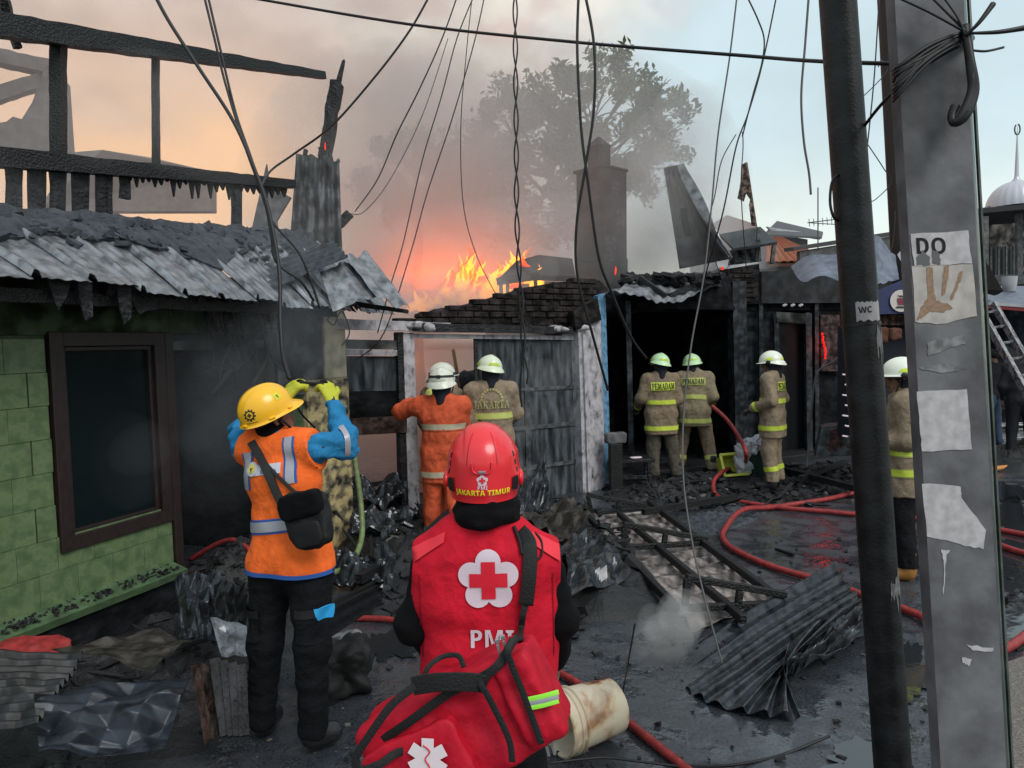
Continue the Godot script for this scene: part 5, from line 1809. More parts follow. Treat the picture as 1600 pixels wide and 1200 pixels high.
func tree(label: String, spine: Array, clumps: Array, d: float, count: int, sd2: int) -> void:
	var foot: Vector3 = spine[0]
	foot.y = 0.0
	var t := thing("tree", label, "tree", foot)
	var m := Mb.new()
	tube(m, smooth_path([foot, spine[0], spine[1], spine[2]], 6), 0.28, 8, 0.07)
	obj("trunk", m, M("bark"), t)
	var limbs := Mb.new()
	var spots := []
	var total := 0.0
	for c in clumps: total += c[2] * c[3]
	for c in clumps:
		var ctr := at(c[0], c[1], d + rnd(-1.2, 1.2))
		var root: Vector3 = spine[1].lerp(spine[2], rnd(0.0, 0.7))
		var mid := root.lerp(ctr, 0.5) + Vector3(rnd(-0.3, 0.3), -0.35, rnd(-0.3, 0.3))
		tube(limbs, smooth_path([root, mid, ctr], 5), 0.09, 5, 0.035)
		var tips := []
		for k in int(6 + c[2] * 6):
			var dirn := Vector3(rnd(-1, 1), rnd(-0.7, 1), rnd(-1, 1)).normalized() * pow(rnd(0.15, 1), 0.5)
			var tip := ctr + dirn * Vector3(c[2], c[3], c[2] * 0.8)
			tube(limbs, smooth_path([mid.lerp(ctr, rnd(0.4, 1.0)), (ctr + tip) * 0.5 + Vector3(0, 0.1, 0), tip], 3), 0.03, 4, 0.01)
			tips.append(tip)
		for k in int(count * c[2] * c[3] / total):
			var tip: Vector3 = tips[k % tips.size()]
			var w := Vector3(rnd(-1, 1), rnd(-1, 1), rnd(-1, 1)) * rnd(0.05, 0.42)
			spots.append(Transform3D(Basis.from_euler(Vector3(rnd(-0.6, 0.6), rnd(0, TAU), rnd(-0.6, 0.6))) * Basis.from_scale(Vector3.ONE * rnd(0.7, 1.25)), tip + w - foot))
	obj("limbs", limbs, M("bark"), t)
	stuff("crown", leaf_spray(sd2), M("leaf"), spots, t)

func mist(nm: String, label: String, c: Vector3, size: Vector3, density: float, color: Color, turn := 0.0) -> void:
	var f := FogVolume.new()
	f.shape = RenderingServer.FOG_VOLUME_SHAPE_ELLIPSOID
	f.size = size
	var fm := FogMaterial.new()
	fm.density = density
	fm.albedo = color
	f.material = fm
	f.name = numbered(nm)
	f.set_meta("kind", "stuff")
	f.set_meta("label", label)
	add_child(f, true)
	f.position = c
	f.rotation.z = turn

func puffs(label: String, px: Array, count: int, lo: float, hi: float, density: float, color: Color) -> void:
	var pts := []
	for q in px: pts.append(at(q[0], q[1], q[2]))
	var path := smooth_path(pts, 10)
	var r := RandomNumberGenerator.new()
	r.seed = int(px[0][0])
	for k in count:
		var t := float(k) / (count - 1)
		var g := r.randf_range(lo, hi)
		var c := path[int(t * (path.size() - 1))] + Vector3(r.randf_range(-0.5, 0.5), r.randf_range(-0.4, 0.4), r.randf_range(-0.3, 0.3)) * hi
		mist("smoke", label, c, Vector3(g, g * r.randf_range(0.55, 1.1), g * 0.7), density * r.randf_range(0.5, 1.2), color, r.randf_range(-0.7, 0.7))

func soft_mist(nm: String, label: String, c: Vector3, size: Vector3, density: float, color: Color, turn := 0.0) -> void:
	for k in 3: mist(nm, label, c, size * [1.15, 0.85, 0.55][k], density * [0.25, 0.4, 0.6][k], color, turn)

func build_fire_and_smoke() -> void:
	# the fire behind the brick wall
	var where := at(740, 470, 12.5)
	var fire := thing("fire", "orange flames burning behind the brick wall", "fire", where)
	var hot := mat("flame_core", Color(0.0, 0.0, 0.0), 1.0, {glow = Color(1.0, 0.6, 0.15), power = 3.0})
	hot.transparency = BaseMaterial3D.TRANSPARENCY_ALPHA
	hot.albedo_color.a = 0.5
	var warm := mat("flame_edge", Color(0.0, 0.0, 0.0), 1.0, {glow = Color(1.0, 0.32, 0.06), power = 1.9})
	warm.transparency = BaseMaterial3D.TRANSPARENCY_ALPHA
	warm.albedo_color.a = 0.4
	var rf := RandomNumberGenerator.new()
	rf.seed = 5
	for n0 in 180:
		var spot3: Array = [[704, 0.55, 9], [726, 0.95, 11], [744, 0.7, 12], [768, 0.4, 14], [790, 0.6, 10], [814, 0.6, 12], [838, 0.5, 8], [660, 0.3, 26]][[0, 0, 1, 1, 1, 2, 2, 3, 3, 4, 4, 5, 5, 6, 7][n0 % 15]]
		var u: float = spot3[0] + rf.randf_range(-1, 1) * spot3[2]
		var tall: float = spot3[1]
		var m := Mb.new()
		var base := at(u, lerpf(484, 452, (u - 688.0) / 150.0) - rf.randf_range(-4, 62) * tall, rf.randf_range(12.0, 13.3))
		var r := rf.randf_range(0.02, 0.085)
		var hh := rf.randf_range(0.12, 0.55) * (0.45 + 0.55 * tall)
		var ph := rf.randf_range(0, 6)
		var n := m.v.size()
		for a in 17:
			var t := a / 16.0
			var w := r * pow(sin(PI * pow(t, 0.5)), 0.9) * (1.0 - 0.45 * t)
			var o := Vector3(sin(t * 6.0 + ph) * 0.06 * t + 0.12 * t * t * hh, hh * t, cos(t * 5.0 + ph) * 0.06 * t)
			for b in 9:
				var th := TAU * b / 9.0
				var g := 1.0 + 1.5 * bumpy.get_noise_3d(cos(th) * 40.0 + ph * 50.0, t * 130.0, sin(th) * 40.0)
				m.vert(base + o + Vector3(cos(th) * w * g, 0.0, sin(th) * w * g * 0.6))
		m.grid(17, 9, n, true)
		obj("flame", m, hot if n0 % 3 else warm, fire)
	for e in [[740, 450, 13.6, 3.2, 0.42], [670, 445, 14.0, 3.6, 0.42], [640, 560, 11.9, 1.4, 0.62]]:
		var l := OmniLight3D.new()
		l.name = numbered("fire_light")
		l.light_color = Color(1.0, e[4], e[4] * 0.36 if e[4] < 0.5 else 0.48)
		l.light_energy = e[3]
		l.light_size = 0.4
		l.omni_range = 40.0
		l.omni_attenuation = 2.0
		l.shadow_enabled = true
		add_child(l)
		l.position = at(e[0], e[1], e[2])
	# burning shed frame over the wall
	var sh := thing("burning_shed", "small dark gabled frame standing in the flames", "shed", at(810, 470, 12.0))
	for e in [[782, 434, 784, 474], [793, 438, 793, 472], [836, 428, 838, 470]]:
		var m := Mb.new()
		char_beam(m, at(e[0], e[1], 12.0), at(e[2], e[3], 12.0), 0.06, 0.06)
		obj("post", m, M("char"), sh)
	var m := Mb.new()
	slab(m, PackedVector3Array([at(776, 438, 11.9), at(806, 408, 12.2), at(842, 398, 12.6), at(894, 404, 12.8), at(900, 432, 12.0), at(836, 430, 11.8)]), Vector3(0, -0.08, -0.05))
	obj("roof", m, M("char_grey"), sh)
	m = Mb.new()
	char_beam(m, at(776, 437, 11.85), at(842, 428, 11.75), 0.05, 0.06)
	obj("fascia", m, M("char_grey"), sh)
	m = Mb.new()
	slab(m, PackedVector3Array([at(640, 500, 11.0), at(770, 472, 11.6), at(900, 446, 12.0), at(900, 520, 12.0), at(640, 520, 11.0)]), Vector3(0, 0, -0.2))
	tag(obj("rear_wall", m, M("soot_wall")), "sooty rear wall just in front of the flames", "wall")
	# smoke
	var white := Color(0.99, 0.985, 0.985)
	var dusk := Color(0.95, 0.9, 0.88)
	mist("smoke", "glowing orange smoke wrapped round the flames", at(700, 425, 14.2), Vector3(4.6, 2.6, 1.8), 0.35, dusk)
	mist("smoke", "thin pinkish smoke rising over the fire", at(680, 380, 14.0), Vector3(6.0, 4.6, 3.0), 0.16, dusk)
	mist("smoke", "broad smoke bank behind the burnt upper storey", at(260, 260, 10.2), Vector3(14, 7.5, 2.6), 0.13, dusk)
	mist("smoke", "grey smoke column leaning above the fire", at(600, 160, 17.0), Vector3(6.0, 10.0, 4.0), 0.045, Color(0.8, 0.76, 0.76), 0.2)
	mist("smoke", "pale smoke drifting through the tall tree", at(830, 290, 20.0), Vector3(12.0, 8.0, 4.0), 0.19, white)
	mist("smoke", "low smoke at the foot of the tall tree", at(870, 410, 16.5), Vector3(10.0, 3.0, 4.0), 0.12, white)
	mist("smoke", "smoke veil in front of the smaller tree", at(630, 300, 22.0), Vector3(10.0, 9.0, 4.0), 0.17, dusk)
	soft_mist("smoke", "white smoke between the stack and the curled sheet", at(1030, 400, 12.6), Vector3(3.0, 2.0, 1.2), 0.5, white)
	soft_mist("smoke", "puff pouring over the top of the curled sheet", at(1060, 330, 11.6), Vector3(1.3, 2.2, 0.8), 0.6, white, 0.35)
	mist("smoke", "smoke clinging to the stack", at(945, 360, 11.6), Vector3(2.0, 3.4, 0.8), 0.12, white)
	mist("smoke", "pink smoke filling the house behind the door", at(655, 620, 10.8), Vector3(4.3, 3.6, 2.2), 0.75, Color(0.97, 0.92, 0.9))
	puffs("smoke curling over the brick wall", [[600, 500, 9.4], [680, 478, 9.7], [750, 462, 10.0], [820, 452, 10.3]], 16, 0.4, 1.0, 0.5, white)
	puffs("smoke wisp in front of the charred door leaf", [[790, 780, 7.7], [830, 720, 7.9], [850, 640, 8.1], [870, 580, 8.3]], 9, 0.4, 0.9, 0.22, white)
	puffs("thin grey haze drifting over the tin eave and burnt rail", [[-40, 260, 4.6], [140, 300, 5.2], [300, 340, 5.9], [440, 330, 6.6]], 14, 0.7, 1.8, 0.07, white)
	puffs("bluish smoke drifting before the doorway and the eave", [[230, 760, 4.7], [300, 640, 5.0], [370, 540, 5.3], [440, 470, 5.5]], 14, 0.4, 1.0, 0.1, Color(0.9, 0.93, 0.97))
	puffs("grey smoke rolling behind the stack and the curled sheet", [[880, 420, 13.5], [960, 400, 13.4], [1040, 360, 13.4], [1080, 300, 13.6], [1060, 230, 14.0]], 16, 0.5, 1.7, 0.3, white)
	soft_mist("smoke", "blue smoke hanging in the dark doorway", at(330, 620, 5.7), Vector3(1.3, 2.2, 0.9), 0.13, Color(0.9, 0.93, 0.97))
	puffs("rolling smoke billows over the fire and the eave corner", [[700, 400, 13.0], [660, 320, 14.0], [600, 220, 15.5], [580, 110, 17.0], [640, 10, 18.0]], 22, 1.0, 3.0, 0.13, Color(0.86, 0.82, 0.81))
	var r2 := RandomNumberGenerator.new()
	r2.seed = 77
	for k in 16:
		var t := k / 15.0
		var c := at(lerpf(1070, 1005, t) + r2.randf_range(-22, 22), lerpf(958, 1030, t) + r2.randf_range(-26, 18), 4.5 + r2.randf_range(-0.15, 0.1))
		var g := r2.randf_range(0.13, 0.34)
		mist("steam", "steam puff %s over the asphalt by the fallen frame" % ["at the frame tip", "low and wide", "high and thin", "near the sheet"][k / 4], c, Vector3(g, g * r2.randf_range(0.7, 1.3), g), lerpf(1.5, 0.35, t) * r2.randf_range(0.5, 1.0), white, r2.randf_range(-0.8, 0.8))
func spot(u: float, d: float) -> Vector3:
	var p := at(u, 600, d)
	p.y = 0.0
	return p
# joints given as [u, v, depth] become local to a person standing at where with that yaw and height
func posed(where: Vector3, yaw: float, h: float, px: Dictionary) -> Dictionary:
	var inv := Transform3D(Basis(Vector3.UP, yaw), where).affine_inverse()
	var out := {}
	for k in px:
		out[k] = (inv * at(px[k][0], px[k][1], px[k][2])) * 1.7 / h if px[k] is Array else px[k]
	return out

func build_people() -> void:
	build_volunteer()
	build_electrician()
	var beige := {jacket = M("beige_suit"), trousers = M("beige_suit"), stripe = M("lime_stripe"), edge = mat("tape_edge", lin(0.3, 0.28, 0.1), 0.7), helmet = M("helmet_green"), ink = M("ink"), hem = 0.66}
	# orange suit at the door
	var w := spot(690, 6.8)
	var o := {jacket = M("orange_suit"), trousers = M("orange_suit"), stripe = M("cream_tape"), helmet = M("helmet_white"), hem = 0.66, stripes = [0.75, 1.2], shin = 0.5, cuffs = false, band_dark = true, mark = lin(0.45, 0.48, 0.4), cell = 0.016, edge = M("orange_suit")}
	firefighter("firefighter in orange suit pulling at the white door post", w, 0.0, 1.66, posed(w, 0.0, 1.66, {shl = [657, 634, 6.85], ell = [626, 643, 6.95], wrl = [641, 628, 7.35], elr = [722, 668, 6.95], wrr = [712, 650, 7.3], look = Vector3(0.1, 0.0, -1), knl = [677, 800, 6.85], anl = [675, 866, 6.9], knr = [712, 795, 6.7], anr = [718, 858, 6.8]}), o)
	# beige suit with JAKARTA on the back
	w = spot(766, 7.4)
	var b2 := beige.duplicate()
	b2.merge({back = "JAKARTA", back_y = 1.27, back_h = 0.075, panel = false, ink = mat("faded_lime", lin(0.38, 0.36, 0.16), 0.8), helmet = mat("helmet_pale", lin(0.6, 0.66, 0.5), 0.35, {coat = 0.3}), stripes = [0.74, 1.16], squeeze = 0.72, cell = 0.016, tilt = -0.15, jacket = mat("tan_suit", lin(0.27, 0.21, 0.15), 0.88, {tex = tex.cloth, scale = 1.4, normal = tex.n_fold, nscale = 0.9})}, true)
	var p2 := firefighter("firefighter in tan suit with lettered back leaning at the charred door leaf", w, 0.12, 1.76, {wrl = Vector3(-0.25, 1.05, -0.3), elr = Vector3(0.25, 1.16, -0.06), wrr = Vector3(0.24, 1.1, -0.3), look = Vector3(-0.25, -0.1, -1)}, b2)
	var tf: Field = torso_of[p2]
	var arch := PackedVector2Array()
	for k in 12:
		var a0 := lerpf(-0.15, PI + 0.15, k / 12.0)
		var a1 := lerpf(-0.15, PI + 0.15, (k + 0.72) / 12.0)
		arch.append_array(tris_of(PackedVector2Array([Vector2(cos(a0), sin(a0)) * 0.115, Vector2(cos(a1), sin(a1)) * 0.115, Vector2(cos(a1), sin(a1)) * 0.092, Vector2(cos(a0), sin(a0)) * 0.092])))
	local_obj("arched_lettering", lay(tf, arch, Vector3(0, 1.36, 0), Vector3.RIGHT, Vector3.UP, 0.013), mat("faded_lime", lin(0.38, 0.36, 0.16), 0.8), p2)
	# behind: white helmet with breathing set
	w = spot(690, 7.75)
	var b3 := beige.duplicate()
	b3.merge({helmet = M("helmet_white"), mark = lin(0.03, 0.03, 0.035)}, true)
	var p3 := firefighter("firefighter in white visored helmet half hidden behind the orange suit", w, -0.5, 1.68, {look = Vector3(0.5, 0.05, -0.8)}, b3)
	var m := Mb.new()
	var j3: Dictionary = joints_of[p3]
	var hb := look_basis(j3.look)
	sheet(m, func(s, t): return j3.head + hb * Vector3(sin(lerpf(-1.1, 1.1, s)) * 0.13, 0.06 - 0.11 * t, -cos(lerpf(-1.1, 1.1, s)) * 0.17), 12, 5, 0.004)
	local_obj("visor", m, mat("smoke_visor", lin(0.03, 0.032, 0.04), 0.1), p3)
	m = Mb.new()
	cushion(m, Transform3D(Basis.IDENTITY, Vector3(0, 1.22, 0.2)), Vector3(0.14, 0.5, 0.14), 3.0)
	local_obj("air_bottle", m, M("lime_stripe"), p3)
	# the pair at the shop
	w = spot(1032, 9.75)
	var b4 := beige.duplicate()
	b4.merge({back = "PEMADAM", back_y = 1.31, back_h = 0.08, stripe = M("lime_bright"), stripes = [0.75, 1.1], squeeze = 0.5, trousers = M("olive_suit"), shins = false, tilt = -0.2, group = ""}, true)
	firefighter("firefighter with full yellow lettered panel beside the burnt stool", w, 0.1, 1.68, {wrl = Vector3(-0.24, 1.0, -0.28), ell = Vector3(-0.27, 1.15, 0.0), wrr = Vector3(0.2, 1.0, -0.3), look = Vector3(-0.1, -0.15, -1), anr = Vector3(0.19, 0.09, 0.05), knr = Vector3(0.15, 0.49, 0.0)}, b4)
	w = spot(1084, 10.2)
	var b5 := beige.duplicate()
	b5.merge({back = "PEMADAM", back_y = 1.29, back_h = 0.08, stripes = [0.78, 1.08], squeeze = 0.5, hem = 0.7, tilt = 0.1, jacket = mat("tan_suit2", lin(0.24, 0.2, 0.135), 0.88, {tex = tex.cloth, scale = 1.4, normal = tex.n_fold, nscale = 0.9})}, true)
	firefighter("firefighter bending with the red hose under the right arm", w, -0.3, 1.7, {pelvis = Vector3(0.0, 0.92, 0.04), neck = Vector3(0, 1.4, -0.08), head = Vector3(-0.03, 1.53, -0.15), chest = Vector3(0, 1.27, -0.03), shl = Vector3(-0.175, 1.36, -0.06), shr = Vector3(0.175, 1.36, -0.06), wrl = Vector3(-0.15, 1.0, -0.4), wrr = Vector3(0.2, 0.95, -0.25), elr = Vector3(0.26, 1.1, 0.05), anl = Vector3(-0.22, 0.09, 0.05), anr = Vector3(0.24, 0.09, 0.05), knl = Vector3(-0.17, 0.49, -0.04), knr = Vector3(0.18, 0.49, -0.04), look = Vector3(-0.1, -0.2, -1)}, b5)
	# in profile
	w = spot(1207, 9.2)
	var b6 := beige.duplicate()
	b6.merge({back = "PEMADAM", back_y = 1.31, back_h = 0.082, stripe = M("lime_bright"), stripes = [0.79, 1.13], squeeze = 0.5, helmet = mat("helmet_bright", lin(0.72, 0.76, 0.66), 0.35, {coat = 0.3}), shin = 0.45, cell = 0.017, mark = lin(0.6, 0.75, 0.05), jacket = mat("tan_suit", lin(0.27, 0.21, 0.15), 0.88, {tex = tex.cloth, scale = 1.4, normal = tex.n_fold, nscale = 0.9}), trousers = mat("tan_suit", lin(0.27, 0.21, 0.15), 0.88, {tex = tex.cloth, scale = 1.4, normal = tex.n_fold, nscale = 0.9})}, true)
	firefighter("firefighter standing in profile facing left beside the white bag", w, 0.95, 1.68, {ell = Vector3(-0.27, 1.14, 0.07), wrl = Vector3(-0.2, 1.03, -0.2), elr = Vector3(0.27, 1.14, 0.05), wrr = Vector3(0.2, 1.05, -0.2), look = Vector3(-0.1, -0.08, -1)}, b6)
	# behind the poles
	w = spot(1412, 5.75)
	var b7 := beige.duplicate()
	b7.merge({stripe = M("lime_bright"), stripes = [0.86, 1.02], helmet = mat("helmet_bright", lin(0.72, 0.76, 0.66), 0.35, {coat = 0.3}), trousers = M("black_trousers"), jacket = mat("tan_suit", lin(0.27, 0.21, 0.15), 0.88, {tex = tex.cloth, scale = 1.4, normal = tex.n_fold, nscale = 0.9}), boots = mat("boot_tan", lin(0.3, 0.13, 0.03), 0.6), cell = 0.016, mark = lin(0.6, 0.75, 0.05), shins = false}, true)
	firefighter("firefighter in tan jacket and dark trousers behind the two poles", w, 1.15, 1.68, {wrl = Vector3(-0.15, 1.1, -0.28), wrr = Vector3(0.15, 1.1, -0.28), look = Vector3(-0.2, 0.0, -1)}, b7)
	# onlookers far right
	for e in [[1552, 12.0, 0.4, 1.6, "onlooker in dark top and jeans under the market awning", lin(0.02, 0.02, 0.024), lin(0.04, 0.06, 0.1)], [1596, 10.5, -0.5, 1.68, "onlooker in dark clothes at the right edge behind the ladder", lin(0.03, 0.03, 0.035), lin(0.02, 0.02, 0.025)]]:
		var q := spot(e[0], e[1])
		var root := thing("person", e[4], "person", q, "", e[2])
		var j := joints(e[3])
		body(root, j, Color(0.19, 0.1, 0.065), Color(0.02, 0.02, 0.02), [hand_field(j.wrl, Vector3.DOWN, Vector3.LEFT, false, 0.4, 0.0, Color(0.19, 0.1, 0.065)), hand_field(j.wrr, Vector3.DOWN, Vector3.RIGHT, true, 0.4, 0.0, Color(0.19, 0.1, 0.065))])
		var f := field(0.01, Vector3(60, 40, 60))
		torso_bones(f, j, 0.015)
		arm_bones(f, j, 0.012, Color.WHITE, "lr", 0.5)
		m = Mb.new()
		f.mesh(m, 0.024)
		local_obj("shirt", m, mat("shirt_%d" % int(e[0]), e[5], 0.9), root)
		f = field(0.01, Vector3(60, 40, 60))
		leg_bones(f, j, 0.015)
		m = Mb.new()
		f.mesh(m, 0.024)
		local_obj("trousers", m, mat("jeans_%d" % int(e[0]), e[6], 0.9), root)

func build_volunteer() -> void:
	var w := spot(752, 2.4)
	var root := thing("person", "volunteer from behind in red helmet and red vest with white flower emblem", "person", w)
	var h := 1.63
	var j := joints(h, {ell = Vector3(-0.252, 1.04, 0.0), elr = Vector3(0.252, 1.04, 0.0), wrl = Vector3(-0.23, 0.9, -0.14), wrr = Vector3(0.235, 0.87, -0.1), shl = Vector3(-0.182, 1.262, 0), shr = Vector3(0.182, 1.262, 0), look = Vector3(0.0, 0.02, -1)})
	var sk := Color(0.19, 0.1, 0.065)
	body(root, j, sk, Color(0.008, 0.008, 0.01), [hand_field(j.wrl, Vector3(0.02, -1, -0.5), Vector3(-1, 0, 0.2), false, 0.6, 0.0, sk), hand_field(j.wrr, Vector3(0.02, -1, -0.4), Vector3(1, 0, 0.2), true, 0.6, 0.0, sk)])
	var sl := field(0.014, Vector3(40, 70, 40))
	arm_bones(sl, j, 0.014)
	sl.bone(j.shl, j.shr, 0.05, 0.05)
	var m := Mb.new()
	sl.mesh(m, 0.012)
	local_obj("sleeves", m, M("black_cloth"), root)
	var tr := field(0.01, Vector3(70, 40, 70))
	leg_bones(tr, j, 0.022)
	tr.bone(j.pelvis - Vector3(0.06, 0, 0), j.pelvis + Vector3(0.06, 0, 0), 0.115, 0.115)
	m = Mb.new()
	tr.mesh(m, 0.018)
	local_obj("trousers", m, M("black_trousers"), root)
	var v := field(0.016, Vector3(20, 42, 20))
	torso_bones(v, j, 0.024, Color.WHITE, 1.25)
	v.bone(j.shl * Vector3(1.12, 1, 1) + Vector3(0, 0.0, 0), j.shr * Vector3(1.12, 1, 1) + Vector3(0, 0.0, 0), 0.074, 0.074)
	v.bone(j.pelvis - Vector3(0.08, 0, 0), j.pelvis - Vector3(0.09, 0.22, 0), 0.135, 0.14)
	v.bone(j.pelvis + Vector3(0.08, 0, 0), j.pelvis + Vector3(-(-0.09), -0.22, 0), 0.135, 0.14)
	for e in [-1.0, 1.0]:
		v.bone(Vector3(0.18 * e, 1.19, 0), Vector3(0.165 * e, 1.08, 0), 0.066, 0.07)
		v.bone(Vector3(0.165 * e, 1.08, 0), Vector3(0.135 * e, 0.85, 0), 0.07, 0.085)
		v.bone(Vector3(0.12 * e, 1.2, 0.03), Vector3(0.1 * e, 1.0, 0.03), 0.085, 0.085)
	v.clips.append([Vector3.DOWN, -0.72])
	v.clips.append([Vector3.LEFT, 0.245]); v.clips.append([Vector3.RIGHT, 0.245])
	m = Mb.new()
	v.mesh(m, 0.0095)
	var vest := local_obj("vest", m, M("red_vest"), root)
	# shoulder flaps
	for s in [-1.0, 1.0]:
		var fl := lay(v, tris_of(PackedVector2Array([Vector2(0.125 * s, 0.06), Vector2(0.24 * s, 0.0), Vector2(0.24 * s, -0.045), Vector2(0.19 * s, -0.01), Vector2(0.13 * s, 0.03)])), Vector3(0, 1.325 * j.s, 0.0), Vector3.RIGHT, Vector3.UP, 0.008, 0.02)
		local_obj("shoulder_flap", fl, mat("red_flap", lin(0.7, 0.03, 0.05), 0.7), vest)
		local_obj("seam", lay(v, tris_of(rect(0.215 * s - 0.002, -0.42, 0.215 * s + 0.002, -0.14)), Vector3(0, 1.33, 0), Vector3.RIGHT, Vector3.UP, 0.001, 0.03), mat("seam_red", lin(0.3, 0.01, 0.02), 0.8), vest)
	# emblem: white flower and red cross, then lettering
	var dv := view.affine_inverse()
	var eo := Vector3((757.0 - 752.0) / F * 2.25, 1.93 - (918.0 - 536.0) * 2.25 / F, 0.0)
	local_obj("flower_emblem", lay(v, tris_of(flower(0.096)), eo, Vector3.RIGHT, Vector3.UP, 0.004, 0.02), M("lilac"), vest)
	local_obj("red_cross", lay(v, tris_of(cross_shape(0.06, 0.022)), eo, Vector3.RIGHT, Vector3.UP, 0.007, 0.02), M("cross_red"), vest)
	local_obj("lettering", lay(v, letters("PMI", 0.055), Vector3(eo.x + 0.005, 1.93 - (1014.0 - 536.0) * 2.25 / F, 0), Vector3.RIGHT, Vector3.UP, 0.004, 0.02), M("lilac"), vest)
	# scarf
	var sc := field(0.03, Vector3(30, 85, 30), 70.0)
	sc.bone(j.neck + Vector3(0, 0.03, 0.0), j.head + Vector3(0, -0.02, 0.01), 0.082, 0.09)
	for k in 10:
		var a := TAU * k / 10.0
		var b := TAU * (k + 1) / 10.0
		sc.bone(j.neck + Vector3(cos(a) * 0.075 + 0.008, 0.012 + 0.012 * sin(a * 2.0), sin(a) * 0.07 + 0.01), j.neck + Vector3(cos(b) * 0.075 + 0.008, 0.012 + 0.012 * sin(b * 2.0), sin(b) * 0.07 + 0.01), 0.034, 0.034)
	m = Mb.new()
	sc.mesh(m, 0.009)
	local_obj("black_scarf", m, M("black_cloth"), root)
	# helmet
	var hs := func(a: float, t: float) -> Vector3:
		var ph := minf(t / 0.62, 1.0) * PI * 0.5
		var low := maxf(0.0, (t - 0.62) / 0.38)
		var r := sin(ph)
		var p := Vector3(sin(a) * 0.113 * r, 0.125 * cos(ph) - low * (0.105 - 0.03 * maxf(0.0, cos(a))), -cos(a) * 0.138 * r)
		var bulge := 1.0 - 0.07 * smoothstep(0.6, 1.0, low)
		p.x *= bulge; p.z *= bulge
		var side := absf(sin(a))
		p.x *= 1.0 + 0.1 * exp(-pow((low - 0.42) / 0.3, 2.0)) * smoothstep(0.72, 0.95, side)
		var crown := smoothstep(0.058, 0.05, absf(p.x)) * smoothstep(0.72, 0.3, t)
		return p * (1.0 + 0.03 * crown + 0.02 * exp(-pow((t - 0.5) / 0.03, 2.0)) * smoothstep(0.55, 0.8, side))
	var he := local_obj("helmet", shell(hs, 72, 34), M("red_helmet"), root)
	he.transform = Transform3D(look_basis(j.look, 0.0) * Basis.from_scale(Vector3.ONE * 1.02), j.head + Vector3(0, 0.022, 0.01))
	local_obj("flower_emblem", shell_mark(hs, tris_of(flower(0.0175)), PI, 0.735, 0.0015, 0.012), M("lilac"), he)
	local_obj("red_cross", shell_mark(hs, tris_of(cross_shape(0.0095, 0.0035)), PI, 0.735, 0.003, 0.012), M("red_helmet"), he)
	local_obj("lettering", shell_mark(hs, letters("PMI", 0.012), PI, 0.815, 0.0018, 0.012), M("lilac"), he)
	local_obj("yellow_lettering", shell_mark(hs, letters("JAKARTA TIMUR", 0.0165, "Droid Sans", 700, 1.06), PI, 0.875, 0.002, 0.012), M("yellow_ink"), he)
	for s in [-1.0, 1.0]:
		local_obj("crown_groove", shell_mark(hs, tris_of(PackedVector2Array([Vector2(-0.001, -0.05), Vector2(0.0015, -0.05), Vector2(0.0015, 0.06), Vector2(-0.001, 0.06)])), PI + 0.42 * s, 0.42, 0.0006, 0.01), mat("groove_red", lin(0.3, 0.008, 0.014), 0.5), he)
		local_obj("lamp_clip", shell_mark(hs, tris_of(PackedVector2Array([Vector2(-0.016, -0.02), Vector2(0.016, -0.024), Vector2(0.014, 0.02), Vector2(-0.013, 0.018)])), PI + 0.98 * s, 0.8, 0.005, 0.012), mat("black_gloss", lin(0.01, 0.01, 0.012), 0.2), he)
		for k in 3:
			local_obj("vent_slot", shell_mark(hs, tris_of(PackedVector2Array([Vector2(-0.004, -0.009), Vector2(0.005, -0.007), Vector2(0.004, 0.009), Vector2(-0.005, 0.007)])), PI + (1.06 + 0.04 * k) * s, 0.5 + 0.085 * k, 0.001, 0.01), mat("black_gloss", lin(0.01, 0.01, 0.012), 0.2), he)
		m = Mb.new()
		lump(m, Vector3(0.117 * s, -0.045, 0.03), Vector3(0.012, 0.026, 0.03), 0.05, 10.0, 10, 14)
		local_obj("ear_boss", m, M("red_helmet"), he)
	m = Mb.new()
	var gt: Vector3 = hs.call(PI, 0.64)
	box(m, Transform3D(Basis(Vector3.RIGHT, 0.1), gt + Vector3(0, 0, 0.003)), Vector3(0.024, 0.008, 0.008), 0.002)
	local_obj("grey_catch", m, mat("catch_grey", lin(0.2, 0.2, 0.24), 0.4), he)
	m = Mb.new()
	tube(m, smooth_path([gt + Vector3(-0.03, 0.03, -0.002), gt + Vector3(-0.026, 0.002, 0.001), gt + Vector3(0, -0.006, 0.002), gt + Vector3(0.026, 0.002, 0.001), gt + Vector3(0.03, 0.03, -0.002)], 6), 0.0025, 6)
	local_obj("crown_edge", m, M("red_helmet"), he)
	# the medic bag with its strap
	var ctr := at(716, 1130, 2.1)
	var e1 := (view.basis * Vector3(cos(0.5), sin(0.5), 0.1)).normalized()
	var e3 := (Vector3(0.05, 0.22, 1.0) - e1 * e1.dot(Vector3(0.05, 0.22, 1.0))).normalized()
	var e2 := e3.cross(e1)
	var bag := thing("medic_bag", "red medic bag with black straps hanging on the volunteer's back", "bag", ctr)
	var bx := Transform3D(Basis(e1, e2, e3), ctr)
	m = Mb.new()
	cushion(m, bx, Vector3(0.51, 0.275, 0.24), 8.0, 0.02, 30, 5.0)
	obj("main_pouch", m, M("red_bag"), bag)
	m = Mb.new()
	cushion(m, bx.translated_local(Vector3(-0.105, -0.045, 0.118)), Vector3(0.29, 0.22, 0.07), 8.0, 0.014, 20, 7.0)
	var fp := obj("front_pocket", m, M("red_bag"), bag)
	m = Mb.new()
	cushion(m, bx.translated_local(Vector3(0.245, 0.0, 0.02)), Vector3(0.115, 0.255, 0.235), 7.0, 0.014, 20, 7.0)
	var ep := obj("end_pocket", m, M("red_bag"), bag)
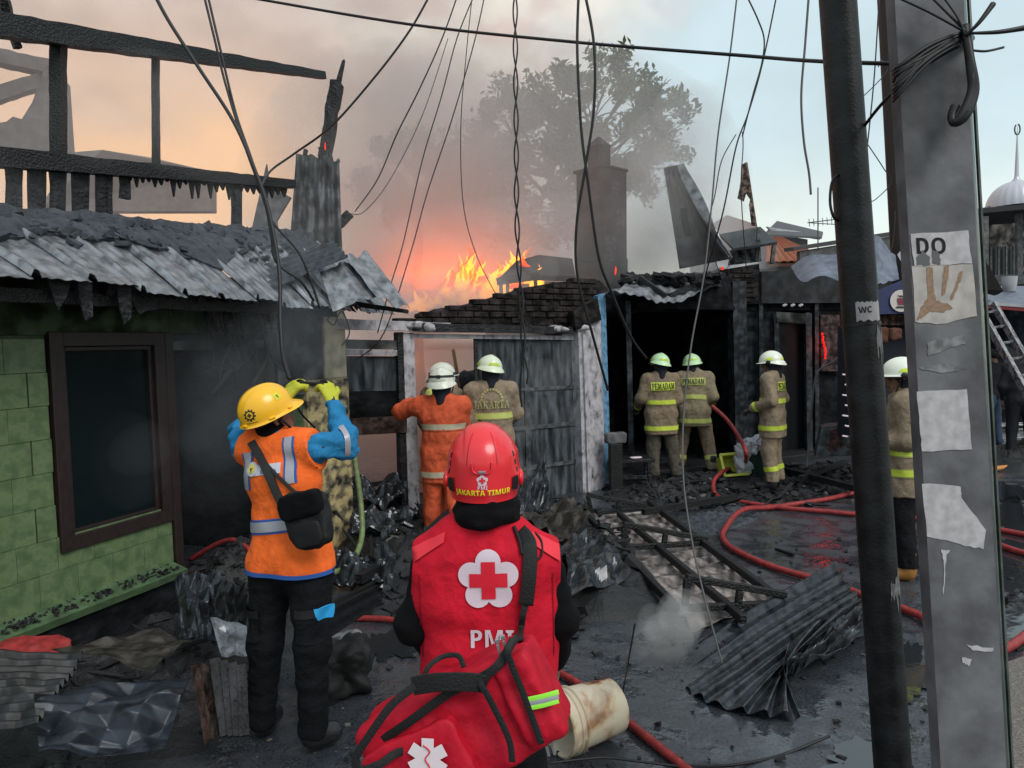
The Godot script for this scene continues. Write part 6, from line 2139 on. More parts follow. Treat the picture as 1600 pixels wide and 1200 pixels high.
	var star := PackedVector2Array()
	for k in 3:
		var r := PackedVector2Array()
		for q in rect(-0.053, -0.0165, 0.053, 0.0165): r.append(q.rotated(PI / 6 + k * PI / 3))
		star = r if k == 0 else Geometry2D.merge_polygons(star, r)[0]
	var front := Plane(e3, ctr + e3 * 0.166)
	var so := onp(front, 668, 1186)
	var border := PackedVector2Array()
	for q in star: border.append(q * 1.1)
	var e1b := (view.basis.x - e3 * view.basis.x.dot(e3)).normalized()
	var e2b := e3.cross(e1b)
	m = flat_mark(tris_of(star), so, e1b, e2b)
	obj("white_star", m, mat("star_white", lin(0.68, 0.6, 0.64), 0.6), fp)
	m = Mb.new()
	tube(m, smooth_path([so + e2b * 0.035 + e3 * 0.002 - e1b * 0.012, so + e2b * 0.02 + e3 * 0.002 + e1b * 0.006, so + e3 * 0.002 - e1b * 0.006, so - e2b * 0.02 + e3 * 0.002 + e1b * 0.006, so - e2b * 0.04 + e3 * 0.002], 5), 0.0018, 5)
	obj("snake_mark", m, M("cross_red"), fp)
	var pip := func(nm: String, px: Array, w2: float, up: float, par: Node):
		var mm := Mb.new()
		var pl := Plane(e3, ctr + e3 * up)
		var pts := []
		for q in px: pts.append(onp(pl, q[0], q[1]) - e3 * (q[2] if q.size() > 2 else 0.0))
		var sp := smooth_path(pts, 6)
		var nn := PackedVector3Array()
		for q in sp: nn.append(e3)
		strap(mm, sp, nn, w2, 0.008)
		obj(nm, mm, M("webbing"), par)
	pip.call("piping", [[738, 1062, 0.02], [752, 1070], [775, 1112], [796, 1158], [800, 1190]], 0.017, 0.158, fp)
	pip.call("piping", [[806, 1000, 0.03], [793, 1014], [800, 1040], [820, 1090], [846, 1162]], 0.018, 0.146, ep)
	pip.call("zip_tape", [[585, 1168, 0.03], [640, 1128, 0.005], [700, 1084], [745, 1062], [778, 1040], [800, 1004, 0.03]], 0.024, 0.138, bag)
	pip.call("handle", [[648, 1068, -0.02], [690, 1060, -0.03], [740, 1062, -0.02], [760, 1070]], 0.05, 0.14, bag)
	pip.call("handle", [[655, 1066, -0.02], [620, 1092, -0.04], [585, 1140, -0.05], [566, 1172, -0.05], [572, 1190, -0.05], [600, 1184, -0.04], [622, 1172, -0.02], [640, 1172]], 0.022, 0.14, bag)
	pip.call("handle", [[662, 1066, -0.01], [668, 1044, 0.0], [688, 1030, 0.02], [712, 1030, 0.03], [722, 1046, 0.02]], 0.014, 0.14, bag)
	m = Mb.new()
	var rs := []
	for k in 3:
		var q0 := onp(Plane(e3, ctr + e3 * 0.146), 824.0, 1093.0 + 7.0 * k)
		var q1 := onp(Plane(e3, ctr + e3 * 0.142), 873.0, 1081.0 + 7.0 * k)
		m = Mb.new()
		strap(m, PackedVector3Array([q0, q0.lerp(q1, 0.5) + e3 * 0.005, q1]), PackedVector3Array([e3, e3, e3]), 0.0125, 0.004)
		obj("reflective_stripe", m, mat("lime_neon", lin(0.3, 0.8, 0.06), 0.5) if k != 1 else M("silver_tape"), ep)
	for q in [[777, 1002, 0.0], [786, 996, 0.02], [853, 1160, 0.0], [862, 1158, 0.0]]:
		m = Mb.new()
		var zp := at(q[0], q[1], 1.98)
		box(m, Transform3D(Basis(Vector3.BACK, 0.3), zp), Vector3(0.012, 0.014, 0.008), 0.002)
		box(m, Transform3D(Basis(Vector3.BACK, 0.25), zp + Vector3(0.004, -0.022, 0.004)), Vector3(0.008, 0.03, 0.003), 0.001)
		obj("zip_pull", m, M("steel"), bag)
	# shoulder strap over the right shoulder
	var inv := root.transform.affine_inverse()
	var on_vest := func(u: float, vv: float, off: float) -> Vector3:
		var o := inv * view.origin
		var dd2 := (inv.basis * ray(u, vv)).normalized()
		return root.transform * (v.hit(o + dd2 * 1.9, dd2, 1.2) - dd2 * off)
	var pp := []
	for q in [[812, 828, 0.008], [824, 842, 0.012], [828, 858, 0.014], [827, 900, 0.016], [822, 945, 0.018]]: pp.append(on_vest.call(q[0], q[1], q[2]))
	m = Mb.new()
	var path := smooth_path(pp, 6)
	var nn2 := PackedVector3Array()
	for q in path: nn2.append(Vector3(0, 0.1, 1))
	strap(m, path, nn2, 0.046, 0.012)
	obj("shoulder_pad", m, M("webbing"), bag)
	m = Mb.new()
	tube(m, smooth_path([on_vest.call(803, 822, 0.006), on_vest.call(812, 845, 0.008), on_vest.call(816, 866, 0.01)], 5), 0.006, 6)
	tube(m, smooth_path([on_vest.call(836, 832, 0.006), on_vest.call(846, 846, 0.008), on_vest.call(846, 868, 0.008), on_vest.call(836, 876, 0.01)], 5), 0.004, 6)
	obj("strap_cord", m, M("webbing"), bag)
	m = Mb.new()
	path = smooth_path([on_vest.call(821, 945, 0.022), on_vest.call(817, 962, 0.026), on_vest.call(814, 985, 0.03), at(812, 1000, 2.06)], 5)
	nn2 = PackedVector3Array()
	for q in path: nn2.append(Vector3(0, 0.1, 1))
	strap(m, path, nn2, 0.02, 0.01)
	obj("strap_clip", m, M("webbing"), bag)

func build_electrician() -> void:
	var w := spot(455, 3.6)
	var yaw := -0.4
	var h := 1.66
	var root := thing("person", "worker in orange vest and yellow hard hat reaching up to a cable", "person", w, "", yaw)
	var px := {pelvis = [455, 880, 3.6], belly = [450, 815, 3.6], chest = [442, 748, 3.6], neck = [432, 690, 3.62], head = [420, 652, 3.58], shl = [384, 694, 3.66], shr = [500, 700, 3.55], ell = [379, 676, 3.92], wrl = [447, 622, 3.86], elr = [541, 694, 3.62], wrr = [519, 626, 3.78], hipl = [425, 895, 3.62], hipr = [485, 895, 3.56], knl = [415, 1010, 3.64], knr = [488, 1012, 3.5], anl = [410, 1118, 3.66], anr = [488, 1120, 3.52], tol = [428, 1136, 3.78], tor = [520, 1134, 3.58]}
	var over := posed(w, yaw, h, px)
	var inv := Transform3D(Basis(Vector3.UP, yaw), w).affine_inverse()
	over.look = (inv.basis * Vector3(0.74, 0.42, -0.55)).normalized()
	var j := joints(h, over)
	for e in "lr":
		j["to" + e].y = 0.048
		j["an" + e].y = 0.1
	var sk := Color(0.2, 0.105, 0.07)
	var gl := []
	var la: Vector3 = inv.basis * Vector3(0.5, 0.62, -0.2)
	var ra: Vector3 = inv.basis * Vector3(-0.35, 0.72, -0.3)
	body(root, j, sk, Color(0.02, 0.02, 0.024), [], 0.022, 0.006)
	var m := Mb.new()
	hand_field(j.wrl, la, inv.basis * Vector3(-0.5, 0.5, 0.7), false, 0.85, 0.004).mesh(m, 0.006)
	local_obj("glove", m, M("glove_yellow"), root)
	m = Mb.new()
	hand_field(j.wrr, ra, inv.basis * Vector3(0.7, 0.3, 0.6), true, 0.85, 0.004).mesh(m, 0.006)
	local_obj("glove", m, M("glove_yellow"), root)
	for e in [[j.wrl, la, -1.0], [j.wrr, ra, 1.0]]:
		m = Mb.new()
		var tip: Vector3 = e[0] + e[1].normalized() * 0.085
		lump(m, tip + inv.basis * Vector3(0.02 * -e[2], 0.012, -0.012), Vector3(0.028, 0.02, 0.026), 0.4, 14.0, 8, 12)
		local_obj("glove_palm", m, M("black_cloth"), root)
	# the tool between the hands
	var tool := thing("cable_cutter", "small dark tool held between the worker's yellow gloves", "tool", at(490, 600, 3.8))
	m = Mb.new()
	bar(m, at(468, 597, 3.8), at(506, 600, 3.78), 0.012, 0.014)
	bar(m, at(484, 600, 3.8), at(497, 600, 3.79), 0.02, 0.02)
	obj("blade", m, M("cable"), tool)
	# shirt, trousers
	var sh := field(0.026, Vector3(60, 95, 60))
	arm_bones(sh, j, 0.017, Color.WHITE, "lr", 0.88)
	sh.bone(j.shl, j.shr, 0.055, 0.055)
	sh.bone(j.neck, j.neck + Vector3(0, 0.03, 0), 0.07, 0.066)
	m = Mb.new()
	sh.mesh(m, 0.011)
	var shirt := local_obj("blue_shirt", m, M("blue_shirt"), root)
	var ax: Vector3 = (j.wrr - j.elr).normalized()
	var ra2 := field(0.016, Vector3(50, 80, 50))
	arm_bones(ra2, j, 0.017, Color.WHITE, "r", 0.88)
	local_obj("reflective_stripe", band(ra2, j.elr.lerp(j.shr, 0.12), (j.elr - j.shr).normalized(), Vector3.UP, -0.014, 0.014, -PI, PI, 0.005, 24, 2, 0.1), M("silver_tape"), shirt)
	var tr := field(0.012, Vector3(34, 70, 34))
	leg_bones(tr, j, 0.024, Color.WHITE, false)
	tr.bone(j.hipl.lerp(j.pelvis, 0.3), j.hipr.lerp(j.pelvis, 0.3), 0.115, 0.115)
	m = Mb.new()
	tr.mesh(m, 0.013)
	var trousers := local_obj("trousers", m, M("black_trousers"), root)
	for e in "lr":
		var b := field(0.0)
		b.bone(j["an" + e] + Vector3(0, 0.0, 0), j["an" + e] + Vector3(0, 0.09, 0), 0.055, 0.058)
		b.bone(j["an" + e] + Vector3(0, -0.035, 0), j["to" + e] + Vector3(0, 0.012, 0), 0.052, 0.05)
		b.clips.append([Vector3.DOWN, -0.012])
		m = Mb.new()
		b.mesh(m, 0.011)
		var boot := local_obj("boot", m, mat("boot_leather", lin(0.014, 0.014, 0.016), 0.35), root)
	for e in [["l", -0.03], ["r", 0.05]]:
		var kp: Vector3 = j["hip" + e[0]].lerp(j["kn" + e[0]], 0.62)
		local_obj("cargo_pocket", lay(tr, tris_of(rect(e[1] - 0.06, -0.08, e[1] + 0.055, 0.06)), kp, Vector3.RIGHT, Vector3.UP, 0.01, 0.03), M("black_trousers"), trousers)
		local_obj("pocket_flap", lay(tr, tris_of(rect(e[1] - 0.065, 0.035, e[1] + 0.06, 0.075)), kp, Vector3.RIGHT, Vector3.UP, 0.017, 0.03), M("webbing"), trousers)
	# vest
	var v := field(0.014, Vector3(26, 40, 26))
	torso_bones(v, j, 0.028, Color.WHITE, 1.1)
	v.bone(j.shl.lerp(j.shr, 0.02), j.shl.lerp(j.shr, 0.98), 0.082, 0.082)
	var acr: Vector3 = (j.shr - j.shl).normalized()
	for e in [[1.0, 0.96], [-1.0, 0.02]]:
		var cn: Vector3 = (acr * e[0] + Vector3.UP * 0.32).normalized()
		v.clips.append([cn, cn.dot(j.shl.lerp(j.shr, e[1]) + Vector3.UP * 0.02)])
	v.bone(j.pelvis + Vector3(-0.06, 0.06, 0), j.pelvis + Vector3(-0.075, -0.08, 0), 0.15, 0.165)
	v.bone(j.pelvis + Vector3(0.06, 0.06, 0), j.pelvis + Vector3(0.075, -0.08, 0), 0.15, 0.165)
	v.clips.append([Vector3.DOWN, -0.85])
	m = Mb.new()
	v.mesh(m, 0.0105)
	var vest := local_obj("vest", m, M("orange_vest"), root)
	local_obj("blue_hem", band(v, j.pelvis, Vector3.UP, Vector3.BACK, 0.852 - j.pelvis.y, 0.872 - j.pelvis.y, -PI, PI, 0.004, 60), M("blue_trim"), vest)
	var up: Vector3 = (j.neck - j.pelvis).normalized()
	local_obj("tape_edge", band(v, j.belly, up, Vector3.BACK, -0.035, 0.035, -PI, PI, 0.003, 60), M("blue_trim"), vest)
	local_obj("reflective_stripe", band(v, j.belly, up, Vector3.BACK, -0.024, 0.024, -PI, PI, 0.006, 60), M("silver_tape"), vest)
	var right: Vector3 = (j.shr - j.shl)
	right = (right - up * right.dot(up)).normalized()
	var vo: Vector3 = j.chest
	for e in [[-0.165, -0.125, -0.03, 0.15, -0.03], [0.088, 0.128, -0.02, 0.2, 0.0]]:
		for k in 2:
			var g := 0.01 if k == 0 else 0.0
			local_obj(["tape_edge", "reflective_stripe"][k], lay(v, tris_of(PackedVector2Array([Vector2(e[0] - g, e[2]), Vector2(e[1] + g, e[2]), Vector2(e[1] + g - e[4], e[3]), Vector2(e[0] - g - e[4], e[3])])), vo, right, up, 0.003 + 0.003 * k, 0.025), M(["blue_trim", "silver_tape"][k]), vest)
	local_obj("white_patch", lay(v, tris_of(rect(-0.1, 0.035, 0.065, 0.085)), vo, right, up, 0.004, 0.025), mat("patch_white", lin(0.5, 0.5, 0.56), 0.7), vest)
	local_obj("white_patch", lay(v, tris_of(circle(Vector2(-0.09, 0.068), 0.034)), vo, right, up, 0.006, 0.02), mat("patch_white", lin(0.5, 0.5, 0.56), 0.7), vest)
	local_obj("yellow_badge", lay(v, tris_of(circle(Vector2(-0.09, 0.07), 0.022)), vo, right, up, 0.008, 0.02), mat("badge_yellow", lin(0.55, 0.5, 0.12), 0.7), vest)
	local_obj("badge_mark", lay(v, letters("Y", 0.022), vo - right * 0.09 + up * 0.064, right, up, 0.01, 0.02), M("ink"), vest)
	local_obj("blue_lettering", lay(v, letters("Elektrik", 0.016), vo + right * 0.005 + up * 0.05, right, up, 0.006, 0.02), M("blue_trim"), vest)
	# hood cloth at the neck
	var nk := field(0.01, Vector3(30, 30, 30), 70.0)
	nk.bone(j.neck + Vector3(0, 0.0, 0), j.head - Vector3(0, 0.03, 0), 0.075, 0.07)
	m = Mb.new()
	nk.mesh(m, 0.011)
	local_obj("neck_cloth", m, M("black_cloth"), root)
	# hard hat
	var hs := func(a: float, t: float) -> Vector3:
		if t <= 0.78:
			var ph := t / 0.78 * PI * 0.5
			var p := Vector3(sin(a) * 0.118 * pow(sin(ph), 0.9), 0.135 * cos(ph), -cos(a) * 0.142 * pow(sin(ph), 0.9))
			var rid := exp(-pow(p.x / 0.02, 2.0)) + 0.7 * exp(-pow((absf(p.x) - 0.05) / 0.012, 2.0))
			return p * (1.0 + 0.035 * rid * smoothstep(0.01, 0.06, p.y))
		var e := (t - 0.78) / 0.22
		var fr := maxf(0.0, cos(a))
		var out := 0.012 + 0.036 * fr * fr
		return Vector3(sin(a) * (0.118 + out * e), -0.008 - 0.012 * e - 0.02 * e * fr * fr, -cos(a) * (0.142 + out * e))
	var hat := local_obj("hard_hat", shell(hs, 56, 26), M("helmet_yellow"), root)
	var lb := look_basis(j.look, -0.12)
	hat.transform = Transform3D(lb * Basis.from_scale(Vector3.ONE * 0.95), j.head + lb * Vector3(0, 0.036, -0.004))
	var gear := circle(Vector2.ZERO, 0.024, 28)
	for k in 10:
		var r := PackedVector2Array()
		for q in rect(-0.0045, 0.02, 0.0045, 0.031): r.append(q.rotated(TAU * k / 10.0))
		gear = Geometry2D.merge_polygons(gear, r)[0]
	var ga2 := PI * 0.78
	local_obj("gear_emblem", shell_mark(hs, tris_of(gear), ga2, 0.62, 0.0012, 0.012), mat("emblem_green", lin(0.01, 0.03, 0.018), 0.5), hat)
	local_obj("emblem_disc", shell_mark(hs, tris_of(circle(Vector2.ZERO, 0.017)), ga2, 0.62, 0.0024, 0.012), M("helmet_yellow"), hat)
	local_obj("emblem_cross", shell_mark(hs, tris_of(cross_shape(0.011, 0.0042)), ga2, 0.62, 0.0036, 0.012), mat("emblem_green", lin(0.01, 0.03, 0.018), 0.5), hat)
	local_obj("emblem_line", shell_mark(hs, tris_of(rect(-0.03, -0.042, 0.03, -0.037)), ga2, 0.62, 0.0014, 0.012), mat("emblem_olive", lin(0.3, 0.2, 0.02), 0.5), hat)
	local_obj("side_badge", shell_mark(hs, tris_of(rect(-0.016, -0.018, 0.016, 0.018)), PI * 0.36, 0.5, 0.0014, 0.012), mat("badge_lime", lin(0.6, 0.62, 0.04), 0.5), hat)
	local_obj("badge_mark", shell_mark(hs, letters("Y", 0.018), PI * 0.36, 0.51, 0.0028, 0.012), M("ink"), hat)
	for a in [PI * 0.55, PI * 0.3, PI * 0.9]:
		m = Mb.new()
		box(m, Transform3D(Basis(Vector3.UP, -a), hs.call(a, 0.82) + Vector3(sin(a), 0, -cos(a)) * 0.003 + Vector3(0, 0.004, 0)), Vector3(0.03, 0.012, 0.014), 0.003)
		local_obj("brim_slot", m, M("helmet_yellow"), hat)
	m = Mb.new()
	tube(m, smooth_path([lb * Vector3(0.1, 0.0, -0.02) + j.head, lb * Vector3(0.085, -0.07, -0.05) + j.head, lb * Vector3(0.03, -0.125, -0.075) + j.head], 5), 0.006, 6)
	local_obj("chin_strap", m, M("webbing"), root)
	# shoulder bag
	var on_vest := func(u: float, vv: float, off: float) -> Vector3:
		var o := root.transform.affine_inverse() * view.origin
		var d2 := (root.transform.affine_inverse().basis * ray(u, vv)).normalized()
		return root.transform * (v.hit(o + d2 * 3.0, d2, 1.4) - d2 * off)
	var c := at(482, 812, 3.36)
	var bag := thing("shoulder_bag", "black shoulder bag slung across the worker's orange vest", "bag", c)
	var bb := Transform3D(Basis.from_euler(Vector3(0.0, -0.35, 0.24)), c)
	m = Mb.new()
	cushion(m, bb, Vector3(0.215, 0.26, 0.09), 5.0, 0.02, 18, 8.0)
	obj("pouch", m, M("webbing"), bag)
	m = Mb.new()
	cushion(m, bb.translated_local(Vector3(0.0, 0.075, 0.03)), Vector3(0.222, 0.12, 0.07), 5.0, 0.015, 14, 8.0)
	obj("flap", m, M("black_cloth"), bag)
	m = Mb.new()
	cushion(m, bb.translated_local(Vector3(0.01, -0.06, 0.042)), Vector3(0.16, 0.12, 0.03), 4.0, 0.01, 12, 8.0)
	obj("pocket", m, M("webbing"), bag)
	for e in [[[[392, 690, 0.01], [402, 706, 0.014], [418, 738, 0.016], [434, 775, 0.016], [450, 808, 0.018], [462, 832, 0.03]], 0.04], [[[404, 708, 0.006], [420, 730, 0.008], [442, 752, 0.01], [466, 774, 0.03]], 0.018]]:
		var pts := []
		for q in e[0]: pts.append(on_vest.call(q[0], q[1], q[2]))
		var path := smooth_path(pts, 5)
		var nn := PackedVector3Array()
		for q in path: nn.append((view.origin - q).normalized())
		m = Mb.new()
		strap(m, path, nn, e[1], 0.007)
		obj("strap", m, M("webbing"), bag)
	m = Mb.new()
	lump(m, on_vest.call(451, 795, 0.035), Vector3(0.01, 0.012, 0.006), 0.2, 9.0)
	obj("orange_tag", m, mat("tag_orange", lin(0.6, 0.25, 0.02), 0.5), bag)
	m = Mb.new()
	var fr := at(520, 800, 3.38)
	for k in 4: tube(m, smooth_path([fr, fr + Vector3(0.02, 0.005 * k - 0.01, 0.01), fr + Vector3(0.03 + 0.006 * k, -0.02 - 0.006 * k, 0.01)], 4), 0.004, 5)
	obj("tassel", m, M("webbing"), bag)
	# bright blue cloth at the pocket
	m = Mb.new()
	var b1 := at(490, 952, 3.33)
	var b2 := at(522, 944, 3.36)
	var b3 := at(522, 962, 3.36)
	var b4 := at(498, 970, 3.33)
	sheet(m, func(s, t): return bilerp(b1, b2, b3, b4, s, t) + Vector3(0, 0, 0.012 * sin(s * 5.0 + t * 3.0)), 10, 6, 0.006)
	tag(obj("blue_cloth", m, mat("cloth_cyan", lin(0.02, 0.3, 0.62), 0.7)), "bright blue cloth tucked in the worker's trouser pocket", "cloth")
func over(p: Vector3, r: float) -> Vector3:
	var y := heap_top(p)
	p.y = y + r * 1.05 + (0.05 if y > 0.01 else 0.0)
	return p

func hose(nm: String, label: String, px: Array, r: float, mt: Material) -> void:
	var pts := []
	for q in px: pts.append(over(ground(q[0], q[1]), r) if q.size() == 2 else at(q[0], q[1], q[2]))
	var m := Mb.new()
	tube(m, smooth_path(pts, 12), r, 10)
	tag(obj(nm, m, mt), label, "hose", "fire hoses" if nm == "fire_hose" else "")

func build_street_things() -> void:
	var m: Mb
	# poles
	var pole := func(nm: String, label: String, u0: float, u1: float, v1: float, d: float, r: float, mt: Material) -> Node3D:
		var a := at(u1, v1, d)
		var b := at(u0, 0.0, d)
		var dirn := (a - b).normalized()
		var foot := a + dirn * (a.y / -dirn.y)
		var top := b - dirn * 1.6
		var t := thing(nm, label, "pole", foot)
		var mm := Mb.new()
		tube(mm, PackedVector3Array([foot - dirn * -0.02, foot.lerp(top, 0.33), foot.lerp(top, 0.66), top]), r, 20)
		obj("shaft", mm, mt, t)
		return t
	var bp: Node3D = pole.call("utility_pole", "black leaning steel pole with a torn WC notice", 1309, 1395, 1200, 2.75, 0.066, M("pole_black"))
	pole.call("utility_pole", "tall dark brown pole rising from the stalls left of the concrete pole", 1391, 1412, 400, 9.6, 0.155, M("pole_brown"))
	var at_pole := func(u: float, v: float, ud: float) -> Array:
		return []
	# notices wrapped on the black pole
	var pa := at(1309, 0, 2.75)
	var pb := at(1395, 1200, 2.75)
	var pd := (pa - pb).normalized()
	var wrap := func(v0: float, v1: float, a0: float, a1: float, off: float, jag: float) -> Mb:
		var mm := Mb.new()
		var x := pd.cross(Vector3.BACK).normalized() * -1.0
		var z := x.cross(pd)
		if z.z < 0.0: z = -z
		for r in 9:
			for k in 13:
				var a := lerpf(a0, a1, k / 12.0)
				var tt := lerpf(v0, v1, r / 8.0) / 1200.0
				var c := pa.lerp(pb, tt)
				var g := jag * bumpy.get_noise_2d(k * 40.0 + v0, r * 40.0)
				mm.vert(c + pd * g * (1.0 if r == 0 or r == 8 else 0.0) + (x * sin(a) + z * cos(a)) * (0.066 + off))
		mm.grid(9, 13, 0)
		return mm
	obj("notice", wrap.call(474.0, 503.0, -0.75, 0.65, 0.0015, 0.01), M("paper"), bp)
	obj("notice_remnant", wrap.call(516.0, 552.0, -1.2, -0.35, 0.0015, 0.1), M("paper_grey"), bp)
	obj("notice_remnant", wrap.call(900.0, 930.0, -1.0, -0.1, 0.0015, 0.12), M("paper_grey"), bp)
	obj("wire_band", wrap.call(505.0, 510.0, -3.1, 3.1, 0.003, 0.0), M("cable"), bp)
	var wc := Mb.new()
	var wt := letters("WC", 0.022, "Droid Sans", 700)
	var wx := pd.cross(Vector3.BACK).normalized() * -1.0
	var wz := wx.cross(pd)
	if wz.z < 0.0: wz = -wz
	for k in range(0, wt.size(), 3):
		for e in 3:
			var q := wt[k + e]
			var a := (q.x - 0.012) / 0.068
			wc.vert(pa.lerp(pb, 483.0 / 1200.0) + pd * (q.y - 0.008) + (wz * cos(a) - wx * sin(a)) * 0.0695)
		wc.tri(k, k + 1, k + 2)
	obj("lettering", wc, M("ink"), bp)
	# square concrete pole: front face and metal-edged side
	var ga0 := at(1398, 0, 2.3)
	var gb0 := at(1505, 0, 2.3)
	var ga1 := at(1470, 1200, 2.3)
	var gb1 := at(1562, 1200, 2.3)
	gb1 = ga1 + (gb1 - ga1).normalized() * (gb0 - ga0).length() * 0.96
	var dn2 := (ga1 - ga0).normalized()
	var lens := (ga1.y) / -dn2.y
	var f0 := ga0 - dn2 * 1.5
	var f1 := ga1 + dn2 * (lens + 0.05)
	var g0 := gb0 - (gb1 - gb0).normalized() * 1.5
	var g1 := gb1 + (gb1 - gb0).normalized() * (gb1.y / -((gb1 - gb0).normalized().y) + 0.05)
	var face := (gb0 - ga0).cross(dn2).normalized()
	if face.z < 0.0: face = -face
	var cp := thing("concrete_pole", "square grey concrete pole with torn paper bills", "pole", (f1 + g1) * 0.5)
	m = Mb.new()
	slab(m, PackedVector3Array([f0, g0, g1, f1]), -face * 0.055)
	obj("shaft", m, M("pole_concrete"), cp)
	var ex := (gb0 - ga0).normalized()
	m = Mb.new()
	slab(m, PackedVector3Array([g0 - face * 0.004, g0 + ex * 0.042 - face * 0.05, g1 + ex * 0.042 - face * 0.05, g1 - face * 0.004]), -face * 0.06)
	obj("metal_edge", m, M("pole_edge"), cp)
	m = Mb.new()
	slab(m, PackedVector3Array([g0 + ex * 0.03 - face * 0.03, g0 + ex * 0.036 - face * 0.03, g1 + ex * 0.036 - face * 0.03, g1 + ex * 0.03 - face * 0.03]), face * 0.012)
	obj("edge_rib", m, M("pole_edge"), cp)
	var fp := Plane(face, ga0)
	var bill := func(nm: String, px: Array, lift: float, mt: Material) -> void:
		var mm := Mb.new()
		var pts := PackedVector3Array()
		for k in px.size():
			var q0: Array = px[k]
			var q1: Array = px[(k + 1) % px.size()]
			for s in 5:
				var jit := 1.6 if s > 0 else 0.0
				pts.append(onp(fp, lerpf(q0[0], q1[0], s / 5.0) + rnd(-jit, jit) * 0.6, lerpf(q0[1], q1[1], s / 5.0) + rnd(-jit, jit)) + face * lift)
		slab(mm, pts, -face * 0.001)
		obj(nm, mm, mt, cp)
	bill.call("paper_bill", [[1422, 366], [1512, 360], [1518, 412], [1428, 416]], 0.003, M("paper"))
	bill.call("paper_bill", [[1424, 416], [1519, 413], [1526, 494], [1470, 506], [1430, 503]], 0.002, M("paper_rust"))
	for e in [[[1447, 418], [1456, 418], [1458, 450], [1462, 470], [1480, 474], [1488, 482], [1470, 488], [1452, 486], [1440, 496], [1432, 500], [1438, 480], [1449, 466]], [[1474, 416], [1482, 416], [1480, 438], [1476, 458], [1471, 462], [1472, 440]], [[1500, 424], [1504, 424], [1496, 450], [1488, 468], [1484, 466], [1492, 446]]]: bill.call("rust_streak", e, 0.0032, mat("rust_brown", lin(0.3, 0.2, 0.14), 0.9, {tex = tex.cloth, scale = 6.0}))
	bill.call("paper_bill", [[1432, 612], [1510, 608], [1518, 702], [1440, 705], [1436, 660]], 0.0025, M("paper"))
	bill.call("paper_bill", [[1448, 536], [1505, 522], [1508, 538], [1480, 545], [1450, 556]], 0.002, M("paper_grey"))
	bill.call("paper_bill", [[1436, 575], [1470, 568], [1512, 576], [1470, 583]], 0.002, M("paper_grey"))
	bill.call("paper_bill", [[1440, 756], [1500, 760], [1502, 778], [1540, 828], [1536, 858], [1500, 850], [1448, 838]], 0.002, M("paper"))
	bill.call("paper_bill", [[1509, 1007], [1552, 1012], [1550, 1018], [1520, 1016]], 0.002, M("paper"))
	bill.call("paper_bill", [[1502, 1026], [1518, 1030], [1514, 1040], [1504, 1036]], 0.002, M("paper"))
	bill.call("paint_drip", [[1470, 858], [1484, 860], [1478, 868], [1476, 905], [1473, 930], [1474, 880]], 0.002, M("paper"))
	var fo := onp(fp, 1453, 385) + face * 0.0045
	obj("lettering", flat_mark(letters("DO", 0.05, "Droid Sans", 700), fo, ex, -dn2), M("ink"), cp)
	bill.call("torn_lettering", [[1431, 402], [1441, 391], [1452, 402], [1452, 414], [1431, 415]], 0.0048, mat("ink_grey", lin(0.12, 0.12, 0.125), 0.9))
	bill.call("torn_lettering", [[1455, 392], [1464, 393], [1468, 404], [1468, 413], [1456, 412]], 0.0048, mat("ink_grey", lin(0.12, 0.12, 0.125), 0.9))
	bill.call("red_mark", [[1526, 506], [1532, 505], [1534, 520], [1528, 521]], -0.02, mat("mark_red", lin(0.4, 0.05, 0.05), 0.6))
	# cable tie bundle at the pole
	var tb := thing("cable_bundle", "black cable bundle lashed round the concrete pole top", "cables", at(1500, 90, 2.2))
	m = Mb.new()
	for k in 9:
		var v0 := 88.0 + k * 6.0
		tube(m, smooth_path([at(1396, v0 + 22, 2.3), at(1405, v0 + 10 + rnd(-6, 6), 2.26), at(1450, 78 + k * 2.0 + rnd(-6, 6), 2.25), at(1500, 52 + k * 2.0, 2.25), at(1514, 52 + k * 2.0, 2.3), at(1520, 60, 2.45)], 6), rnd(0.004, 0.008), 6)
	obj("lashing", m, M("cable"), tb)
	m = Mb.new()
	for k in 4:
		tube(m, smooth_path([at(1508, 40, 2.24), at(1516, 90 + k * 5, 2.22), at(1524 - k * 2, 140, 2.22), at(1512 - k * 3, 178, 2.22), at(1494 - k, 192, 2.23), at(1487, 182, 2.24), at(1492 + k, 165, 2.24)], 6), 0.012, 7)
	obj("hanging_loop", m, M("cable"), tb)
	m = Mb.new()
	for e in [[[1510, 55, 2.22], [1530, 35, 2.2], [1552, 6, 2.2]], [[1512, 52, 2.22], [1560, 50, 2.2], [1610, 42, 2.2]], [[1515, 78, 2.24], [1540, 80, 2.25], [1568, 74, 2.28]], [[1450, -10, 2.24], [1480, 20, 2.23], [1510, 50, 2.22]], [[1400, -5, 2.26], [1450, 18, 2.24], [1505, 48, 2.22]], [[1470, -10, 2.24], [1495, 25, 2.22], [1508, 55, 2.22]]]:
		var q := []
		for p in e: q.append(at(p[0], p[1], p[2]))
		tube(m, smooth_path(q, 6), 0.0035, 6, 0.009 if e[2][0] > 1590 or e[2][1] < 10 else 0.004)
	obj("loose_end", m, M("cable"), tb)
	debris()
	# hoses
	hose("fire_hose", "red fire hose curling from the firefighters out to the poles", [[1112, 634, 9.95], [1135, 655, 9.8], [1156, 685, 9.5], [1166, 712, 9.2], [1158, 738], [1136, 754], [1116, 766], [1120, 778], [1160, 788], [1220, 797], [1290, 803], [1345, 808], [1450, 815], [1560, 832], [1660, 852]], 0.026, M("hose_red"))
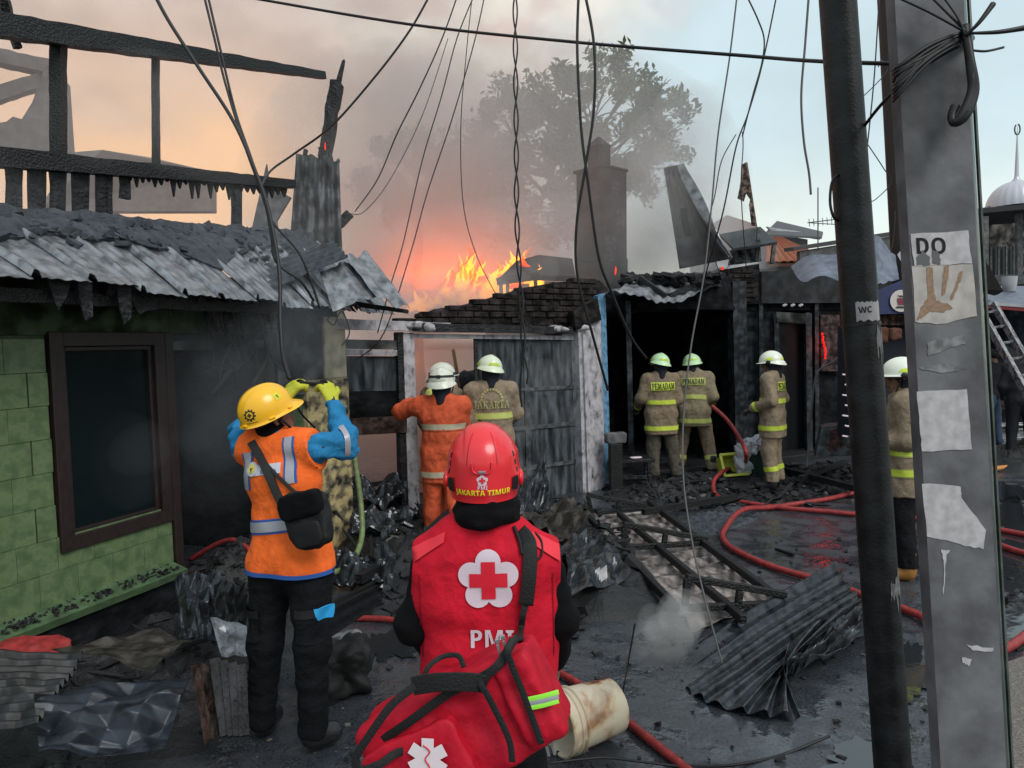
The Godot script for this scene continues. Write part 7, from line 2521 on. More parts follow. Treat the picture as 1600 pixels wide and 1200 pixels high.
	hose("fire_hose", "red fire hose looping round the fallen frame to the right", [[1640, 880], [1560, 856], [1480, 815], [1400, 775], [1340, 774], [1290, 784], [1210, 796], [1160, 812], [1132, 832], [1132, 850], [1155, 868], [1210, 892], [1290, 915], [1360, 940], [1430, 965], [1470, 990], [1520, 1018], [1568, 1022], [1620, 985]], 0.027, M("hose_red"))
	hose("fire_hose", "red fire hose running behind the volunteer past the bucket", [[300, 905], [372, 914], [440, 940], [520, 966], [615, 974], [760, 1010], [880, 1060], [960, 1118], [1010, 1158], [1080, 1215], [1130, 1260]], 0.021, M("hose_red"))
	hose("water_hose", "green garden hose hanging by the pillar and bending to the ground", [[549, 694, 6.6], [556, 730, 6.6], [564, 790, 6.55], [565, 840, 6.4], [548, 880, 6.1], [515, 897, 5.8], [490, 904, 5.6], [430, 925]], 0.025, M("hose_green"))
	hose("fire_hose", "orange hose on the wet road at the right edge", [[1470, 752], [1545, 738], [1600, 732], [1680, 724]], 0.035, M("hose_orange"))
	hose("fire_hose", "thin dark hose across the far wet road", [[1470, 690], [1560, 672], [1640, 668]], 0.03, M("cable"))
	# bucket
	var bc := at(917, 1092, 3.5)
	bc.y = 0.152
	var bz := (view.basis * Vector3(-0.86, -0.05, 0.5)).normalized()
	bz.y = 0.0
	bz = bz.normalized()
	var bf := Transform3D(Basis(Vector3.UP.cross(bz).normalized(), bz, Vector3.UP.cross(bz).normalized().cross(bz)), bc - bz * 0.16)
	var bu := thing("bucket", "rust-stained white bucket lying on its side beside the red bag", "bucket", bc)
	m = Mb.new()
	lathe(m, PackedVector2Array([Vector2(0, 0), Vector2(0.118, 0.0), Vector2(0.126, 0.006), Vector2(0.146, 0.31), Vector2(0.15, 0.335), Vector2(0.142, 0.335), Vector2(0.138, 0.3), Vector2(0.12, 0.012), Vector2(0, 0.01)]), bf, 40)
	obj("shell", m, M("bucket"), bu)
	for y in [0.255, 0.285, 0.33]:
		m = Mb.new()
		lathe(m, PackedVector2Array([Vector2(0.141, y - 0.006), Vector2(0.153, y - 0.003), Vector2(0.153, y + 0.003), Vector2(0.141, y + 0.006)]), bf, 40)
		obj("rim_ring", m, M("bucket"), bu)
	m = Mb.new()
	var hp := []
	for k in 9:
		var a := PI * k / 8.0
		hp.append(bf * Vector3(cos(a) * 0.156, 0.28 - sin(a) * 0.02, sin(a) * 0.15 + 0.02))
	tube(m, smooth_path(hp, 4), 0.003, 5)
	obj("handle", m, M("steel"), bu)
	# thin rod sticking up behind the bucket
	m = Mb.new()
	tube(m, PackedVector3Array([ground(968, 1110), at(992, 975, 3.0)]), 0.004, 5)
	tag(obj("wire_rod", m, M("cable")), "thin black wire rod standing up beside the bucket", "wire")
	fallen_frame()
	tin_heap()
	shop_things()
	right_side()

func fallen_frame() -> void:
	var t := thing("roof_frame", "fallen black steel roof frame lying on the road", "frame", ground(1050, 880))
	var rails := [[923, 812, 1057, 950], [967, 803, 1162, 968], [1014, 785, 1204, 926]]
	for r in rails:
		var m := Mb.new()
		bar(m, ground(r[0], r[1], 0.1), ground(r[2], r[3], 0.1), 0.05, 0.06, 0.006)
		obj("rail", m, M("char"), t)
	var frames := [[[918, 773, 925, 803], [965, 786, 969, 802], [918, 773, 1010, 790], [932, 801, 1014, 794]], [[976, 820, 974, 855], [1040, 833, 1037, 853], [974, 819, 1105, 842], [972, 856, 1104, 848]], [[1074, 903, 1070, 946], [1156, 923, 1152, 952], [1072, 902, 1228, 929], [1078, 950, 1200, 944]]]
	for f in frames:
		var base := ground(f[3][0], f[3][1], 0.12)
		var pl := Plane(Vector3(0.25, 0, 1).normalized(), base)
		for e in f:
			var m := Mb.new()
			bar(m, onp(pl, e[0], e[1]), onp(pl, e[2], e[3]), 0.045, 0.045, 0.005)
			obj("bracket", m, M("char"), t)
	# corrugated sheet beneath
	var m2 := Mb.new()
	var a := ground(926, 803, 0.03)
	var b := ground(1016, 792, 0.03)
	var c := ground(1206, 936, 0.03)
	var d := ground(1086, 984, 0.03)
	sheet(m2, func(s, u): return bilerp(a, b, c, d, s, u) + Vector3(0, 0.022 * sin(u * TAU * 13.0) + 0.03 * bumpy.get_noise_2d(s * 90.0, u * 140.0), 0), 16, 130, 0.003)
	tag(obj("corrugated_sheet", m2, M("tin_brown")), "brownish corrugated sheet lying under the fallen black frame", "metal sheet")

func tin_heap() -> void:
	var m := Mb.new()
	# long buckled sheet at the right: its ridges run from lower left to upper right and fan out at the near end
	var rows := []
	for e in [[[1041, 1042, 4.55], [1170, 960, 5.0], [1305, 884, 5.5]], [[1056, 1074, 4.2], [1180, 985, 4.8], [1318, 905, 5.35]], [[1082, 1090, 3.98], [1195, 1010, 4.55], [1330, 928, 5.15]], [[1110, 1108, 3.85], [1210, 1030, 4.4], [1345, 945, 5.0]], [[1160, 1120, 3.74], [1225, 1040, 4.25], [1352, 955, 4.9]], [[1205, 1129, 3.68], [1222, 1042, 4.15], [1300, 970, 4.75]], [[1251, 1132, 3.66], [1216, 1048, 4.0], [1235, 1010, 4.4]]]:
		rows.append([at(e[0][0], e[0][1], e[0][2]), at(e[1][0], e[1][1], e[1][2]), at(e[2][0], e[2][1], e[2][2])])
	sheet(m, func(s, t):
		var k: float = t * 6.0
		var i := mini(int(k), 5)
		var e := smoothstep(0.0, 1.0, k - i) * 0.4 + (k - i) * 0.6
		var p0: Vector3 = rows[i][0].lerp(rows[i + 1][0], e)
		var p1: Vector3 = rows[i][1].lerp(rows[i + 1][1], e)
		var p2: Vector3 = rows[i][2].lerp(rows[i + 1][2], e)
		var p: Vector3 = p0.lerp(p1, s * 2.0) if s < 0.5 else p1.lerp(p2, s * 2.0 - 1.0)
		var soft := p0.lerp(p1, s).lerp(p1.lerp(p2, s), s)
		p = p.lerp(soft, 0.6)
		return p + Vector3(0.006, 0.026, 0.014) * sin(t * TAU * 8.0) * (0.6 + 0.4 * t) + Vector3(0, 0.035 + 0.02 * bumpy.get_noise_2d(s * 40.0, t * 40.0), 0), 30, 130, 0.003)
	tag(obj("corrugated_sheet", m, M("tin_dark")), "buckled dark corrugated sheet with fanned pleats lying on the road", "metal sheet")
	m = Mb.new()
	var a := at(1216, 1052, 4.0)
	var b := at(1330, 950, 5.0)
	var c := at(1400, 960, 4.75)
	var d := at(1260, 1040, 4.02)
	sheet(m, func(s, t): return bilerp(a, b, c, d, s, t) + Vector3(0.02, 0.16, 0.05) * folds(s * 1.5, t * 1.8, 3.3), 44, 44, 0.003)
	m.flat()
	tag(obj("crumpled_sheet", m, M("tin_dark")), "crumpled tin sheet behind the fanned pleats beside the black pole", "metal sheet")
	mat("tin_rusty", lin(0.07, 0.06, 0.05), 0.6, {metal = 0.2, tex = tex.soot, scale = 1.5})
	# bent plates in front of the burnt house
	var plates := [["bent plate of dark tin standing beside the fallen frame", [[812, 810, 7.0], [885, 784, 7.6], [930, 806, 6.8], [872, 850, 6.2]], "tin_rusty"], ["dark flat sheet lying over rubble behind the volunteer", [[870, 850, 5.9], [925, 826, 6.4], [985, 900, 5.5], [895, 925, 5.0]], "tin_dark"], ["torn grey sheet hanging at the foot of the charred door", [[800, 760, 7.5], [850, 720, 8.0], [856, 800, 7.4], [815, 830, 6.9]], "tin_dark"]]
	for e in plates:
		m = Mb.new()
		var q := []
		for p in e[1]: q.append(at(p[0], p[1], p[2]))
		sheet(m, func(s, t): return bilerp(q[0], q[1], q[2], q[3], s, t) + Vector3(0.05, 0.2, 0.1) * folds(s, t, q[0].x * 3.0), 40, 40, 0.004)
		m.flat()
		tag(obj("bent_sheet", m, mats[e[2]] if mats.has(e[2]) else M(e[2])), e[0], "metal sheet")
	# left foreground: sheets thrown in front of the plinth
	var left := [
		["brown bent sheet draped on top of the left foreground heap", [[80, 1012, 3.4], [250, 985, 3.7], [300, 1005, 3.5], [235, 1046, 3.15]], "tin_rusty", 0.04],
		["ribbed blue grey sheet at the bottom left corner", [[-80, 1020, 3.1], [130, 1022, 3.3], [60, 1130, 2.8], [-80, 1150, 2.7]], "tin_black", 0.02],
		["wide crumpled sheet at the bottom of the left heap", [[55, 1085, 3.0], [300, 1050, 3.25], [255, 1170, 2.85], [60, 1175, 2.7]], "tin_blue", 0.07],
		["shiny folded sheet standing at the doorway", [[272, 905, 4.5], [345, 895, 4.6], [345, 1000, 4.2], [288, 1000, 4.1]], "tin_dark", 0.07],
		["dark folded sheet leaning behind the worker's left leg", [[335, 915, 4.5], [385, 912, 4.55], [390, 995, 4.2], [330, 1000, 4.15]], "tin_black", 0.06],
		["pale bent tin corner beside the worker's knee", [[328, 966, 4.0], [386, 976, 4.0], [386, 1026, 3.85], [346, 1026, 3.8]], "tin", 0.015],
		["reddish rusty sheet standing beside the worker's leg", [[298, 1040, 3.55], [352, 1045, 3.5], [345, 1150, 3.35], [320, 1160, 3.3]], "rust_sheet", 0.03],
	]
	mat("tin_rusty", lin(0.07, 0.06, 0.05), 0.6, {metal = 0.2, tex = tex.soot, scale = 1.5})
	mat("tin_blue", lin(0.032, 0.04, 0.055), 0.4, {metal = 0.3, tex = tex.tinsheet, scale = 1.2})
	mat("rust_sheet", lin(0.07, 0.033, 0.026), 0.7, {tex = tex.soot, scale = 2.0, normal = tex.n_rough})
	for e in left:
		m = Mb.new()
		var q := []
		for p in e[1]: q.append(at(p[0], p[1], p[2]))
		var amp: float = e[3]
		var so := rnd(0, 200)
		sheet(m, func(s, t): return bilerp(q[0], q[1], q[2], q[3], s, t) + Vector3(0.4, 1.0, 0.7) * amp * (2.0 * folds(s * 0.9, t * 0.9, so) + 0.12 * bumpy.get_noise_2d(s * 60.0 + so, t * 60.0)) + (Vector3(0, 0.016, 0) * sin(t * 60.0) if e[0].begins_with("ribbed") else Vector3.ZERO), 90, 90, 0.003)
		tag(obj("bent_sheet", m, mats[e[2]] if mats.has(e[2]) else M(e[2])), e[0], "metal sheet")
	m = Mb.new()
	cushion(m, Transform3D(Basis.from_euler(Vector3(0.2, 0.3, -0.1)), at(48, 1016, 3.5)), Vector3(0.34, 0.05, 0.2), 4.0, 0.03, 12)
	tag(obj("red_cloth", m, M("hose_red")), "red cloth lying at the left edge against the plinth", "cloth")
	var pal := thing("broken_pallet", "charred broken pallet leaning in the heap left of the worker", "pallet", at(350, 1100, 3.35))
	for k in 4:
		m = Mb.new()
		char_beam(m, at(335 + k * 14, 1030 + k * 3, 3.45), at(352 + k * 10, 1150, 3.3), rnd(0.02, 0.05), 0.03, 0.15)
		obj("slat", m, M("char_grey"), pal)
	m = Mb.new()
	cushion(m, Transform3D(Basis.from_euler(Vector3(0.2, 0.4, 0.2)), ground(528, 1042, 0.14)), Vector3(0.34, 0.3, 0.3), 3.0, 0.08, 16, 6.0)
	tag(obj("black_sack", m, M("webbing")), "black sack slumped on the road right of the worker's legs", "sack")
	m = Mb.new()
	var w1 := ground(530, 1000, 0.05)
	cushion(m, Transform3D(Basis.from_euler(Vector3(0.1, 0.5, 0.1)), w1), Vector3(0.3, 0.03, 0.16), 4.0, 0.02, 10)
	tag(obj("tin_scrap", m, M("tin")), "small grey tin scrap beside the pink puddle", "metal sheet")

func scatter(px: Array, count: int, lo: float, hi: float, flat := 0.5, lift := 0.0) -> Array:
	var out := []
	var flatp := PackedVector2Array()
	for q in px: flatp.append(Vector2(q[0], q[1]))
	var r := Rect2(flatp[0], Vector2.ZERO)
	for q in flatp: r = r.expand(q)
	while out.size() < count:
		var u := rnd(r.position.x, r.end.x)
		var v := rnd(r.position.y, r.end.y)
		if not Geometry2D.is_point_in_polygon(Vector2(u, v), flatp): continue
		var s := lo * pow(hi / lo, pow(rnd(0, 1), 2.2))
		out.append(Transform3D(Basis.from_euler(Vector3(rnd(-0.5, 0.5), rnd(0, TAU), rnd(-0.5, 0.5))) * Basis.from_scale(Vector3(s * rnd(0.6, 1.8), s * flat * rnd(0.5, 1.3), s)), settle(ground(u, v)) + Vector3(0, s * 0.12, 0)))
	return out

var mounds := []
func settle(p: Vector3) -> Vector3:
	p.y = heap_top(p)
	return p

func heap(label: String, px: Array, high: float, mt: Material, sd3: float) -> void:
	# a low mound over an outline on the ground
	var ring := PackedVector3Array()
	for q in px: ring.append(ground(q[0], q[1]))
	var c := Vector3.ZERO
	for q in ring: c += q / ring.size()
	ring.append(ring[0])
	var loop := smooth_path(Array(ring), 10)
	var m := Mb.new()
	var n := loop.size() - 1
	var far := PackedFloat32Array()
	far.resize(48)
	far.fill(0.01)
	for k in n:
		var bin := int((atan2(loop[k].z - c.z, loop[k].x - c.x) + PI) / TAU * 48.0) % 48
		for e in [-1, 0, 1]: far[(bin + e + 48) % 48] = maxf(far[(bin + e + 48) % 48], (loop[k] - c).length() * 0.95)
	mounds.append([c, far, high, sd3])
	for r in 31:
		var t := r / 30.0
		for k in n:
			var p := c.lerp(loop[k], t)
			p.y = mound_height(p, t, high, sd3)
			m.vert(p)
	m.grid(31, n, 0, true)
	m.flat()
	var o := obj("rubble_heap", m, mt)
	o.set_meta("kind", "stuff")
	o.set_meta("label", label)

func mound_height(p: Vector3, t: float, high: float, sd3: float) -> float:
	return high * pow(maxf(1.0 - t * t, 0.0), 0.8) * (1.0 + 0.8 * bumpy.get_noise_2d(p.x * 60.0 + sd3, p.z * 60.0)) + (1.0 - pow(t, 4.0)) * (0.07 * folds(p.x * 1.3, p.z * 1.3, sd3) + 0.05 * folds(p.x * 4.1, p.z * 4.1, sd3 + 1.0)) - 0.012

func heap_top(p: Vector3) -> float:
	var y := 0.0
	for e in mounds:
		var d := Vector2(p.x - e[0].x, p.z - e[0].z)
		var t: float = d.length() / e[1][int((atan2(d.y, d.x) + PI) / TAU * 48.0) % 48]
		if t < 1.0: y = maxf(y, mound_height(p, t, e[2], e[3]))
	return y

func debris() -> void:
	heap("black rubble heap at the foot of the burnt door", [[520, 870], [560, 800], [640, 780], [760, 800], [900, 790], [930, 830], [860, 900], [700, 920], [560, 915]], 0.26, M("rubble"), 3.0)
	heap("black rubble heap by the fallen frame and volunteer", [[860, 850], [940, 830], [1000, 880], [1050, 940], [1000, 965], [890, 968], [840, 930]], 0.2, M("rubble"), 40.0)
	heap("black rubble along the front of the burnt shop", [[940, 760], [1040, 745], [1180, 748], [1340, 725], [1345, 748], [1200, 758], [1090, 770], [960, 785]], 0.11, M("rubble"), 90.0)
	heap("dark rubble under the sheets in the left foreground", [[-120, 1060], [60, 985], [250, 950], [385, 960], [400, 1080], [340, 1170], [120, 1190], [-120, 1200]], 0.16, M("rubble"), 140.0)
	heap("dark rubble on the doorstep of the green house", [[262, 930], [300, 880], [440, 860], [520, 880], [500, 930], [380, 960], [280, 970]], 0.24, M("rubble"), 190.0)
	heap("grey earth mound under the flat sheet behind the hose", [[1060, 812], [1130, 785], [1200, 798], [1150, 825], [1090, 838]], 0.03, M("ash"), 240.0)
	var a := scatter([[520, 870], [640, 770], [930, 780], [1000, 900], [900, 1000], [560, 960]], 1700, 0.008, 0.15, 0.4, 0.22)
	a += scatter([[940, 760], [1340, 725], [1345, 775], [1100, 800], [960, 800]], 1100, 0.015, 0.13, 0.4, 0.1)
	a += scatter([[-80, 1050], [250, 940], [400, 960], [400, 1130], [120, 1200], [-80, 1200]], 420, 0.008, 0.06, 0.4, 0.2)
	a += scatter([[280, 960], [300, 880], [520, 870], [520, 930]], 900, 0.012, 0.1, 0.4, 0.2)
	a += scatter([[540, 990], [1100, 830], [1350, 800], [1480, 1200], [540, 1200]], 700, 0.004, 0.04, 0.5)
	a += scatter([[1460, 700], [1640, 690], [1640, 960], [1500, 960]], 160, 0.01, 0.07, 0.4)
	tag(stuff("rubble_pieces", chunk_mesh(1), M("rubble"), a), "loose black burnt pieces strewn over road and heaps")
	var b := scatter([[540, 880], [640, 800], [930, 790], [980, 900], [880, 960], [560, 950]], 160, 0.012, 0.09, 0.3, 0.2)
	b += scatter([[940, 770], [1340, 735], [1345, 785], [1100, 805]], 180, 0.012, 0.08, 0.3, 0.06)
	b += scatter([[400, 1040], [560, 1000], [620, 1200], [300, 1200]], 60, 0.008, 0.035, 0.3)
	b += scatter([[880, 1000], [1350, 820], [1460, 1200], [900, 1200]], 60, 0.005, 0.025, 0.3)
	tag(stuff("pale_pieces", chunk_mesh(2), M("pale_rubble"), b), "pale plaster bits strewn among the black rubble")
	var c := []
	for e in scatter([[540, 880], [640, 790], [930, 780], [990, 900], [880, 960], [560, 950]], 110, 0.1, 0.3, 0.2, 0.2) + scatter([[960, 770], [1330, 735], [1345, 785], [1100, 805]], 90, 0.1, 0.26, 0.2, 0.08) + scatter([[0, 1040], [380, 950], [390, 1130], [100, 1180]], 40, 0.1, 0.25, 0.2, 0.2):
		c.append(Transform3D(e.basis * Basis.from_scale(Vector3(2.2, 0.6, 0.22)), e.origin))
	tag(stuff("charred_sticks", chunk_mesh(3), M("char_grey"), c), "charred sticks lying criss-cross in the rubble")
	# larger timbers one by one
	var beams := [["charred beam lying across the rubble below the door post", 560, 905, 640, 862, 0.07], ["charred beam pointing at the orange firefighter's feet", 600, 850, 668, 835, 0.06], ["charred beam under the bent plate", 690, 860, 830, 846, 0.07], ["long charred beam behind the fallen frame", 1005, 800, 1150, 776, 0.06], ["short charred stick alone on the clean asphalt", 1212, 858, 1240, 867, 0.025], ["charred beam before the shop step", 1230, 735, 1345, 765, 0.07], ["charred beam leaning over the grey box", 1250, 748, 1320, 722, 0.06]]
	for e in beams:
		var m := Mb.new()
		char_beam(m, ground(e[1], e[2], 0.14 if e[5] > 0.03 else 0.02), ground(e[3], e[4], 0.12 if e[5] > 0.03 else 0.015), e[5], e[5], 0.15, 16)
		tag(obj("charred_beam", m, M("char")), e[0], "timber")
	# shiny torn foil pieces in the rubble
	var foil := [["crumpled silver foil piece inside the left opening", 590, 770, 7.6, 0.3], ["crumpled grey foil by the green hose", 600, 815, 7.0, 0.32], ["flat pale scrap near the red hose", 570, 890, 5.9, 0.24], ["crumpled scrap under the orange firefighter", 640, 850, 6.6, 0.26]]
	for e in foil:
		var m := Mb.new()
		var c0 := at(e[1], e[2], e[3])
		var r: float = e[4]
		sheet(m, func(s, t): return c0 + Vector3((s - 0.5) * r * 2.0, 0.24 * folds(s * 1.5, t * 1.5, e[1] * 0.1) + (t - 0.5) * -0.16, (t - 0.5) * r), 30, 30, 0.003)
		m.flat()
		tag(obj("foil_scrap", m, M("tin_dark")), e[0], "scrap")

func shop_things() -> void:
	var m := Mb.new()
	var s0 := spot(985, 9.5)
	var st := thing("stool", "burnt wooden stool with a white scrap on its seat", "stool", s0)
	box(m, Transform3D(Basis(Vector3.UP, 0.2), s0 + Vector3(0, 0.36, 0)), Vector3(0.52, 0.05, 0.34), 0.01)
	obj("seat", m, M("char"), st)
	for e in [[-0.2, -0.12], [0.2, -0.12], [-0.2, 0.12], [0.2, 0.12]]:
		m = Mb.new()
		bar(m, s0 + Vector3(e[0], 0.34, e[1]), s0 + Vector3(e[0] * 1.1, 0.0, e[1] * 1.1), 0.05, 0.05)
		obj("leg", m, M("char_grey"), st)
	m = Mb.new()
	bar(m, s0 + Vector3(-0.2, 0.15, 0.12), s0 + Vector3(0.2, 0.15, 0.12), 0.03, 0.05)
	obj("rung", m, M("char_grey"), st)
	m = Mb.new()
	cushion(m, Transform3D(Basis(Vector3.UP, 0.3), s0 + Vector3(0.05, 0.395, 0.05)), Vector3(0.16, 0.02, 0.1), 3.0, 0.01, 8)
	tag(obj("white_scrap", m, M("lilac")), "small white scrap lying on the burnt stool", "scrap")
	var k0 := at(961, 684, 9.35)
	m = Mb.new()
	bar(m, Vector3(k0.x, 0.0, k0.z), k0 - Vector3(0, 0.07, 0), 0.2, 0.16, 0.01, Vector3.RIGHT)
	tag(obj("charred_stand", m, M("char")), "black charred stand carrying the grey block beside the blue post", "stand")
	m = Mb.new()
	cushion(m, Transform3D(Basis(Vector3.UP, 0.2), k0), Vector3(0.27, 0.14, 0.16), 6.0, 0.015, 8)
	tag(obj("concrete_block", m, M("concrete")), "grey block resting on the stand beside the blue post", "block")
	# yellow basket
	var b0 := spot(1138, 9.75)
	var bk := thing("basket", "yellow plastic basket lying beside the firefighters' feet", "basket", b0)
	var bx := Transform3D(Basis.from_euler(Vector3(1.15, 0.2, 0.1)), b0 + Vector3(0, 0.17, 0))
	m = Mb.new()
	for s in [-1.0, 1.0]:
		box(m, bx.translated_local(Vector3(0.15 * s, 0.1, 0)), Vector3(0.012, 0.2, 0.26), 0.003)
		box(m, bx.translated_local(Vector3(0, 0.1, 0.13 * s)), Vector3(0.3, 0.2, 0.012), 0.003)
	box(m, bx, Vector3(0.3, 0.012, 0.26), 0.003)
	obj("tub", m, M("basket"), bk)
	m = Mb.new()
	for s in [-1.0, 1.0]:
		box(m, bx.translated_local(Vector3(0.16 * s, 0.2, 0)), Vector3(0.035, 0.018, 0.3), 0.004)
		box(m, bx.translated_local(Vector3(0, 0.2, 0.142 * s)), Vector3(0.34, 0.018, 0.035), 0.004)
	obj("rim", m, M("basket"), bk)
	# bin and white bag
	var n0 := spot(1172, 9.7)
	m = Mb.new()
	lathe(m, PackedVector2Array([Vector2(0, 0), Vector2(0.14, 0), Vector2(0.17, 0.4), Vector2(0.18, 0.42), Vector2(0.16, 0.42), Vector2(0.13, 0.02), Vector2(0, 0.02)]), Transform3D(Basis.IDENTITY, n0 + Vector3(0.06, 0, 0)), 20)
	tag(obj("bin", m, mat("bin_green", lin(0.012, 0.045, 0.03), 0.5)), "dark green bin under the white plastic bag", "bin")
	m = Mb.new()
	cushion(m, Transform3D(Basis.from_euler(Vector3(0, 0.3, 0.25)), n0 + Vector3(0.02, 0.5, 0.05)), Vector3(0.32, 0.16, 0.28), 3.0, 0.1, 16, 8.0)
	cushion(m, Transform3D(Basis.from_euler(Vector3(0, 0.3, 0.1)), n0 + Vector3(-0.13, 0.3, 0.1)), Vector3(0.17, 0.42, 0.2), 3.0, 0.07, 16, 8.0)
	tag(obj("plastic_bag", m, M("plastic_bag")), "crumpled white plastic bag slumped over the dark green bin", "bag")
	# grey box panel right of the profile firefighter
	m = Mb.new()
	slab(m, PackedVector3Array([at(1284, 668, 9.6), at(1326, 662, 9.4), at(1332, 712, 9.4), at(1274, 714, 9.6)]), Vector3(0.1, 0, -0.3))
	tag(obj("grey_panel", m, mat("panel_grey", lin(0.14, 0.15, 0.165), 0.6, {tex = tex.soot, scale = 1.5})), "grey metal panel leaning low beside the black pole", "panel")
	m = Mb.new()
	slab(m, PackedVector3Array([at(1298, 672, 9.42), at(1316, 668, 9.36), at(1312, 700, 9.4), at(1296, 706, 9.45)]), Vector3(0.0, 0, -0.02))
	tag(obj("red_smear", m, mat("smear_red", lin(0.14, 0.05, 0.05), 0.7, {tex = tex.soot, scale = 3.0})), "dull red board fixed on the grey metal panel", "board")
	# pale board with the red lamp string
	m = Mb.new()
	slab(m, PackedVector3Array([onp(splane(0.08), 1282, 492), onp(splane(0.08), 1316, 492), onp(splane(0.08), 1316, 580), onp(splane(0.08), 1284, 580)]), -sn * 0.04)
	tag(obj("wall_board", m, mat("board_pink", lin(0.1, 0.075, 0.075), 0.8, {tex = tex.soot, scale = 1.2})), "dull pinkish board lit by the red lamps", "board")
	var lampn := thing("red_lamp", "string of small red lamps glowing on the pinkish board", "lamp", onp(splane(0.16), 1289, 540))
	for k in 9:
		m = Mb.new()
		lump(m, onp(splane(0.14), 1286 + k * 0.6 + rnd(-1.5, 1.5), 522 + k * 4.6), Vector3(0.018, 0.022, 0.015), 0.2, 10.0, 6, 8)
		obj("bulb", m, mat("red_glow", Color(0.2, 0.0, 0.0), 0.6, {glow = Color(1.0, 0.06, 0.05), power = 1.2}), lampn)
	var l := OmniLight3D.new()
	l.name = "red_lamp_light"
	l.light_color = Color(1.0, 0.06, 0.05)
	l.light_energy = 0.05
	l.light_size = 0.1
	l.omni_range = 20.0
	l.omni_attenuation = 2.0
	l.shadow_enabled = true
	add_child(l)
	l.position = onp(splane(0.26), 1289, 540)
	# twisted pale wire hanging
	m = Mb.new()
	tube(m, smooth_path([at(1318, 552, 9.6), at(1300, 566, 9.6), at(1276, 585, 9.6), at(1268, 640, 9.6), at(1264, 690, 9.6), at(1260, 730, 9.5)], 8), 0.012, 6)
	tag(obj("sooty_wire", m, M("cable_grey")), "pale sooty wire drooping beside the door frame", "wire")
	# rack of pale pegs left of the black pole
	var rk := thing("peg_rack", "dark rack with short pale pegs beside the black pole", "rack", at(1325, 640, 8.0))
	m = Mb.new()
	bar(m, at(1333, 560, 8.0), at(1338, 720, 8.0), 0.03, 0.03)
	obj("post", m, M("char"), rk)
	for k in 7:
		m = Mb.new()
		bar(m, at(1316 + (k % 2) * 4, 585 + k * 16, 7.95), at(1330, 587 + k * 16, 7.98), 0.014, 0.018)
		obj("peg", m, M("lilac"), rk)

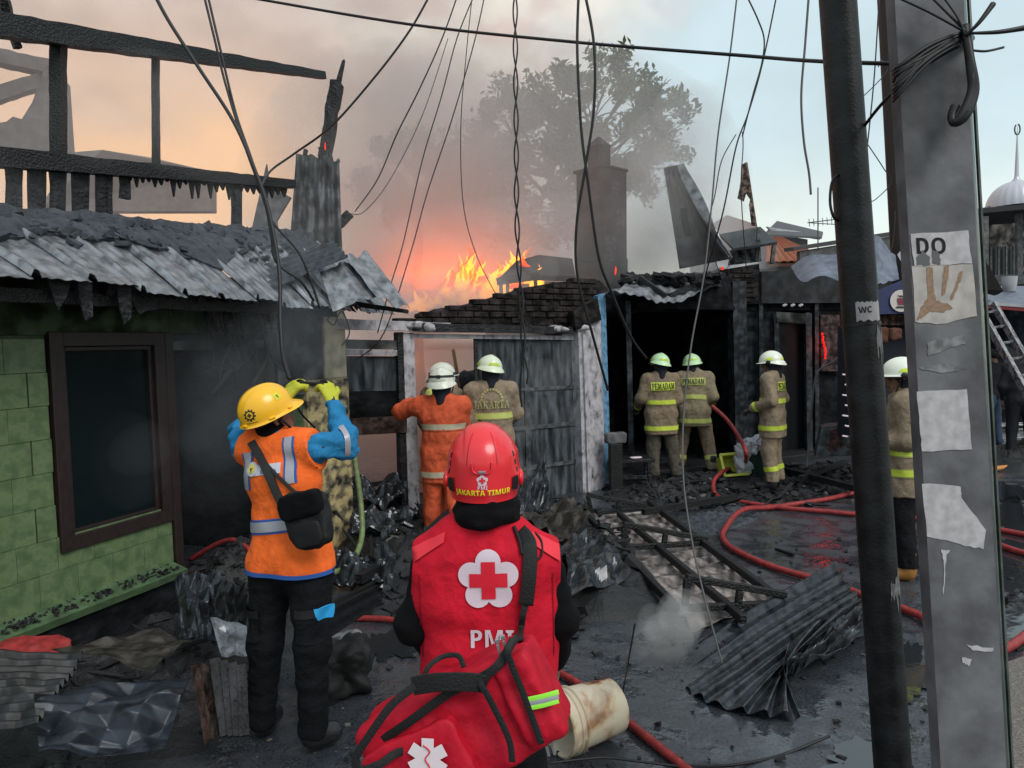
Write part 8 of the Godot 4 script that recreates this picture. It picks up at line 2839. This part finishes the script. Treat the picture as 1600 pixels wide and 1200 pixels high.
func right_side() -> void:
	var m := Mb.new()
	# sagging tarpaulins over the stalls
	var q1 := at(1236, 416, 10.5)
	var q2 := at(1336, 380, 10.0)
	var q3 := at(1345, 432, 9.0)
	var q4 := at(1262, 440, 9.6)
	sheet(m, func(s, t): return bilerp(q1, q2, q3, q4, s, t) + Vector3(0, 0.06 * sin(s * 6.0) - 0.08 * sin(PI * t), 0), 18, 10, 0.008)
	tag(obj("tarpaulin", m, M("tarp")), "grey tarpaulin sagging left of the black pole over the shop end", "tarpaulin")
	m = Mb.new()
	var r1 := at(1340, 372, 9.4)
	var r2 := at(1405, 396, 9.0)
	var r3 := at(1412, 432, 8.4)
	var r4 := at(1338, 452, 8.6)
	sheet(m, func(s, t): return bilerp(r1, r2, r3, r4, s, t) + Vector3(0, 0.1 * sin(PI * s) * (1.0 - t) + 0.05 * bumpy.get_noise_2d(s * 90.0, t * 90.0), 0.1 * sin(s * 5.0)), 18, 14, 0.008)
	tag(obj("tarpaulin", m, M("tarp")), "grey blue tarpaulin hanging between the black and concrete poles", "tarpaulin")
	m = Mb.new()
	var w1 := at(1402, 398, 9.2)
	var w2 := at(1430, 382, 9.2)
	var w3 := at(1440, 410, 9.0)
	var w4 := at(1412, 416, 9.0)
	sheet(m, func(s, t): return bilerp(w1, w2, w3, w4, s, t) + Vector3(0, 0.05 * sin(PI * s), 0), 8, 8, 0.008)
	tag(obj("tarpaulin", m, mat("tarp_white", lin(0.42, 0.44, 0.5), 0.5)), "white tarpaulin corner beside the concrete pole", "tarpaulin")
	# stall with navy banner
	var st := thing("stall", "market stall with navy banner and white round emblem", "stall", spot(1390, 8.4))
	m = Mb.new()
	slab(m, PackedVector3Array([at(1340, 462, 8.4), at(1378, 452, 8.4), at(1410, 438, 8.4), at(1470, 430, 8.4), at(1470, 488, 8.4), at(1340, 492, 8.4)]), Vector3(0, 0, -0.03))
	var bn := obj("banner", m, M("navy"), st)
	obj("emblem_disc", flat_mark(tris_of(circle(Vector2.ZERO, 0.125, 30)), at(1408, 470, 8.38), view.basis.x, view.basis.y), mat("disc_white", lin(0.5, 0.46, 0.44), 0.7), bn)
	var em := PackedVector2Array()
	em.append_array(tris_of(PackedVector2Array([Vector2(-0.05, 0.075), Vector2(-0.02, 0.06), Vector2(0.05, 0.062), Vector2(0.08, 0.08), Vector2(0.07, 0.05), Vector2(-0.02, 0.045)])))
	em.append_array(tris_of(PackedVector2Array([Vector2(-0.06, -0.08), Vector2(0.05, -0.08), Vector2(0.055, -0.065), Vector2(-0.05, -0.062)])))
	obj("emblem_mark", flat_mark(em, at(1408, 470, 8.37), view.basis.x, view.basis.y), M("ink"), bn)
	obj("emblem_mark", flat_mark(tris_of(PackedVector2Array([Vector2(-0.045, 0.03), Vector2(0.06, 0.035), Vector2(0.065, -0.045), Vector2(-0.03, -0.045)])), at(1408, 470, 8.37), view.basis.x, view.basis.y), mat("mark_maroon", lin(0.2, 0.05, 0.06), 0.8), bn)
	for k in 3: obj("banner_print", flat_mark(tris_of(rect(0, 0, 0.1, 0.018)), at(1343, 474 + k * 7.0, 8.38), view.basis.x, view.basis.y), mat("print_blue", lin(0.16, 0.18, 0.3), 0.8), bn)
	m = Mb.new()
	slab(m, PackedVector3Array([at(1336, 488, 8.5), at(1470, 486, 8.5), at(1470, 508, 8.5), at(1336, 508, 8.5)]), Vector3(0, 0, -0.4))
	obj("counter_board", m, mat("board_brown", lin(0.08, 0.045, 0.035), 0.8, {tex = tex.soot, scale = 2.0}), st)
	m = Mb.new()
	slab(m, PackedVector3Array([at(1338, 508, 8.7), at(1470, 508, 8.7), at(1470, 690, 8.7), at(1338, 690, 8.7)]), Vector3(0, 0, -0.5))
	obj("stall_back", m, mat("stall_dark", lin(0.02, 0.022, 0.03), 0.8), st)
	m = Mb.new()
	slab(m, PackedVector3Array([at(1326, 525, 8.3), at(1344, 505, 8.3), at(1346, 545, 8.3), at(1330, 560, 8.3)]), Vector3(0, 0, -0.05))
	obj("side_flap", m, M("navy"), st)
	for e in [[1350, 520, 0.1], [1372, 524, 0.13], [1396, 522, 0.1]]:
		m = Mb.new()
		cushion(m, Transform3D(Basis(Vector3.UP, 0.2), at(e[0], e[1], 8.4)), Vector3(e[2] * 1.6, e[2] * 1.4, 0.15), 4.0, 0.02, 8)
		obj("bundle", m, mat("bundle_brown", lin(0.09, 0.04, 0.03), 0.8), st)
	# right edge: awning, ladder, dark stall
	var aw := thing("awning", "dark market awning with red and white edge at the right", "awning", spot(1570, 11.5))
	m = Mb.new()
	slab(m, PackedVector3Array([at(1525, 472, 11.5), at(1690, 484, 11.0), at(1700, 448, 13.0), at(1525, 446, 13.5)]), Vector3(0, -0.03, 0))
	obj("canvas", m, M("tarp"), aw)
	m = Mb.new()
	slab(m, PackedVector3Array([at(1525, 470, 11.45), at(1690, 482, 10.95), at(1690, 487, 10.95), at(1525, 475, 11.45)]), Vector3(0, 0, -0.03))
	obj("white_edge", m, M("white_wall"), aw)
	m = Mb.new()
	slab(m, PackedVector3Array([at(1525, 475, 11.46), at(1690, 487, 10.96), at(1690, 493, 10.96), at(1525, 480, 11.46)]), Vector3(0, 0, -0.03))
	obj("red_edge", m, mat("edge_red", lin(0.25, 0.03, 0.04), 0.7), aw)
	m = Mb.new()
	slab(m, PackedVector3Array([at(1480, 470, 13.5), at(1720, 470, 13.5), at(1720, 660, 13.5), at(1480, 660, 13.5)]), Vector3(0, 0, -0.2))
	obj("back_wall", m, mat("stall_blue", lin(0.02, 0.026, 0.042), 0.8, {tex = tex.soot, scale = 0.7}), aw)
	m = Mb.new()
	slab(m, PackedVector3Array([at(1530, 390, 12.0), at(1568, 455, 10.8), at(1560, 460, 11.2), at(1520, 450, 12.2)]), Vector3(0.2, 0, -0.4))
	obj("leaning_board", m, M("char_grey"), aw)
	m = Mb.new()
	lathe(m, PackedVector2Array([Vector2(0, 0), Vector2(0.1, 0), Vector2(0.12, 0.26), Vector2(0.0, 0.27)]), Transform3D(Basis.IDENTITY, at(1577, 456, 12.6)), 14)
	tag(obj("white_pail", m, M("white_wall")), "small white pail standing on the market awning", "pail")
	var ld := thing("ladder", "pale aluminium ladder leaning at the right edge", "ladder", spot(1600, 8.4))
	var l0 := at(1528, 478, 9.4)
	var l1 := at(1606, 618, 8.6)
	var off := at(1552, 474, 9.4) - l0
	for k in 2:
		m = Mb.new()
		bar(m, l0 + off * k, l1 + off * k + (l1 - l0) * 0.6, 0.05, 0.09, 0.004)
		obj("rail", m, mat("aluminium", lin(0.27, 0.27, 0.29), 0.5, {metal = 0.3, tex = tex.tinsheet, scale = 2.0}), ld)
	for k in 9:
		m = Mb.new()
		var c := l0.lerp(l1 + (l1 - l0) * 0.6, (k + 0.5) / 9.0)
		bar(m, c, c + off, 0.03, 0.03)
		obj("rung", m, mat("aluminium", lin(0.27, 0.27, 0.29), 0.5, {metal = 0.3, tex = tex.tinsheet, scale = 2.0}), ld)
	m = Mb.new()
	sheet(m, func(s, t): return at(lerpf(1534, 1600, s), lerpf(515, 560, s) + lerpf(-8, 10, t), 9.2) + Vector3(0, 0.05 * sin(s * 7.0), 0), 14, 4, 0.02)
	tag(obj("black_plastic", m, M("webbing")), "black plastic strip hanging across the ladder", "plastic")
	# dark wet heap on the road beyond
	heap("black heap of wet debris on the road at the right edge", [[1520, 715], [1580, 700], [1680, 700], [1680, 735], [1560, 738]], 0.22, M("rubble"), 300.0)

func build_cables() -> void:
	var one := func(label: String, px: Array, r: float, mt := "cable", group := "") -> void:
		var pts := []
		for q in px: pts.append(at(q[0], q[1], q[2]))
		var m := Mb.new()
		tube(m, smooth_path(pts, 8), r, 6)
		tag(obj("cable", m, M(mt)), label, "cable", "cables hanging across the street")
	one.call("long taut cable crossing the whole sky from left to concrete pole", [[330, -14, 4.6], [400, -2, 4.5], [640, 38, 4.2], [900, 66, 3.8], [1150, 86, 3.4], [1285, 96, 3.0], [1500, 102, 2.5]], 0.008)
	one.call("thick cable falling from the top left past the tin upright", [[236, -20, 4.4], [262, 30, 4.4], [310, 105, 4.4], [365, 190, 4.4], [400, 270, 4.35], [420, 330, 4.3], [436, 420, 4.2], [438, 500, 4.1], [442, 555, 4.0], [452, 592, 3.85]], 0.011)
	one.call("left strand of the cable pair joining at the eave", [[318, -10, 4.5], [335, 60, 4.5], [352, 130, 4.5], [378, 215, 4.45], [405, 290, 4.4], [425, 345, 4.35], [470, 400, 4.35], [500, 482, 4.4]], 0.0075)
	one.call("right strand of the cable pair joining at the eave", [[324, -10, 4.5], [345, 80, 4.5], [368, 175, 4.5], [392, 245, 4.45], [412, 305, 4.4], [424, 370, 4.3], [432, 410, 4.25], [470, 440, 4.3], [490, 470, 4.4]], 0.0075)
	one.call("slanting cable rising from the eave to the top centre", [[672, -8, 5.0], [640, 48, 5.0], [590, 115, 5.0], [520, 195, 5.0], [460, 240, 5.0], [425, 265, 4.9], [408, 290, 4.6]], 0.0075)
	one.call("thin wire nearest the smoke column at top centre", [[716, -10, 8.0], [690, 62, 8.0], [655, 140, 8.0], [620, 210, 8.2], [590, 280, 8.5], [555, 330, 9.0]], 0.008)
	one.call("thin wire slanting to the eave corner over the flames", [[742, -10, 7.0], [714, 60, 7.0], [690, 150, 7.0], [660, 250, 7.0], [630, 380, 7.0], [612, 440, 6.8], [590, 520, 6.6]], 0.006)
	one.call("second thin wire slanting to the eave corner over the flames", [[758, -10, 7.2], [740, 70, 7.2], [705, 190, 7.2], [668, 300, 7.2], [640, 400, 7.2], [600, 520, 7.0], [560, 560, 7.0]], 0.006)
	one.call("faint thread dropping into the fire", [[738, -8, 9.0], [728, 90, 9.0], [720, 200, 9.0], [724, 320, 9.2], [745, 400, 9.4], [775, 460, 9.6]], 0.006)
	one.call("faint thread looping above the eave corner", [[700, 60, 9.0], [660, 180, 9.0], [610, 280, 9.0], [570, 330, 9.0], [548, 334, 9.0]], 0.005)
	# the twisted pair in the middle
	for k in 2:
		var pts := []
		for i in 60:
			var t := i / 59.0
			var v := lerpf(-10, 600, t)
			var u := 805.0 + 2.0 * smoothstep(0, 300, v) + 12.0 * smoothstep(300, 600, v)
			var w := sin(t * 34.0 + k * PI) * (3.2 if v < 540 else 3.2 + (v - 540.0) * 0.06)
			pts.append([u + w, v + (0.0 if v < 560 else k * (v - 560.0) * 0.9), 4.4 + 0.01 * cos(t * 34.0 + k * PI)])
		one.call(["shorter strand of the twisted cable hanging before the door", "longer strand of the twisted cable hanging before the door"][k], pts, 0.0055)
	one.call("left strand of the crossing cable pair before the stack", [[904, -10, 3.6], [902, 80, 3.6], [908, 200, 3.6], [918, 280, 3.6], [935, 400, 3.65], [955, 455, 3.7], [985, 525, 3.8], [1010, 560, 4.0]], 0.0075)
	one.call("right strand of the crossing cable pair before the stack", [[914, -10, 3.6], [928, 70, 3.6], [928, 170, 3.6], [914, 265, 3.6], [901, 350, 3.62], [902, 430, 3.65], [925, 520, 3.7], [950, 610, 3.8]], 0.0075)
	one.call("long thin grey wire falling to the corrugated sheet", [[1152, -10, 5.2], [1140, 90, 5.2], [1122, 210, 5.2], [1112, 320, 5.2], [1100, 430, 5.1], [1080, 540, 5.0], [1068, 650, 4.9], [1068, 750, 4.75], [1082, 850, 4.6], [1105, 950, 4.45], [1135, 1060, 4.3]], 0.006, "cable_grey")
	one.call("forked wire whose left leg drops behind the shop roof", [[1214, -10, 5.6], [1200, 60, 5.6], [1186, 120, 5.6], [1168, 180, 5.6], [1150, 230, 5.6], [1130, 330, 5.7], [1105, 420, 6.0], [1095, 470, 6.2]], 0.006)
	one.call("forked wire curling in from the top to the knot", [[1166, -8, 5.6], [1184, 30, 5.6], [1194, 62, 5.6], [1190, 100, 5.6], [1176, 150, 5.6], [1160, 213, 5.6]], 0.006)
	one.call("short thread dropping from the wire knot", [[1160, 206, 5.6], [1161, 230, 5.6], [1158, 300, 5.6], [1166, 420, 5.8]], 0.004)
	one.call("loose wire bowing from the knot to the roof", [[1150, 210, 5.7], [1128, 250, 5.7], [1118, 300, 5.8], [1108, 370, 5.9], [1140, 470, 6.2]], 0.004)
	one.call("hanging wire end left of the black pole", [[1264, -10, 3.6], [1258, 70, 3.6], [1252, 150, 3.6], [1256, 220, 3.6], [1264, 270, 3.6], [1267, 304, 3.6]], 0.0055, "cable_grey")
	one.call("wire slung from the black pole to the concrete pole lashing", [[1348, 200, 2.72], [1380, 160, 2.55], [1430, 112, 2.35], [1500, 70, 2.24]], 0.006)
	one.call("thin wires seen between black and brown poles", [[1374, -10, 4.5], [1366, 120, 4.5], [1354, 240, 4.5], [1348, 300, 4.5]], 0.004)
	one.call("looping thin wire between black and brown poles", [[1344, 155, 4.4], [1370, 130, 4.4], [1386, 110, 4.4], [1378, 95, 4.4], [1372, 105, 4.4]], 0.003)
	one.call("lower thin wire between black and brown poles", [[1352, 220, 4.4], [1380, 262, 4.4], [1392, 285, 4.4], [1370, 310, 4.4], [1358, 316, 4.4]], 0.003)
	one.call("cable bowing out from the left side of the black pole", [[1310, 272, 2.72], [1300, 285, 2.72], [1297, 315, 2.72], [1302, 338, 2.72], [1310, 345, 2.74]], 0.005)
	one.call("thin wire drooping beside the far wall", [[1399, 330, 5.0], [1396, 370, 5.0], [1392, 395, 5.0]], 0.004)
	one.call("black cable lying on the road at the bottom", [[1050, 1196, 3.3], [1140, 1196, 3.3], [1220, 1180, 3.4], [1296, 1150, 3.5]], 0.007)
	one.call("black cables lying on the road beside the bucket", [[860, 1192, 3.28], [940, 1184, 3.32], [1000, 1190, 3.3], [1080, 1200, 3.28]], 0.006)
	one.call("short white wire hanging under the eave", [[390, 470, 5.9], [386, 490, 5.9], [390, 505, 5.9]], 0.004, "cable_grey")
	one.call("cable trailing from the worker's left glove down behind him", [[455, 615, 3.84], [470, 645, 3.95], [492, 668, 4.05]], 0.006)
